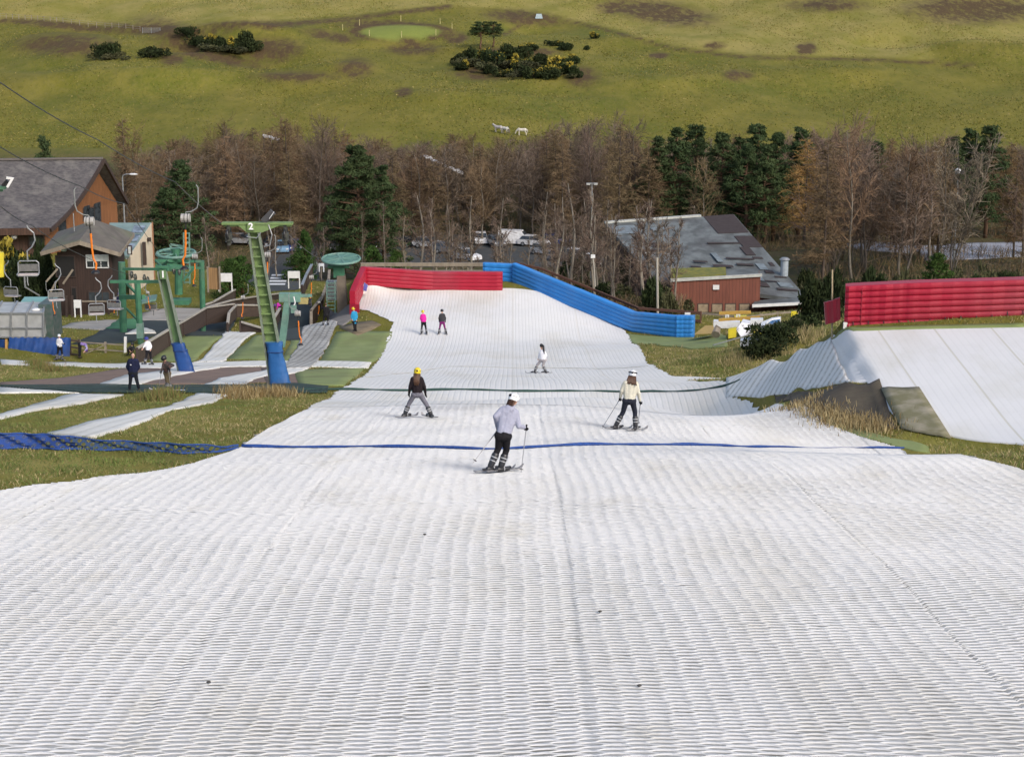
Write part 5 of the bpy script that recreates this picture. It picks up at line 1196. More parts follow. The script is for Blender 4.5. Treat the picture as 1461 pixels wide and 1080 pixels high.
mb = MB(); mb.hexa([V_(158,298,121), V_(318,292,121), V_(318,285,123.5), V_(170,290,123.5)], [V_(160,296,121), V_(318,290,121), V_(300,232,123.5), V_(240,232,123.5)]); solo('ochre_sheet', mb, m_sand, 'ochre tent-shaped sheet at the end of the blue barrier', 'sheet')
block('yellow_block', 'yellow upright block in front of the white slab', 413, 262, 470, 330, 120, .5, m_yel, tilt=-10)
block('yellow_box', 'yellow box standing behind the white slab', 458, 170, 548, 200, 128, .8, m_yel)
block('white_box', 'small white box beside the curved chute', 578, 190, 672, 232, 126, .7, m_pan, tilt=-3)
mb = MB(); q = [V_(475,268,119), V_(520,325,119), V_(568,300,119.4), V_(562,212,119.8)]; q2 = [V_(475,268,119), V_(512,210,119.6), V_(562,212,119.8)]
mb.add([V_(472,262,119), V_(515,330,118.8), V_(568,312,119.3), V_(568,220,119.6), V_(510,208,119.4)] + [p + Vector((.25,1.1,0)) for p in (V_(472,262,119), V_(515,330,118.8), V_(568,312,119.3), V_(568,220,119.6), V_(510,208,119.4))], [(0,1,2,3,4), (9,8,7,6,5)] + [(i, (i+1) % 5, 5+(i+1) % 5, 5+i) for i in range(5)]); solo('tilted_panel', mb, M_('dirty_white_panel', (.6, .61, .66), (.2, .2, .22), 2.6, .5, lo=.55, hi=.68), 'tilted white five-sided panel with dark scrawl in the obstacle heap', 'obstacle')
t = thing('chute', 'curved white and blue slide chute at the right end of the obstacles', 'slide', grd(V_(740, 260, 121)))
inn = [(800,172),(740,180),(700,205),(690,232),(720,252),(795,262)]; P0 = [V_(x, y, 121 + (3 if y < 190 else 1.6 if y < 215 else .4 if y < 250 else -.4)) for x, y in inn]
P0 = [Vector(p) for p in P0]; mb = MB(); ring = []
for i in range(26):
    f = i/25*(len(P0)-1); j = min(int(f), len(P0)-2); ring.append(P0[j].lerp(P0[j+1], f-j))
ctr = V_(760, 222, 121.8)
mb.grid([[p + (p-ctr)*.0, p + (p-ctr).normalized()*.35] for p in ring]); mb.grid([[p + (p-ctr).normalized()*.35, p + (p-ctr).normalized()*.35 - Vector((0,0,.8))] for p in ring]); mb.grid([[p, p + (ctr-p).normalized()*.1 - Vector((0,0,.12))] for p in ring]); part('rim', mb, m_pan, t)
mb = MB(); mb.grid([[p + (ctr-p).normalized()*.1 - Vector((0,0,.1)), p + (ctr-p).normalized()*.18 - Vector((0,0,.75))] for p in ring]); part('inner_wall', mb, M_('chute_blue', (.04, .17, .42), (.03, .1, .25), 2, .4), t)
mb = MB(); a, b_ = V_(760,268,120.2), V_(796,268,120.2); mb.box((a+b_)/2 - Vector((0,0,.15)), (.75, .3, .9)); part('end_panel', mb, m_white, t)
block('white_trough', 'low grey-white trough in front of the curved chute', 502, 345, 700, 392, 116, .7, m_pan, tilt=-30)
mb = MB(); mb.bar(V_(602,290,119), V_(715,308,119), .16, .2); solo('yellow_beam', mb, m_yel, 'thin yellow beam lying inside the obstacle heap', 'beam')
mb = MB(); mb.tube([V_(318,300,118), V_(330,255,118.5), V_(340,238,118.5)], [.3, .22, .2], 8); solo('tree_stump', mb, m_wood, 'grey weathered stump beside the ochre sheet', 'stump')
mb = MB(); mb.bar(V_(345,140,133), V_(580,132,133), .2, .22); solo('ochre_rail', mb, M_('ochre_timber', (.5, .3, .06), (.4, .24, .05), 4), 'ochre timber rail in front of the clubhouse windows', 'rail')
mb = MB(); mb.bar(V_(340,190,131), V_(650,170,131), .18, .2); solo('ochre_rail', mb, MATS['ochre_timber'], 'lower ochre timber rail behind the yellow box', 'rail')
mb = MB(); mb.bar(V_(300,378,115), V_(470,330,117), .06); mb.bar(V_(470,330,117), V_(700,262,121), .06); solo('chute_handrail', mb, m_grey, 'thin grey rail slanting across the obstacle heap', 'rail')
# ------------------------------------------------------------------ lifts
def text_mesh(ch, size, depth=.02):
    c = bpy.data.curves.new('t', 'FONT'); c.body = ch; c.size = size; c.extrude = depth; c.align_x = 'CENTER'; c.align_y = 'CENTER'; c.offset = size*.03
    o = bpy.data.objects.new('t', c); COL.objects.link(o); dg = bpy.context.evaluated_depsgraph_get()
    me = bpy.data.meshes.new_from_object(o.evaluated_get(dg)); bpy.data.objects.remove(o)
    v = [tuple(x.co) for x in me.vertices]; f = [tuple(p.vertices) for p in me.polygons]; bpy.data.meshes.remove(me); return v, f
def digit(ch, size, pos, parent, mat=None, lean=0.0, name='number'):
    v, f = text_mesh(ch, size); mb = MB(); c, s = math.cos(lean), math.sin(lean)
    mb.add([Vector((x*c + y*s, 0, -x*s + y*c)) + Vector((0, -z, 0)) + pos for x, y, z in v], f); return part(name, mb, mat or M_('sign_white', (.85, .85, .85)), parent)
def leaning_tower(label, foot, top, Y, wpx, mat, ladder=True, dy=0.0, padtop=None, padw=None):
    b_ = U(*foot, Y); tp = U(*top, Y + dy); w0 = wpx[0]*mpp(Y); w1 = wpx[1]*mpp(Y)
    t = thing('lift_tower', label, 'lift tower', grd(b_))
    ax = (tp - b_).normalized(); n = 14
    for s in (-1, 1):
        mb = MB(); a = b_ + Vector((s*w0/2, 0, -.3)); c_ = tp + Vector((s*w1/2, 0, 0)); mb.bar(a, c_, .085, .3, up=(0,-1,0)); part('side_beam', mb, M_('grey_green_steel', (.21, .25, .19), (.16, .19, .15), 3, .6, dirt=(.12, .14, .1)), t)
    mb = MB(); mb.hexa([b_ + Vector((-w0/2, .15, 0)), b_ + Vector((w0/2, .15, 0)), b_ + Vector((w0/2, .3, 0)), b_ + Vector((-w0/2, .3, 0))], [tp + Vector((-w1/2, .15, 0)), tp + Vector((w1/2, .15, 0)), tp + Vector((w1/2, .3, 0)), tp + Vector((-w1/2, .3, 0))]); part('back_plate', mb, mat, t)
    if ladder:
        for k in range(n):
            f = .16 + .8*k/(n-1); p = b_.lerp(tp, f); wd = (w0*(1-f) + w1*f)
            mb = MB(); mb.bar(p + Vector((-wd/2, -.02, 0)), p + Vector((wd/2, -.02, 0)), .07); part('rung', mb, m_green2, t)
    return t, b_, tp, ax
def pad(label, pts_l, pts_r, Y, mat):
    """thick soft padding wrapped round a tower foot; edges in photo positions"""
    mb = MB(); rows = []; n = 12
    for (l, r) in zip(pts_l, pts_r):
        a, b_ = U(*l, Y), U(*r, Y); c_ = (a+b_)/2; rx = (b_-a).length/2; ry = rx*.7
        rows.append([c_ + Vector((rx*(abs(math.cos(q))**.7)*math.copysign(1, math.cos(q)), ry*(abs(math.sin(q))**.7)*math.copysign(1, math.sin(q)), 0)) for q in [2*math.pi*k/20 for k in range(21)]])
    R2 = []
    for i in range(len(rows)-1):
        for j in range(5):
            f = j/5; R2.append([p.lerp(q, f) * 1.0 + Vector((.02*math.sin(3*i+j*1.3+k), -.02*math.cos(2*i+j+k*1.7), 0)) for k, (p, q) in enumerate(zip(rows[i], rows[i+1]))])
    R2.append(rows[-1]); mb.grid(R2); c_ = sum((Vector(p) for p in R2[0][:-1]), Vector())/20
    k0 = len(mb.v); mb.add(R2[0][:-1], [tuple(range(20))])
    mb2 = MB(); mid = R2[len(R2)//4]; 
    o = solo('tower_pad', mb, mat, label, 'pad', smooth=True)
    mb2.tube([p + (p - sum((Vector(x) for x in mid[:-1]), Vector())/20).normalized()*.01 for p in mid], .025, 5); part('strap', mb2, M_('strap_navy', (.01, .04, .16)), o); return o
m_pad = M_('blue_pad', (.03, .13, .36), (.022, .1, .28), 1.6, .4, bump=.35, bscale=3, spec=.4, dirt=(.12, .17, .28)); m_pad2 = M_('dark_blue_pad', (.016, .07, .25), (.012, .05, .19), 1.6, .4, bump=.4, bscale=3, spec=.4, dirt=(.07, .09, .2))
yt2 = G(398, 549).y
tw2, b2, tp2, ax2 = leaning_tower('tall leaning pale green lift tower numbered 2 with ladder rungs', (398, 549), (362, 330), yt2, (22, 14), m_green2)
mb = MB(); L_, R_ = U(317, 318.5, yt2), U(418, 319, yt2); mb.box((L_+R_)/2, ((R_-L_).length, .4, .1)); mb.box((L_+R_)/2 + Vector((0,0,-.1)), ((R_-L_).length*.96, .1, .1)); part('crossarm', mb, m_green2, tw2)
mb = MB(); q = [U(340, 321, yt2), U(400, 321, yt2), U(375, 331, yt2), U(353, 331, yt2)]; mb.hexa([p + Vector((0,-.2,0)) for p in q], [p + Vector((0,.2,0)) for p in q]); part('gusset', mb, m_green2, tw2)
pc = U(358, 323.5, yt2-.3); mb = MB(); mb.box(pc + Vector((0,.02,0)), (.34, .04, .36)); pn = part('number_plate', mb, m_green2, tw2); digit('2', .42, pc + Vector((0,-.02,0)), pn)
for u, nm in ((326, 'l'), (407, 'r')):
    c_ = U(u, 327, yt2); mb = MB(); mb.bar(c_ + Vector((0,0,.2)), c_ + Vector((0,0,-.75)), .14); mb.box(c_ + Vector((0,0,-.35)), (.26, .5, .34)); sb = part('sheave_bracket', mb, M_('dark_steel', (.06, .065, .06), (.12, .12, .1), 4, .5, metal=.4), tw2)
    for s in (-.3, .3): mb = MB(); mb.torus(c_ + Vector((0, s, -.2)), .2, .06, 14, 6, Matrix.Rotation(math.pi/2, 3, 'Y')); part('sheave_wheel', mb, m_blackp, sb)
mb = MB(); q = U(385, 313, yt2); mb.bar(q + Vector((-.3,0,-.1)), q + Vector((.15,0,.35)), .28, .3); fl = part('floodlight', mb, m_gutter, tw2); mb = MB(); mb.bar(q + Vector((.0,-.17,.05)), q + Vector((.22,-.17,.36)), .12, .03); part('lamp_glass', mb, M_('lamp_white', (.66, .67, .68)), fl)
mb = MB(); mb.tube([U(352, 338, yt2-.3), U(366, 340, yt2-.35), U(372, 332, yt2-.3)], .025, 6); mb.tube([U(383, 321, yt2-.2), U(388, 335, yt2-.25), U(385, 350, yt2-.2), U(377, 352, yt2-.2)], .03, 6); part('cable_loop', mb, m_grey, tw2)
pad('bulky blue protective pad round the foot of tower 2', [(379,488),(382,505),(384,530),(385,550)], [(403,488),(404,505),(410,530),(416,551)], yt2-.1, m_pad)
yt1 = G(262, 531).y
tw1, b1_, tp1, ax1 = leaning_tower('leaning green lift tower numbered 1 in front of the lift station', (263, 531), (231, 388), yt1, (13, 11), M_('mid_lift_green', (.12, .22, .085), (.095, .175, .07), 2, .6, dirt=(.12, .15, .1)), ladder=False)
mb = MB(); a, b_ = U(157, 402, yt1+1), U(240, 402, yt1+1); mb.bar(a, b_, .14, .16); part('crossarm', mb, m_green, tw1)
mb = MB(); mb.bar(U(222, 380, yt1), U(260, 383, yt1), .13, .14); part('crossarm', mb, m_green, tw1)
pc = U(232.5, 392, yt1-.25); mb = MB(); mb.box(pc + Vector((0,.02,0)), (.36, .04, .5)); pn = part('number_plate', mb, MATS['mid_lift_green'], tw1); digit('1', .5, pc + Vector((0,-.02,0)), pn)
pad('dark blue protective pad round the foot of tower 1', [(245,492),(249,505),(253,520),(256,532)], [(262,487),(268,500),(274,518),(279,535)], yt1-.1, m_pad2)
# tower 7, mostly beyond the left edge
y7 = 62.0; t7 = thing('lift_tower', 'green lift arm with a white number 7 at the left picture edge', 'lift tower', at(-60, y7))
mb = MB(); mb.tube([at(-60, y7, -.3), U(-60, 262, y7)], [.22, .18], 10); part('post', mb, m_green, t7)
mb = MB(); mb.bar(U(-62, 268, y7), U(4, 271, y7), .12, .12); part('arm', mb, m_green, t7); mb = MB(); mb.box(U(3, 268, y7), (.22, .3, .1)); part('bracket', mb, m_green, t7)
mb = MB(); mb.bar(U(4, 266, y7), U(11, 258, y7), .1, .12); part('plate_stay', mb, m_blackp, t7); digit('7', .5, U(13.5, 261.5, y7-.1), t7, lean=.15)
# lower station of the tow: posts, beams, drive and bullwheel
yS = 134.0; st = thing('lift_station', 'green steel drive station of the tow lift with a spoked bullwheel', 'lift station', at(215, yS))
def sbar(nm, pts, r, mat=m_green, n=10): mb = MB(); mb.tube(pts, r, n); return part(nm, mb, mat, st)
gz_ = lambda u, Y: at(u, Y, -.3)
sbar('post', [gz_(176, yS), U(173.5, 374, yS)], .27); sbar('post', [gz_(201, yS-6), U(196, 404, yS-6)], .22); sbar('post', [gz_(290, yS+6), U(287.5, 372, yS+6)], .22)
mb = MB(); mb.box(gz_(201, yS-6) + Vector((0,0,1.3)), (.45, .5, 1.1)); part('control_box', mb, m_teal, st)
for (a, b_, w_) in (((176,384),(240,384),.18),((172,424),(205,424),.3),((176,400),(200,425),.14),((180,440),(200,460),.12),((240,378),(288,383),.18),((222,372),(287,373),.2),((222,372),(232,382),.14),((262,400),(282,376),.12),((226,384),(240,372),.12)):
    mb = MB(); mb.bar(U(*a, yS-1), U(*b_, yS + (4 if b_[0] > 250 else -3)), w_, w_); part('beam', mb, m_green, st)
mb = MB(); wc = U(251, 361.5, yS+2); TI = Matrix.Rotation(R(5), 3, 'X'); mb.torus(wc, 1.42, .12, 36, 6, TI); bw = part('bullwheel', mb, m_teal, st)
for k in range(8):
    a = math.pi*2*k/8 + .2; mb = MB(); mb.bar(wc, wc + TI @ Vector((1.38*math.cos(a), 1.38*math.sin(a), 0)), .09, .09); part('spoke', mb, m_teal, bw)
mb = MB(); mb.tube([wc + Vector((0,0,.35)), wc - Vector((0,0,.9))], .34, 12); part('hub', mb, m_green, st)
mb = MB(); mb.box(U(240, 377, yS+1.5), (1.5, 1.2, .9)); part('motor', mb, m_green, st); mb = MB(); mb.tube([U(255, 385, yS+1), U(255, 420, yS+1)], .3, 10); part('gearbox', mb, m_green, st)
mb = MB(); mb.box(U(256, 430, yS+1), (1.6, 1.2, .35)); part('platform', mb, m_green, st)
for u in (262, 270):
    mb = MB(); mb.bar(U(u, 332, yS+1.5), U(u + 1, 405, yS+1.5), .1); part('ladder_rail', mb, m_teal, st)
for k in range(11): mb = MB(); v = 333 + k*7; mb.bar(U(262 + k*.08, v, yS+1.45), U(270 + k*.08, v, yS+1.45), .09); part('ladder_rung', mb, m_teal, st)
for (a, b_) in (((243,349),(262,352)),((243,349),(246,362)),((262,352),(268,345))): mb = MB(); mb.bar(U(*a, yS+2), U(*b_, yS+2), .14); part('guard_rail', mb, m_teal, st)
for (u, v) in ((193,396),(206,397),(211,400),(236,384),(248,386),(256,388),(188,392)):
    mb = MB(); c_ = U(u, v, yS-2); mb.torus(c_, .22, .07, 14, 6, Matrix.Rotation(math.pi/2, 3, 'Y')); mb.tube([c_ - Vector((.12,0,0)), c_ + Vector((.12,0,0))], .1, 8); part('guide_pulley', mb, M_('dark_steel', (.06, .065, .06)), st)
mb = MB(); mb.slab([U(200, 432, yS-3), U(222, 427, yS-3), U(224, 420, yS+2), U(204, 423, yS+2)], .12); part('canopy', mb, m_teal, st)
# small green mast with side arm
y3 = 118.0; t3 = thing('lift_mast', 'short slanting pale green mast with a side arm right of tower 2', 'lift mast', at(408, y3))
mb = MB(); mb.bar(U(402, 494, y3), U(411, 424, y3), .42, .5, up=(0,-1,0)); part('post', mb, m_teal, t3)
mb = MB(); mb.box(U(414, 424, y3), (1.4, .6, .55)); part('head', mb, m_teal, t3); mb = MB(); mb.bar(U(406, 422, y3), U(445, 422, y3), .2, .18); part('arm', mb, m_teal, t3)
mb = MB(); mb.box(U(433, 429, y3), (.65, .3, .42)); part('weight', mb, M_('brass_plate', (.4, .33, .13)), t3); mb = MB(); mb.tube([U(441, 432, y3), U(444, 432, y3)], .22, 12); part('wheel', mb, m_blackp, t3)
mb = MB(); mb.tube([U(419, 423, y3-.3), U(421, 432, y3-.3), U(418, 440, y3-.3)], .05, 6); part('hook', mb, m_white, t3); mb = MB(); mb.box(U(419, 441, y3-.3), (.35, .3, .5)); part('buffer', mb, m_teal, t3)
# far return bullwheel on its concrete pillar
yR = 143.6; rt_ = thing('return_station', 'round pale green bullwheel on a tapered concrete pillar beside the red wall', 'lift station', at(488, yR))
mb = MB(); f4 = [U(481, 442, yR-1), U(496, 442, yR-1)]; mb.hexa([p - Vector((0,0,.6)) for p in (f4[0], f4[1], f4[1] + Vector((0,1.1,0)), f4[0] + Vector((0,1.1,0)))], [U(480.5, 394, yR-1), U(491.5, 394, yR-1), U(491.5, 394, yR-1) + Vector((0,.9,0)), U(480.5, 394, yR-1) + Vector((0,.9,0))]); part('pillar', mb, M_('stained_concrete', (.2, .165, .125), (.14, .115, .09), 1.2, .95, bump=.3), rt_)
mb = MB(); mb.box(U(484, 388, yR-.5), (.85, .8, .8)); part('motor', mb, m_green, rt_); mb = MB(); mb.box(U(483, 380.5, yR-.5), (1.7, .4, .2)); part('bearing_frame', mb, m_green, rt_)
wc = U(486.5, 369.5, yR-.3); TI = Matrix.Rotation(R(7), 3, 'X'); mb = MB(); mb.torus(wc, 1.5, .1, 40, 6, TI); bw = part('bullwheel', mb, m_teal, rt_)
for k in range(10): a = math.pi*2*k/10; mb = MB(); mb.bar(wc, wc + TI @ Vector((1.48*math.cos(a), 1.48*math.sin(a), 0)), .14, .12); part('spoke', mb, m_teal, bw)
mb = MB(); mb.tube([wc + TI @ Vector((0,0,-.03)), wc + TI @ Vector((0,0,.03))], [1.38, 1.38], 36); part('wheel_disc', mb, M_('pale_wheel_green', (.1, .22, .18), (.075, .16, .13), 2, .6), bw)
mb = MB(); a, b_ = U(465.5, 401, yR+1.5), U(481, 427, yR+1.5); mb.box((a+b_)/2, (b_.x-a.x, 1.0, a.z-b_.z)); part('cabinet', mb, M_('pale_cabinet', (.42, .42, .36), (.36, .36, .31), 1.5), rt_)
for u in (466.5, 478):
    mb = MB(); mb.bar(U(u, 401, yR-1.5), U(u, 447, yR-1.5), .07); part('ladder_rail', mb, m_teal, rt_)
for k in range(8): mb = MB(); v = 404 + k*5.3; mb.bar(U(466.5, v, yR-1.55), U(478, v, yR-1.55), .05); part('ladder_rung', mb, m_teal, rt_)
# cables
m_cab = M_('steel_cable', (.03, .03, .032), rough=.5)
def cable(label, pts, r=.02, sag=.25):
    P = [U(*p) for p in pts]; ps = []
    for a, b_ in zip(P[:-1], P[1:]):
        for k in range(12): f = k/12; q = a.lerp(b_, f); q.z -= sag*4*f*(1-f); ps.append(q)
    ps.append(P[-1]); mb = MB(); mb.tube(ps, r, 5); return solo('haul_cable', mb, m_cab, label, 'cable')
cable('long dark haul cable coming in high from the upper left edge to tower 2', [(-80,72,52),(0,118,57),(140,200,70),(250,260,82),(326,326,yt2)], .02, .1); cable('haul cable from tower 2 to the far bullwheel', [(407,330,yt2),(458,369,147)], .018, .2)
cable('dark haul cable crossing in front of the lodge roof', [(-60,185,60),(0,210,64),(115,266,78),(178,291,88),(229,362,134)], .02, .1)
cable('chairlift cable low over the lodge eaves', [(-40,272,70),(0,294,76),(46,322,84),(112,362,100),(190,394,132)], .02, .1)
# tow hangers: hook, spring drum, orange rod and button
def hanger():
    t = thing('tow_hanger', 'tow hanger', 'tow hanger', (0, 0, 0)); mb = MB()
    mb.tube([(-.5, 0, 0), (-.58, 0, -.12), (-.57, 0, -.75), (-.5, 0, -1.0), (-.25, 0, -1.15), (-.02, 0, -1.18), (0, 0, -1.25)], .026, 7); part('hook', mb, M_('hook_grey', (.33, .34, .33), rough=.4, metal=.3), t); mb = MB()
    mb.tube([(-.19, 0, -1.43), (.19, 0, -1.43)], .19, 14); d = part('spring_drum', mb, M_('drum_grey', (.45, .44, .42), (.3, .28, .26), 4, .45), t)
    for x in (-.1, .04): mb = MB(); mb.torus((x, 0, -1.43), .192, .015, 16, 5, Matrix.Rotation(math.pi/2, 3, 'Y')); part('drum_band', mb, m_blackp, d)
    mb = MB(); mb.tube([(0, 0, -1.6), (.03, 0, -1.95)], .03, 6); part('rope', mb, m_blackp, t)
    mb = MB(); mb.tube([(.03, 0, -1.95), (.05, 0, -2.6), (.09, 0, -3.05), (.2, 0, -3.25), (.17, 0, -3.5)], .045, 8); part('tow_rod', mb, m_orange, t)
    mb = MB(); mb.tube([(.15, 0, -3.66), (.15, 0, -3.6), (.16, 0, -3.5)], [.19, .17, .04], 14); part('button_seat', mb, m_blackp, t); return t
HG = hanger(); first = True
for (u, v, Y, sc, fl, lab) in ((125, 268, 77, 1, 1, 'orange-rod tow hanger in front of the lodge gable'), (263, 264, 78, 1, -1, 'orange-rod tow hanger above the lift station'),
     (277, 339, 134, 1, -1, 'orange-rod tow hanger over the station bullwheel, right of the ladder'), (381, 335, 92, .72, -1, 'orange-rod tow hanger hanging right of tower 2'), (346, 405, 112, .6, -1, 'small orange tow hanger behind the tower 2 ladder'),
     (444, 375, 140, .8, -1, 'orange tow hanger beside the grey ramp rail'), (424, 418, 117, .95, 1, 'orange tow hanger dangling from the short mast'), (73, 402, 118, .62, 1, 'small orange tow hanger over the grey panelled box'),
     (210, 402, 126, .55, 1, 'small orange tow hanger between the station posts'), (163, 412, 126, .5, -1, 'tiny orange tow hanger left of the station posts'), (455, 420, 140, .45, -1, 'tow hanger held by the skier in black')):
    o = HG if first else copy_tree(HG); first = False
    p = U(u, v, Y); o.location = p; o.scale = (sc*fl, sc, sc); o['label'] = lab; o['group'] = 'tow hangers on the drag lift'
# double chairs
def chair():
    t = thing('lift_chair', 'chair', 'lift chair', (0, 0, 0)); g = m_grey
    mb = MB(); mb.tube([(0, 0, 0), (.05, 0, -.12), (.3, 0, -.35), (.34, 0, -.7), (.18, 0, -1.0), (-.05, 0, -1.2), (-.05, 0, -1.7)], .035, 8); part('hanger_arm', mb, g, t)
    mb = MB(); mb.tube([(-.5, 0, -2.2), (-.5, 0, -1.75), (-.42, 0, -1.66), (.34, 0, -1.66), (.44, 0, -1.75), (.44, 0, -2.2), (.46, -.35, -2.25), (.4, -.4, -2.3), (-.46, -.4, -2.3), (-.52, -.35, -2.25), (-.5, 0, -2.2)], .03, 8); part('seat_frame', mb, g, t)
    mb = MB(); mb.box((-.03, .03, -1.98), (.86, .04, .34)); part('backrest', mb, M_('chair_slat', (.1, .1, .1), (.16, .16, .15), 6, .7), t)
    mb = MB(); mb.box((-.03, -.2, -2.26), (.88, .42, .05)); part('seat', mb, M_('chair_seat', (.55, .48, .46), (.46, .4, .39), 4, .6), t)
    mb = MB(); mb.tube([(-.05, -.36, -2.28), (-.05, -.4, -2.6), (-.02, -.4, -2.75)], .03, 6); part('footrest_stem', mb, g, t)
    return t
CH = chair(); first = True
for (u, v, Y, rz, lab) in ((38, 322, 84, .1, 'grey double chair hanging at the far left over the lodge eaves'), (136, 396, 112, .2, 'grey double chair hanging before the cabin ground floor'), (12, 372, 112, 2.9, 'pale-seated chair cut by the left picture edge'),
                           (160, 393, 118, 2.9, 'pale pink seated chair beside the green station post'), (78, 376, 112, .3, 'grey double chair in front of the cabin stairs'), (213, 400, 134, 2.9, 'pale seated chair inside the green lift station')):
    o = CH if first else copy_tree(CH); first = False; o.location = U(u, v, Y); o.rotation_euler = (0, 0, rz); o['label'] = lab; o['group'] = 'chairs of the chairlift'
mb = MB(); mb.tube([U(0, 360, 80), U(0, 395, 80)], .17, 10); solo('yellow_buffer', mb, m_yel, 'yellow cylinder at the left picture edge', 'buffer')
mb = MB(); mb.bar(U(35, 395, 82), U(36, 410, 82), .06); mb.bar(U(36, 410, 82), U(56, 422, 84), .06); solo('chair_footrest', mb, m_grey, 'bent grey footrest bar hanging below the far left chair', 'bar')
# ------------------------------------------------------------------ vegetation
def quads_mesh(name, P, mats, mi=None):
    """P: (n,4,3) quads"""
    n = len(P); me = nums(name, P.reshape(-1, 3), np.arange(n*4).reshape(n, 4), mats)
    if mi is not None: me.polygons.foreach_set('material_index', mi)
    return me
def sticks(P0, P1, W0, W1):
    """thin tapered flat sticks between point arrays, each facing its own way"""
    d = P1 - P0; r = RNG.normal(0, 1, d.shape); s = np.cross(d, r); s /= np.maximum(np.linalg.norm(s, axis=1, keepdims=True), 1e-6)
    W0 = np.broadcast_to(W0, (len(d),))[:, None]; W1 = np.broadcast_to(W1, (len(d),))[:, None]
    return np.stack([P0 - s*W0/2, P0 + s*W0/2, P1 + s*W1/2, P1 - s*W1/2], 1)
def leaves(C, Rr, n, size, asp=.35, shell=.45):
    """n leaf or needle-tuft quads in ellipsoids C (k,3) radii Rr (k,3)"""
    k = RNG.integers(0, len(C), n); v = RNG.normal(0, 1, (n, 3)); v /= np.linalg.norm(v, axis=1, keepdims=True)
    rad = RNG.uniform(shell, 1, (n, 1))**.6; p = C[k] + v*rad*Rr[k]
    d = v*.6 + RNG.normal(0, .6, (n, 3)); d /= np.linalg.norm(d, axis=1, keepdims=True)
    L = size*RNG.uniform(.6, 1.4, (n, 1)); return sticks(p - d*L/2, p + d*L/2, (L*asp)[:, 0], (L*asp*.5)[:, 0])
def bark(name, c): return M_(name, c, tuple(x*.6 for x in c), 3, .9, stretch=(1, 1, .3), vary=.15)
m_bk = bark('brown_bark', (.1, .075, .058)); m_bkg = bark('grey_bark', (.13, .11, .09)); m_bkw = bark('birch_bark', (.24, .21, .17)); m_bko = bark('pine_bark', (.15, .085, .05))
def twigs(name, c, v=.25): return M_(name, c, tuple(x*.62 for x in c), .5, .95, vary=v, spec=.1)
tw = dict(brown=twigs('brown_twigs', (.215, .15, .09)), purple=twigs('purple_twigs', (.18, .135, .104)), tan=twigs('tan_twigs', (.24, .16, .082)), gold=twigs('golden_twigs', (.33, .205, .075)), grey=twigs('grey_twigs', (.22, .18, .14)))
m_pine = M_('pine_needles', (.062, .09, .036), (.034, .055, .022), .7, .9, vary=.2, spec=.15); m_pine2 = M_('fresh_needles', (.05, .095, .022), (.03, .06, .014), .7, .9, vary=.2, spec=.15)
m_leaf = M_('dark_leaves', (.034, .048, .017), (.016, .024, .009), .8, .9, vary=.25, spec=.15); m_olive = M_('olive_leaves', (.075, .075, .028), (.045, .048, .016), .8, .9, vary=.2); m_flower = M_('gorse_flowers', (.36, .27, .025), (.22, .18, .02), 2, .8)
def proto(name, trunk, crown, tmat, cmat):
    t = bpy.data.objects.new(name, None); COL.objects.link(t); t.empty_display_size = .3; ORG[t] = (0, 0, 0)
    part('trunk', trunk, tmat, t, smooth=True); o = mesh_obj('crown', crown, t); o.data.materials.clear(); o.data.materials.append(cmat); return t
def bare_conifer(seed, hgt=12.0, spread=2.6, n=125, droop=.2, tw_n=24):
    rr = np.random.default_rng(seed); mb = MB(); bend = rr.normal(0, .12, 2)
    ax = lambda z: Vector((bend[0]*math.sin(z/hgt*3), bend[1]*math.sin(z/hgt*2.5), z))
    mb.tube([ax(hgt*i/8) for i in range(9)], [.13*(1-i/8.6)+.015 for i in range(9)], 7); Q = []
    for k in range(n):
        z = hgt*(.14 + .85*(k/n)**.9); f = (1 - z/hgt); L = (spread*f**.75 + .25)*rr.uniform(.65, 1.15); a = rr.uniform(0, 6.28)
        d = np.array([math.cos(a), math.sin(a), rr.uniform(.1, .5)]); p0 = np.array(ax(z)); 
        pts = [p0, p0 + d*L*.55, p0 + d*L + np.array([0, 0, -droop*L])]
        A_ = np.array(pts[:-1]); B_ = np.array(pts[1:]); Q.append(sticks(A_, B_, np.array([.06, .04]), np.array([.04, .02])))
        m = max(4, int(tw_n*L/1.5)); t = rr.uniform(.12, 1, m)[:, None]; base_ = np.where(t < .55, pts[0] + (pts[1]-pts[0])*t/.55, pts[1] + (pts[2]-pts[1])*(t-.55)/.45)
        dv = rr.normal(0, 1, (m, 3))*[1, 1, .5] + d*.8 + [0, 0, -.15]; dv /= np.linalg.norm(dv, axis=1, keepdims=True); ln = rr.uniform(.25, .75, (m, 1))*(.5+.5*f)
        e = base_ + dv*ln; Q.append(sticks(base_, e, .042, .022))
        dv2 = dv + rr.normal(0, .7, dv.shape); Q.append(sticks(base_ + dv*ln*.5, base_ + dv*ln*.5 + dv2*ln*.7, .034, .018))
    return mb, np.concatenate(Q)
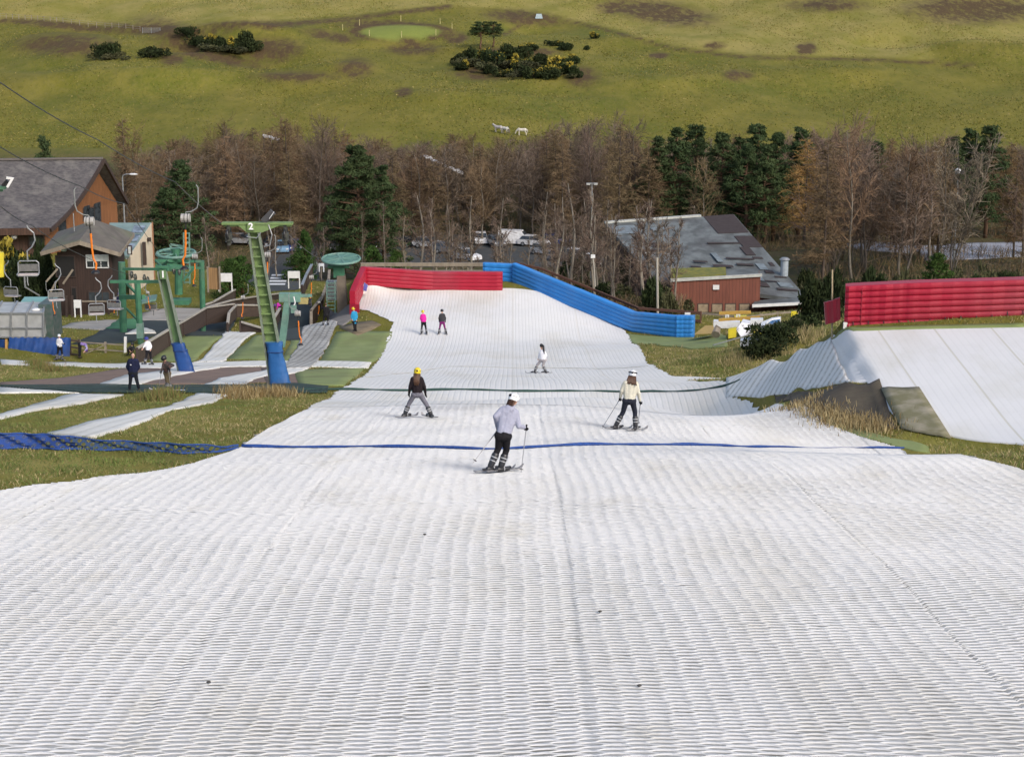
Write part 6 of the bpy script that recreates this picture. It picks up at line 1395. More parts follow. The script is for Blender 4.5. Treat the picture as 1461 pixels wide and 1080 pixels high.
def bare_broad(seed, hgt=11.0, spread=2.9, stems=1, n=28, up=.95):
    rr = np.random.default_rng(seed); mb = MB(); Q = []
    for s in range(stems):
        lean = rr.normal(0, .14 if stems > 1 else .06, 2); b0 = rr.normal(0, .25*(stems > 1), 2); H_ = hgt*rr.uniform(.85, 1.0)
        ax = lambda z: Vector((b0[0] + lean[0]*z + .15*math.sin(z*.7+seed), b0[1] + lean[1]*z + .12*math.sin(z*.9+s), z))
        mb.tube([ax(H_*i/9) for i in range(10)], [(.11/math.sqrt(stems))*(1-i/9.5)+.012 for i in range(10)], 6)
        for k in range(n):
            z = H_*(.22 + .74*k/n); f = 1 - z/H_; L = (spread*(.35 + .65*f**.6))*rr.uniform(.6, 1.15)/(1 if stems == 1 else 1.3); a = rr.uniform(0, 6.28)
            d = np.array([math.cos(a), math.sin(a), up*rr.uniform(.7, 1.4)]); d /= np.linalg.norm(d); p0 = np.array(ax(z)); p1 = p0 + d*L*.5; p2 = p1 + (d + [0, 0, .25])*L*.5
            Q.append(sticks(np.array([p0, p1]), np.array([p1, p2]), np.array([.075, .05]), np.array([.05, .02])))
            m = 9; t = rr.uniform(.15, 1, m)[:, None]; q0 = np.where(t < .5, p0 + (p1-p0)*t*2, p1 + (p2-p1)*(t*2-1)); dv = d + rr.normal(0, .55, (m, 3)) + [0, 0, .2]; dv /= np.linalg.norm(dv, axis=1, keepdims=True); ln = L*rr.uniform(.25, .55, (m, 1))
            q1 = q0 + dv*ln; Q.append(sticks(q0, q1, .042, .024))
            for j in range(3):
                t2 = rr.uniform(.2, 1, (m, 1)); r0 = q0 + dv*ln*t2; dw = dv + rr.normal(0, .6, (m, 3)); Q.append(sticks(r0, r0 + dw*ln*.6, .034, .018))
                r1 = r0 + dw*ln*.3; Q.append(sticks(r1, r1 + (dw + rr.normal(0, .7, (m, 3)))*ln*.4, .028, .015))
    return mb, np.concatenate(Q)
def pine(seed, hgt=12.0, spread=2.7, clumps=130, per=52, base_f=.1, top=.95):
    rr = np.random.default_rng(seed); mb = MB(); mb.tube([(.15*math.sin(i), .12*math.cos(i*1.3), hgt*.97*i/8) for i in range(9)], [.2*(1-i/9)+.02 for i in range(9)], 7); C = []; Rd = []; lo = []
    for k in range(clumps):
        z = hgt*(base_f + (1-base_f)*rr.uniform(0, 1)**.85); f = (1 - z/hgt); L = spread*(min(1, f*1.6+.12)**top)*rr.uniform(.35, 1.08); a = rr.uniform(0, 6.28)
        c = np.array([L*math.cos(a), L*math.sin(a), z + .15*L]); C.append(c); r = rr.uniform(.35, .75)*(.55+.45*min(1, f*2)); Rd.append([r*1.25, r*1.25, r*.55])
        mb.tube([(0, 0, z - .1*L), tuple(c)], [.05, .02], 4, cap=False)
    return mb, leaves(np.array(C), np.array(Rd), clumps*per, .3, .3, .2)
def place(o, loc, s, rz, label, cat, group, first):
    c = o if first else copy_tree(o); c.location = loc; c.scale = (s[0], s[0], s[1]); c.rotation_euler = (0, 0, rz); c['label'] = label; c['category'] = cat
    if group: c['group'] = group
    return c
PR = {}
def mkproto(key, name, gen, tmat, cmat):
    tr, q = gen; PR[key] = [proto(name, tr, quads_mesh('crown', q, cmat), tmat, cmat), True, max(v[2] for v in tr.v)]
for i in range(3): mkproto(f'larch_brown{i}', 'larch_tree', bare_conifer(10+i), m_bk, tw['brown'])
for i in range(2): mkproto(f'larch_tan{i}', 'larch_tree', bare_conifer(20+i, spread=2.7), m_bk, tw['tan'])
for i in range(3): mkproto(f'birch_purple{i}', 'birch_tree', bare_broad(30+i), m_bkg, tw['purple'])
for i in range(2): mkproto(f'birch_brown{i}', 'birch_tree', bare_broad(40+i, spread=3.0), m_bkw, tw['brown'])
for i in range(2): mkproto(f'ash_grey{i}', 'bare_tree', bare_broad(50+i, 10, 2.9, 4, 13, 1.5), m_bkg, tw['grey'])
mkproto('larch_gold', 'larch_tree', bare_conifer(60, spread=3.0, n=140, tw_n=22, droop=.35), m_bk, tw['gold'])
for i in range(2): mkproto(f'birch_thin{i}', 'birch_tree', bare_broad(70+i, 9, 1.5, 1, 13, 1.4), m_bkw, tw['purple'])
for i in range(3): mkproto(f'pine{i}', 'pine_tree', pine(80+i), m_bko, m_pine)
mkproto('pine_dense', 'pine_tree', pine(90, spread=3.0, clumps=220, per=60, base_f=.05), m_bko, m_pine)
mkproto('pine_hill', 'pine_tree', pine(95, 6.0, 2.3, 70, 60, .42, .35), m_bko, m_pine); mkproto('conifer_small', 'conifer_shrub', pine(96, 4.0, 1.5, 60, 50, .02, .8), m_bko, m_pine2)
def tree(key, X, Y, hgt, label, group, wf=1.0):
    o, first, h0 = PR[key]; s = hgt/h0; place(o, (X, Y, h(X, Y) - .1), (s*wf, s), random.uniform(0, 6.28), label, 'tree', group, first); PR[key][1] = False
LAB = {'larch_brown': ('reddish brown leafless larch with a feathery cone of twigs in the wood below the hill', 'brown larches in the wood'), 'larch_tan': ('pale tan leafless larch with drooping twigs in the wood below the hill', 'tan larches in the wood'),
       'birch_purple': ('purplish grey leafless birch with upswept twigs in the wood below the hill', 'purplish birches in the wood'), 'birch_brown': ('brown-twigged leafless birch with a pale trunk in the wood below the hill', 'brown birches in the wood'),
       'ash_grey': ('pale grey many-stemmed leafless tree among the browner trees', 'grey many-stemmed trees in the wood'), 'birch_thin': ('slender leafless sapling behind the barrier fence by the car park', 'saplings behind the barrier fence'), 'pine': ('dark green pine standing among the bare trees on the right', 'dark pines in the wood')}
TOPU = [-60,150,200,240,280,330,400,460,520,560,600,650,700,760,790,850,900,940,1000,1100,1180,1240,1290,1320,1400,1461,1700]
TOPV = [260,240,232,208,196,184,176,182,190,203,200,192,198,200,178,172,180,192,196,198,184,186,216,200,190,198,200]
def pick(u):
    r = random.random()
    if u < 260: return random.choice(['birch_brown0','birch_brown1','ash_grey0','birch_purple0'])
    if u < 520: return 'larch_brown%d' % random.randrange(3) if r < .45 else 'birch_purple%d' % random.randrange(3) if r < .75 else 'birch_brown%d' % random.randrange(2) if r < .93 else 'larch_tan0'
    if u < 770: return 'birch_purple%d' % random.randrange(3) if r < .5 else 'larch_brown%d' % random.randrange(3) if r < .85 else 'birch_brown%d' % random.randrange(2)
    if u < 930: return 'larch_brown%d' % random.randrange(3) if r < .65 else 'birch_purple%d' % random.randrange(3)
    return 'birch_purple%d' % random.randrange(3) if r < .4 else 'larch_brown%d' % random.randrange(3) if r < .6 else 'larch_tan%d' % random.randrange(2) if r < .78 else 'ash_grey%d' % random.randrange(2) if r < .88 else 'birch_brown%d' % random.randrange(2)
spots = []
def free(X, Y, d): return all((X-x)**2 + (Y-y)**2 > d*d for x, y in spots)
cnt = 0; tries = 0
while cnt < 285 and tries < 20000:
    tries += 1; Y = random.uniform(243, 312); u = random.uniform(205, 1540)
    if u < 250 and random.random() < .6: continue
    if 940 < u < 1140 and Y < 262: continue
    if u > 1150: Y = random.uniform(188, 312)
    if 1320 < u and 232 < Y < 258: continue
    X = (u - CU)/F/.97*Y
    if 1335 < u < 1425 and Y < 256 and random.random() < .8: continue
    if not free(X, Y, 2.5) or (abs(u - 1364) < 16 and Y < 222): continue
    g0 = h(X, Y); hz = U(u, np.interp(u, TOPU, TOPV), Y).z - g0
    hz = min(hz, 17)*random.uniform(.74, 1.04)
    if hz < 4: continue
    k = pick(u); kk = k.rstrip('0123456789'); tree(k, X, Y, hz, *LAB[kk], wf=random.uniform(1.0, 1.4)*min(1.35, 12/hz)); spots.append((X, Y)); cnt += 1
for i in range(78):
    u = random.uniform(560, 985) if 9 < i < 46 else random.uniform(790, 960) if i >= 46 else random.uniform(290, 470); Y = random.uniform(172, 214) if 9 < i < 46 else random.uniform(151, 170) if i >= 46 else random.uniform(200, 225); X = (u-CU)/F/.97*Y
    if not free(X, Y, 1.6): continue
    spots.append((X, Y)); k = 'birch_thin%d' % (i % 2); tree(k, X, Y, random.uniform(6.0, 10.5) if u > 560 else random.uniform(5, 8), *LAB['birch_thin'], wf=random.uniform(.9, 1.3))
def tpx(key, u, vt, Y, label, group=None, wf=1.0):
    p = at(u, Y); hz = U(u, vt, Y).z - p.z; tree(key, p.x, p.y, hz, label, group, wf)
tpx('birch_thin0', 517, 300, 165, 'slender white-stemmed birch standing directly behind the red barrier, left of the other', None, .6); tpx('birch_thin1', 548, 285, 165, 'slender white-stemmed birch standing directly behind the red barrier, right of the other', None, .6)
tpx('pine_dense', 512, 208, 212, 'largest dark pine, standing alone behind the left end of the red barrier', None, 1.1); tpx('pine1', 546, 236, 216, 'dark pine half hidden beside the largest pine', None, 1.15); tpx('pine0', 490, 262, 214, 'shorter dark pine at the left foot of the largest pine', None, 1.2)
tpx('pine2', 263, 229, 214, 'dark pine behind the tow hangers, right of the cream annexe', None, 1.25); tpx('pine0', 243, 268, 212, 'low broad pine beside the pine right of the annexe', None, 1.5); tpx('pine1', 73, 195, 225, 'small pine tip rising behind the lodge ridge', None, .8)
for i, (u, vt, Y) in enumerate(((938,196,256),(962,182,258),(990,178,262),(1028,190,256),(1052,196,258),(1076,178,260),(1104,190,256),(1138,182,258),(1246,202,262),(1352,196,258),(1378,184,262),(1404,180,258),(1062,206,252),(1090,210,252))): tpx(f'pine{i % 3}', u, vt, Y, *LAB['pine'], wf=1.12)
tpx('larch_gold', 1147, 196, 238, 'golden tan larch beside the dark pines above the clubhouse roof end', None, 1.25); tpx('larch_tan0', 1325, 228, 218, 'broad pale tan larch left of the tall lamp pole', None, 1.35); tpx('larch_tan1', 1270, 215, 226, 'narrow tan larch between the golden larch and the lamp pole', None, 1.0)
tpx('ash_grey0', 1228, 240, 205, 'pale grey many-stemmed bare tree above the left end of the big red barrier', None, 1.1); tpx('ash_grey1', 1195, 270, 200, 'smaller pale grey bare tree above the right end of the clubhouse', None, 1.0); tpx('birch_brown1', 1000, 232, 226, 'pale forked birch behind the clubhouse ridge', None, .9)
tpx('larch_brown1', 183, 168, 232, 'tall thin feathery larch standing alone behind the lodge gable', None, .8); tpx('birch_brown0', 206, 195, 235, 'pale thin birch standing right of the street lamp', None, .8)
# shrubs
def shrub(key, name, seed, mat, n=1500, lobes=9, rx=1.0, rz=.8, size=.17, flower=0, hgt=1.0):
    rr = np.random.default_rng(seed); C = np.c_[rr.normal(0, .42*rx, (lobes, 2)), rr.uniform(.2, .8, lobes)*rz]; Rd = np.c_[rr.uniform(.3, .6, (lobes, 2))*rx, rr.uniform(.25, .5, lobes)*rz]
    q = leaves(C, Rd, n, size, .45, .5); t = bpy.data.objects.new(name, None); COL.objects.link(t); t.empty_display_size = .3; ORG[t] = (0, 0, 0)
    mesh_obj('foliage', quads_mesh('foliage', q, mat), t); mb = MB()
    for k in range(5): a = k*1.25; mb.tube([(0, 0, -.2), (.12*math.cos(a), .12*math.sin(a), .2), (.35*rx*math.cos(a), .35*rx*math.sin(a), .6*rz)], [.06, .04, .015], 5)
    part('stem', mb, m_bk, t)
    if flower:
        C2 = C + Rd*np.array([0, -.25, .55]); mesh_obj('blossom', quads_mesh('blossom', leaves(C2[:max(2, lobes//2)], Rd[:max(2, lobes//2)]*.7, flower, size*.9, .6, .6), m_flower), t)
    PR[key] = [t, True, 1.0]
shrub('bush0', 'shrub', 1, m_leaf); shrub('bush1', 'shrub', 2, m_leaf, lobes=16); shrub('bush_olive', 'shrub', 3, m_olive); shrub('gorse0', 'gorse_bush', 4, m_leaf, flower=260); shrub('gorse1', 'gorse_bush', 5, m_leaf, flower=90)
def bush(key, u, v, wpx, hpx, label, Y=None, group=None, cat='bush'):
    p = G(u, v) if Y is None else at(u, Y); m = mpp(p.y); o, first, _ = PR[key]; place(o, p, (wpx*m/2.0, hpx*m/1.05), random.uniform(0, 6.28), label, cat, group, first); PR[key][1] = False
HG_ = 'gorse and broom bushes on the hillside'
for i, (u, v, w_, hh, fl) in enumerate(((655,92,26,16,0),(668,88,20,18,0),(664,100,24,14,1),(685,86,30,20,0),(705,96,36,26,0),(722,84,30,22,0),(745,84,34,20,0),(752,72,24,10,1),(735,103,34,24,1),(762,112,36,20,0),(780,112,30,18,1),(800,108,36,26,1),(820,112,24,18,0),(812,92,22,14,1),
        (675,95,40,14,2),(700,100,44,14,2),(728,98,44,14,2),(756,100,44,14,2),(790,110,40,12,2),(740,110,40,12,2),(310,74,40,12,2),(340,76,40,12,2),(158,86,36,12,2),(772,92,30,16,0),(718,110,30,14,0),(698,106,24,14,0),(790,66,24,9,0),(806,72,30,11,0),(848,56,14,10,1),(837,72,12,7,0),(152,84,30,26,0),(163,84,30,24,0),(216,83,40,18,0),(267,52,26,16,0),(283,66,26,18,0),(300,70,28,20,1),(316,74,26,22,0),(330,76,28,22,1),(350,70,34,26,0),(362,74,30,20,0))):
    bush(('bush_olive' if fl == 2 else 'gorse0' if fl else random.choice(['bush0','bush1','gorse1'])), u, v, w_, hh, 'dark gorse bush with yellow flowers in a clump on the hillside' if fl == 1 else 'low olive brown scrub between the dark bushes on the hillside' if fl == 2 else 'dark green bush in a scattered clump on the hillside', None, 'flowering gorse on the hillside' if fl == 1 else 'olive scrub on the hillside' if fl == 2 else 'dark bushes on the hillside')
tree_h = lambda u, vb, vt: None
for u, vb, vt, lab in ((686,70,34,'left one of two wind-bent pines above the gorse clump'),(704,68,34,'right one of two wind-bent pines above the gorse clump')):
    p = G(u, vb); o, first, h0 = PR['pine_hill']; s = (vb-vt)*mpp(p.y)/h0; place(o, p, (s*1.15, s), random.uniform(0, 6), lab, 'tree', None, first); PR['pine_hill'][1] = False
for i, (u, v, w_, hh) in enumerate(((650,200,36,20),(672,198,34,22),(695,200,34,20),(715,202,30,16),(760,206,30,16),(630,206,30,14),(738,206,26,12))): bush(random.choice(['bush0','bush_olive']), u, v, w_, hh, 'dark scrub bush at the top edge of the wood, by the horses', 318, 'scrub at the top edge of the wood')
for u, vt, Y, wf, lab in ((328,370,168,1.2,'bushy green conifer behind the left notice board'),(345,366,170,1.2,'bushy green conifer right of the left notice board'),(425,362,186,1.3,'round dark conifer bush by the second notice board'),(436,330,196,.9,'small pointed conifer left of the largest pine'),
                          (531,352,190,1.2,'small green conifer behind the red barrier'),(568,358,188,1.2,'low green conifer behind the red barrier, under the pine'),(1336,362,150,1.1,'bright green small conifer behind the big red barrier')):
    p = at(u, Y); hz = U(u, vt, Y).z - p.z; tree('conifer_small', p.x, p.y, hz, lab, None, wf*min(1, 2.6/hz)*1.1)
for i, (u, v, w_, hh) in enumerate(((1085,522,52,38),(1108,505,62,40),(1128,500,36,26))): bush('bush1', u, v, w_, hh, ('large', 'tallest', 'small')[i] + ' dark green bush beside the ramp up to the bank', 98 + i*3)
bush('bush0', 1148, 468, 60, 28, 'green bush left of the small red crash pad', 112); bush('bush_olive', 1128, 482, 50, 18, 'low olive bush between the crash pad and the dark bushes', 106)
for i in range(26):
    u = 1150 + i*14 + random.uniform(-6, 6); Y = random.uniform(120, 185); o = random.choice(['bush0', 'bush1', 'bush_olive']); p = at(u, Y); hz = U(u, random.uniform(374, 396), Y).z - p.z
    if hz < .8: continue
    bush(o, u, 0, random.uniform(34, 60)*160/Y*.8, min(hz, 4.5)/mpp(Y), 'dense dark green bush in the thicket behind the big red barrier', Y, 'thicket behind the big red barrier')
bush('gorse0', 1432, 0, 34, 30, 'bush with bright yellow flowers behind the big red barrier', 128)
for i, (u, Y, vt, w_) in enumerate(((20,172,342,60),(48,170,350,50),(64,166,338,40),(60,163,372,44),(44,160,384,50))):
    p = at(u, Y); bush('gorse0' if i == 0 else ['bush0','bush1'][i % 2], u, 0, w_, max(10, (U(u, vt, Y).z - p.z)/mpp(Y)), ('yellow-green flowering bush under the lodge eaves','dark evergreen bush under the lodge eaves','tall dark evergreen beside the cabin','dark bush below the cabin stairs','low dark bush behind the far left chair')[i], Y)
for i, (u, Y, vt, w_) in enumerate(((905,176,356,50),(935,150,392,50),(880,160,396,70),(860,158,400,60),(1190,170,392,70),(820,180,360,60),(960,147,410,40))):
    p = at(u, Y); hz = (U(u, vt, Y).z - p.z)/mpp(Y)
    if hz > 6: bush(['bush_olive','bush0'][i % 2], u, 0, w_, hz, 'scruffy bush between the blue barrier fence and the clubhouse', Y, 'scruffy bushes by the clubhouse')
for i in range(24):
    u = random.uniform(775, 965); Y = random.uniform(149.5, 166); bush(random.choice(['bush_olive','bush0','bush_olive']), u, 0, random.uniform(22, 46), random.uniform(12, 30), 'scruffy bush between the blue barrier fence and the clubhouse', Y, 'scruffy bushes by the clubhouse')
# undergrowth of the wood
n = 42000; Yq = RNG.uniform(186, 330, n); uq = RNG.uniform(225, 1560, n); Xq = (uq - CU)/F/.97*Yq; near_ = RNG.uniform(0, 1, n) < .2; Yq = np.where(near_, RNG.uniform(149, 180, n), Yq); uq = np.where(near_, RNG.uniform(765, 970, n), uq); keep = near_ | ~((uq < 1150) & (Yq < 230)) & ~((uq > 360) & (uq < 900) & (Yq < 250)) & ~((uq > 1300) & (Yq < 258) & (Yq > 230)); Xq = (uq - CU)/F/.97*Yq; Xq, Yq = Xq[keep], Yq[keep]; n = len(Xq)
Zq = H(Xq, Yq); hh = RNG.uniform(.3, 2.6, n)*(.6 + .4*np.sin(Xq*.3)*np.cos(Yq*.27)); P0 = np.stack([Xq, Yq, Zq - .05], 1); P1 = P0 + np.stack([RNG.normal(0, .4, n), RNG.normal(0, .4, n), hh], 1)
q = np.concatenate([sticks(P0, P1, .06, .02), sticks((P0+P1)/2, (P0+P1)/2 + np.stack([RNG.normal(0, .45, n), RNG.normal(0, .45, n), hh*.4], 1), .05, .015)])
me = quads_mesh('undergrowth', q, [tw['brown'], tw['tan'], tw['purple'], m_olive], RNG.choice(4, len(q), p=[.4, .25, .25, .1]).astype(np.int32)); o = mesh_obj('undergrowth', me); tag(o, 'tangled brown undergrowth filling the floor of the wood', 'undergrowth', kind='stuff')
# grass
def inpoly(P, X, Y):
    c = np.zeros(len(X), bool); x0, y0 = P[:, 0], P[:, 1]; x1, y1 = np.roll(x0, -1), np.roll(y0, -1)
    for a, b_, c_, d_ in zip(x0, y0, x1, y1):
        if abs(d_ - b_) < 1e-9: continue
        c ^= ((b_ > Y) != (d_ > Y)) & (X < (c_ - a)*(Y - b_)/(d_ - b_) + a)
    return c
m_g = [M_('green_blades', (.135, .18, .04), (.1, .135, .03), .6, .9), M_('olive_blades', (.2, .185, .065), (.15, .14, .046), .6, .9), M_('straw_blades', (.42, .34, .18), (.33, .26, .13), .6, .9)]
def grass(name, X, Y, h0, h1, wd, p, label, clump=.35, lean=.5):
    ok = ~((X > eL(Y) - .05) & (X < eR(Y) + .05) & (Y < 146))
    for P in EXCL: ok &= ~inpoly(P, X, Y)
    cl = np.sin(X*2.1 + Y*.9)*np.sin(X*.9 - Y*1.7) + .5*np.sin(X*5.1+Y*2.3); ok &= (cl + RNG.normal(0, .5, len(X)) > -clump*2)
    X, Y = X[ok], Y[ok]; cl = cl[ok]; n = len(X); hh = RNG.uniform(h0, h1, n)*(.7 + .35*cl)
    P0 = np.stack([X, Y, H(X, Y) - .02], 1); P1 = P0 + np.stack([RNG.normal(0, lean, n)*hh, RNG.normal(0, lean, n)*hh, np.maximum(hh, .04)], 1)
    fld = .5 + .5*np.sin(X*.5 + 1.3*np.sin(Y*.23))*np.sin(Y*.31+X*.2); r = RNG.uniform(0, 1, n) + (fld-.5)*.5
    mi = np.where(r < p[0], 0, np.where(r < p[0]+p[1], 1, 2)).astype(np.int32); me = quads_mesh(name, sticks(P0, P1, wd, wd*.3), m_g, mi); o = mesh_obj(name, me); tag(o, label, 'grass', kind='stuff')
def rnd(n, y0, y1, s0, s1): Y = np.exp(RNG.uniform(math.log(y0), math.log(y1), n)); return RNG.uniform(s0, s1, n)*Y, Y
grass('grass', *rnd(130000, 26, 88, -.32, -.06), .04, .13, .024, (.5, .33), 'rough tufted grass left of the near slope')
grass('grass', *rnd(60000, 88, 128, -.32, -.07), .05, .15, .035, (.45, .33), 'short rough grass between the matting paths')
grass('grass', *rnd(60000, 38, 80, .1, .33), .05, .15, .022, (.36, .32), 'coarse straw-coloured grass between the right slope edge and the bank')
grass('grass', *rnd(55000, 84, 147, .05, .2), .06, .22, .04, (.34, .36), 'rough grass right of the far slope')
grass('grass', *rnd(40000, 128, 190, -.3, -.08), .05, .2, .05, (.5, .34), 'mown and rough grass round the lift station and cabin')
 
Yh = np.exp(RNG.uniform(math.log(338), math.log(560), 150000)); Xh = RNG.uniform(-.31, .31, 150000)*Yh; Zh = H(Xh, Yh); uh, vh = proj(Xh, Yh, Zh); ok = np.hypot((uh-572)/62, (vh-46)/11) > 1
ia = np.clip((np.log(Yh)-T0)/(T1-T0)*(NT-1), 0, NT-1).astype(int); ja = np.clip((Xh/Yh-S0)/(S1-S0)*(NS-1), 0, NS-1).astype(int); ok &= dirt[ia, ja] < .25
cl = np.sin(Xh*.11 + Yh*.04)*np.sin(Xh*.05 - Yh*.03) + .6*np.sin(Xh*.33 + Yh*.1 + 2*np.sin(Yh*.03)); ok &= cl + RNG.normal(0, .6, len(Xh)) > -.1; Xh, Yh, Zh, uh, vh = Xh[ok], Yh[ok], Zh[ok], uh[ok], vh[ok]; hh = RNG.uniform(.08, .24, len(Xh))
P0 = np.stack([Xh, Yh, Zh - .03], 1); P1 = P0 + np.stack([RNG.normal(0, .4, len(Xh))*hh, RNG.normal(0, .4, len(Xh))*hh, hh], 1); up_f = vh < np.interp(uh, [-800,0,90,200,330,480,640,700,770,860,960,1060,1250,1390,1461,2300], [26,28,33,42,35,24,8,12,20,38,66,78,82,93,100,110]); r = RNG.uniform(0, 1, len(Xh))
m_h = [M_('hill_grass_green', (.125, .13, .02), (.1, .11, .016), .3, .95), M_('hill_grass_olive', (.175, .155, .028), (.15, .135, .022), .3, .95), M_('hill_grass_straw', (.3, .24, .09), (.22, .18, .06), .3, .95)]
me = quads_mesh('hill_grass', sticks(P0, P1, .34, .1), m_h, np.where(r < np.where(up_f, .2, .45), 0, np.where(r < np.where(up_f, .6, .93), 1, 2)).astype(np.int32)); o = mesh_obj('hill_grass', me); tag(o, 'tussocky grass covering the far hillside', 'grass', kind='stuff')
def tufts(label, px, n, h0, h1, spread, mats, ymin=40):
    X = []; Yy = []
    for (u, v) in px:
        p = G(u, v, ymin); X.append(RNG.normal(p.x, spread, n)); Yy.append(RNG.normal(p.y, spread*1.5, n))
    X = np.concatenate(X); Yy = np.concatenate(Yy); m = len(X); hh = RNG.uniform(h0, h1, m); P0 = np.stack([X, Yy, H(X, Yy) - .03], 1); P1 = P0 + np.stack([RNG.normal(0, .28, m)*hh, RNG.normal(0, .28, m)*hh, hh], 1)
    me = quads_mesh('tall_grass', sticks(P0, P1, .03, .008), mats, RNG.integers(0, len(mats), m).astype(np.int32)); o = mesh_obj('tall_grass', me); tag(o, label, 'grass', kind='stuff')
m_rush = M_('rusty_rushes', (.22, .145, .055), (.15, .1, .035), 1, .9)
tufts('tall rusty grass growing round the foot of tower 2', [(336,564),(343,560),(350,563),(358,566),(387,562),(395,564),(402,566),(344,569)], 240, .12, .5, .4, [m_rush, m_g[2], m_rush])
tufts('tall straw-coloured grass beside the bare soil on the right', [(1140,582),(1150,576),(1165,588),(1185,598),(1200,600),(1215,602),(1230,604),(1245,608),(1260,614),(1175,592),(1190,606),(1225,612)], 300, .08, .32, .4, [m_g[2], m_g[2], m_rush])
tufts('dark rushy tufts on the left grass bank', [(55,522),(65,526),(75,530),(48,520),(240,565),(228,568),(215,572)], 350, .15, .5, .3, [m_g[1], m_rush, m_g[0]])
tufts('pale dry grass under the bushes by the bank', [(1110,470),(1130,478),(1150,486),(1165,478),(1095,500),(1120,510),(1105,528),(1050,520),(1052,512)], 260, .2, .6, .5, [m_g[2], m_g[1]], 90)
tufts('green grass seedlings poking through the near matting', [(587,733),(822,846),(845,852),(818,862),(830,868),(583,938)], 22, .03, .08, .05, [m_g[0], m_g[1]])
for i, (u, v) in enumerate(((606,768),(856,879),(298,981),(912,986))):
    p = G(u, v); mb = MB(); mb.ell(p + Vector((0,0,.075)), (.03, .02, .015), 8, 5); solo('pebble', mb, M_('pebble_dark', (.06, .055, .05)), ('small dark pebble on the white matting below the nearest skier','small dark pebble low on the right-centre matting','dark fleck low on the left matting','dark fleck near the bottom right of the matting')[i], 'pebble')
# ------------------------------------------------------------------ car park, road and cars
sheet('car_park', [(370,341),(500,338),(700,334),(880,338)], [(360,392),(450,382),(700,380),(880,384)], m_asph, .05, 2.5)
sheet('road', [(345,400),(380,384),(450,372)], [(375,418),(425,414),(462,400)], m_asph, .09, 1.2)
sheet('road', [(1300,352),(1380,347),(1520,342)], [(1320,372),(1400,370),(1520,364)], M_('pale_road', (.36, .37, .42), (.24, .25, .28), .35, .6), .06, 1.5); sheet('road', [(1180,340),(1240,344),(1300,350)], [(1180,352),(1240,358),(1300,362)], MATS['pale_road'], .06, 1.5)
mb = MB()
for k in range(4):
    v = 393 + k*4.4; q = [G(388 - k*1.5, v, 150), G(412 - k*1.5, v, 150), G(411 - k*1.5, v + 2.2, 150), G(387 - k*1.5, v + 2.2, 150)]; mb.add([Vector((p.x, p.y, h(p.x, p.y) + .13)) for p in q], [(0,1,2,3)])
solo('zebra_crossing', mb, m_white, None, None, kind='structure')
def car(label, u, v, col, yaw, van=False, glassy=True):
    p = G(u, v, 155); p.z = h(p.x, p.y) + .06; m = M_('car_' + col, {'blue': (.03,.06,.2), 'lightblue': (.2,.35,.5), 'silver': (.45,.46,.48), 'white': (.74,.74,.75), 'black': (.02,.02,.024), 'red': (.3,.02,.025), 'grey': (.12,.13,.15)}[col], rough=.25)
    t = thing('parked_van' if van else 'parked_car', label, 'van' if van else 'car', p); W = .9; Mx = Matrix.Rotation(yaw, 3, 'Z'); T = lambda x, y, z: p + Mx @ Vector((x, y, z))
    def ringp(prof, ws): return [[T(x, s*w_, z) for (x, z), w_ in zip(prof, ws)] for s in (-1, 1)]
    low = [(-2.1,.3),(-2.15,.75),(-2.0,.95),(.7,.98),(1.9,.82),(2.1,.6),(2.1,.3)] if not van else [(-2.4,.3),(-2.4,1.0),(-2.35,1.1),(1.3,1.1),(2.2,.95),(2.4,.7),(2.4,.3)]
    top = [(-1.9,.93),(-1.5,1.42),(.1,1.46),(.95,.95)] if not van else [(-2.38,1.05),(-2.3,2.0),(1.0,2.0),(1.75,1.05)]
    mb = MB(); a, b_ = ringp(low, [W]*7); n = len(a); mb.add(a + b_, [tuple(range(n-1, -1, -1)), tuple(range(n, 2*n))] + [(i, (i+1) % n, n+(i+1) % n, n+i) for i in range(n)]); part('body', mb, m, t)
    mb = MB(); a, b_ = ringp(top, [W*.93, W*.78, W*.78, W*.93]); n = 4; mb.add(a + b_, [tuple(range(n-1, -1, -1)), tuple(range(n, 2*n))] + [(i, (i+1) % n, n+(i+1) % n, n+i) for i in range(n)]); cb = part('cabin', mb, m if van else m_glass, t)
    mb = MB(); q = [T(x, s*W*.8, z) for s in (-1, 1) for x, z in (top[1], top[2])]; mb.hexa([q[0], q[1], q[3], q[2]], [w_ + Vector((0,0,.05)) for w_ in (q[0], q[1], q[3], q[2])]); part('roof', mb, m, t)
    mb = MB(); q = [T(top[2][0]+.06, -W*.7, top[2][1]-.1), T(top[2][0]+.06, W*.7, top[2][1]-.1), T(top[3][0]+.03, W*.85, top[3][1]+.08), T(top[3][0]+.03, -W*.85, top[3][1]+.08)]; mb.hexa(q, [w_ + (Mx @ Vector((.04,0,.04))) for w_ in q]); part('windscreen', mb, m_glass, t)
    for x in (-1.3, 1.3):
        for s in (-1, 1):
            mb = MB(); mb.tube([T(x, s*(W-.2), .32), T(x, s*(W+.02), .32)], .32, 12); wh = part('wheel', mb, m_blackp, t); mb = MB(); mb.tube([T(x, s*(W+.0), .32), T(x, s*(W+.03), .32)], .19, 10); part('rim', mb, m_grey, wh)
    for s in (-1, 1): 
        mb = MB(); mb.box(T(low[-2][0]-.03, s*.62, low[-2][1]+.08), (.12, .3, .16), yaw); part('headlight', mb, m_pan, t); mb = MB(); mb.box(T(low[1][0]+.05, s*.68, low[1][1]), (.1, .24, .2), yaw); part('tail_light', mb, M_('tail_red', (.3, .01, .01)), t)
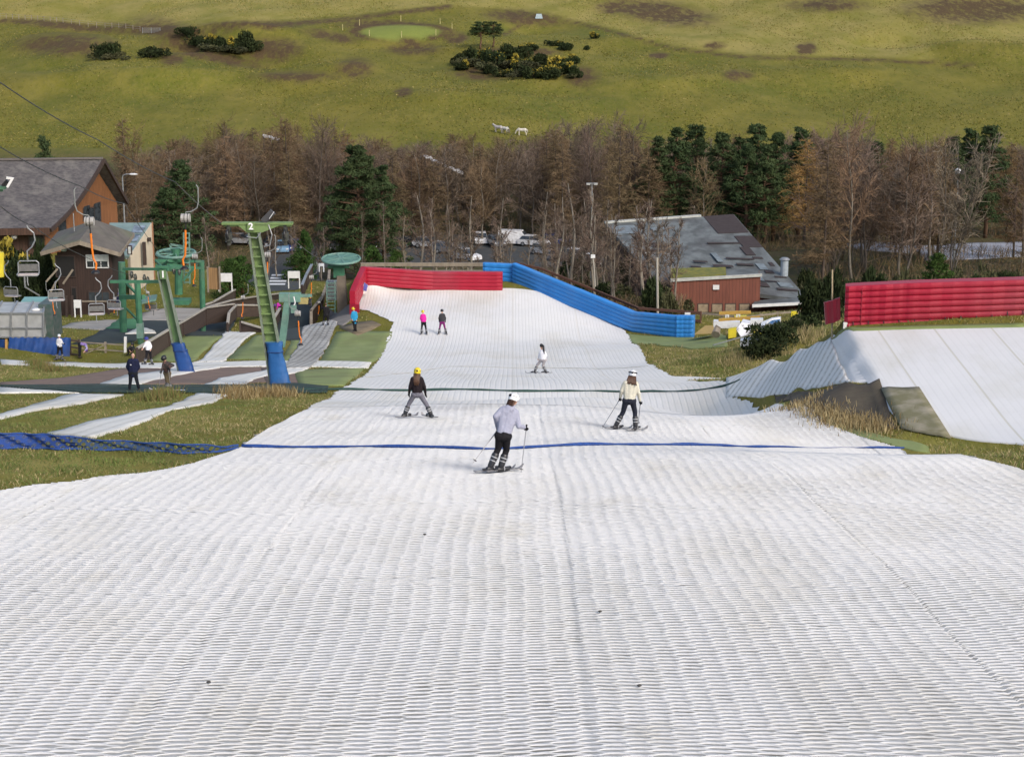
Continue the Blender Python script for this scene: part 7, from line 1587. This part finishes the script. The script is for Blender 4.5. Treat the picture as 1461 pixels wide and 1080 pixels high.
for a in (('light blue parked car, leftmost of the row behind tower 2',402,360,'lightblue',-1.4),('dark blue parked car behind the right arm of tower 2',419,358,'blue',-1.3),('black parked car half behind the light blue one',388,353,'black',-1.5),('silver parked car left of tower 2 top',346,349,'silver',-.2),
          ('white parked car with dark windscreen nearest the red barrier',666,372,'white',-.9),('silver parked car right of the largest pine',612,354,'silver',-.4),('grey parked car between the silver and the white ones',640,362,'grey',-.3),('white parked car facing the slope in the middle of the car park',686,348,'white',-1.5),
          ('white parked van, largest in the car park',735,350,'white',-.2,True),('white parked car right of the white van',762,352,'white',-.5),('silver parked car behind the left end of the blue barrier',778,364,'silver',-.7),('dark grey parked car in the shade right of the car park',806,372,'grey',-.4),('white parked car under the T-shaped floodlight pole',826,372,'white',-.6),('black parked car behind the crooked post',838,382,'black',-.5),
          ('dark parked car left of the white van',708,352,'grey',-1.3),('black parked car at the left of the far row',576,352,'black',-.6),('dark blue parked car in the far row near the white van',792,350,'blue',-.3)):
    car(*a)
# pale broken wall up in the wood
for (pts, lab) in (((((606,222),(625,232),(645,241),(660,247))), 'broken pale stone wall glimpsed between the bare trees right of the largest pine'), ((((376,194),(385,196),(397,200))), 'short pale stretch of wall glimpsed at the top of the wood')):
    mb = MB(); P = [U(u, v, 262) for u, v in pts]
    for a, b_ in zip(P[:-1], P[1:]):
        for k in range(7):
            c_ = a.lerp(b_, (k+.5)/7); 
            if random.random() < .8: mb.box(c_ + Vector((0, 0, random.uniform(-.1, .1))), (random.uniform(.25, .7), .4, random.uniform(.15, .32)), random.uniform(-.3, .3))
    o = solo('stone_wall', mb, M_('pale_stone', (.62, .62, .64), (.42, .42, .44), 2, .8), lab, 'wall')
    mb = MB(); a, b_ = P[0], P[-1]
    for p in P: mb.bar(Vector((p.x, p.y+.3, h(p.x, p.y))), p + Vector((0,.3,0)), .25)
    part('footing', mb, m_bk, o)
# hillside: old fence, golf green stakes, gate, horses
t = thing('post_fence', 'long line of old posts and wire crossing the top of the hillside', 'fence', G(100, 36)); fp_ = [(-20,27),(0,28),(45,31),(90,35),(150,42),(200,47)] ; P = [G(u, v-2) for u, v in fp_]
for i in range(26):
    f = i/25*(len(P)-1); j = min(int(f), len(P)-2); p = P[j].lerp(P[j+1], f-j); p.z = h(p.x, p.y); mb = MB(); mb.bar(p - Vector((0,0,.1)), p + Vector((0,0,1.25)), .13); part('post', mb, m_wood, t)
for dz in (.6, 1.1): mb = MB(); mb.tube([grd(p, dz) for p in P], .02, 4); part('wire', mb, m_grey, t)
for i, (u, v) in enumerate(((513,37),(572,31),(628,35),(645,42),(622,51),(573,54),(527,52),(489,44))):
    p = G(u, v); mb = MB(); mb.bar(p - Vector((0,0,.1)), p + Vector((0,0,1.5)), .14); solo('stake', mb, M_('pale_stake', (.5, .44, .2)), 'thin pale stake standing round the mown golf green on the hill', 'stake', 'stakes round the golf green')
t = thing('gate', 'pale metal gate in the hill fence at the end of the dirt track', 'gate', G(216, 48)); p = G(216, 48)
for k in range(5): mb = MB(); mb.bar(p + Vector((-2.2,0,.25+.25*k)), p + Vector((2.2,0,.25+.25*k)), .07); part('bar', mb, m_grey, t)
for x in (-2.2, 0, 2.2): mb = MB(); mb.bar(p + Vector((x,0,0)), p + Vector((x,0,1.4)), .1); part('upright', mb, m_grey, t)
p = G(769, 27); mb = MB(); mb.hexa([p + Vector(c) for c in ((-1,-.6,0),(1,-.6,0),(1,.6,0),(-1,.6,0))], [p + Vector(c) for c in ((-.7,-.5,1.2),(.7,-.5,1.2),(.7,.5,1.2),(-.7,.5,1.2))]); solo('trough', mb, M_('pale_blue_box', (.4, .5, .55)), 'tiny pale blue box beside the track on the hill', 'box')
def horse(label, u, v, yaw, col, graze=True):
    p = G(u, v, 300); Mx = Matrix.Rotation(yaw, 3, 'Z'); T = lambda x, y, z: p + Mx @ Vector((x, y, z))
    t = thing('horse', label, 'horse', p); pr = [('c', T(-.55,0,1.12), T(-.1,0,1.08), .33, .31), ('c', T(-.1,0,1.08), T(.5,0,1.1), .31, .32), ('c', T(.6,0,1.2), T(1.15,0,.85 if graze else 1.6), .22, .14), ('c', T(1.15,0,.85 if graze else 1.6), T(1.35,0,.35 if graze else 1.4), .13, .08), ('c', T(1.12,.07,1.0 if graze else 1.72), T(1.1,.08,1.12 if graze else 1.86), .04, .02), ('c', T(1.12,-.07,1.0 if graze else 1.72), T(1.1,-.08,1.12 if graze else 1.86), .04, .02)]
    for s in (-1, 1):
        pr += [('c', T(.55,s*.17,1.0), T(.58,s*.17,.52), .13, .08), ('c', T(.58,s*.17,.52), T(.56,s*.17,.05), .07, .06), ('c', T(-.7,s*.17,1.05), T(-.62,s*.17,.72), .18, .11), ('c', T(-.62,s*.17,.72), T(-.82,s*.17,.5), .1, .07), ('c', T(-.82,s*.17,.5), T(-.78,s*.17,.05), .065, .06)]
    part('body', blobmesh('body', pr, col, ORG[t], .06, 3), col, t)
    mb = MB(); mb.tube([T(-.85,0,1.25), T(-1.05,0,1.0), T(-1.02,0,.55)], [.06, .09, .03], 6); part('tail', mb, M_('horse_hair', (.5, .47, .42)), t); mb = MB(); mb.tube([T(.55,0,1.48), T(.85,0,1.32), T(1.12,0,1.02)], [.05, .07, .04], 6); part('mane', mb, M_('horse_hair', (.5, .47, .42)), t)
m_hw = M_('white_horse_coat', (.66, .62, .55), (.55, .5, .43), 1.5, .8); m_hp = M_('piebald_coat', (.64, .6, .54), (.12, .09, .08), 1.1, .8, lo=.5, hi=.55)
horse('white horse grazing, the right one of the three', 745, 194, 2.9, m_hw); horse('piebald horse grazing, the middle one of the three', 721, 192, -.9, m_hp); horse('pale grey horse at the left of the three', 711, 190, 2.6, M_('grey_horse_coat', (.45, .42, .42), (.33, .3, .3), 1.5, .8), False)
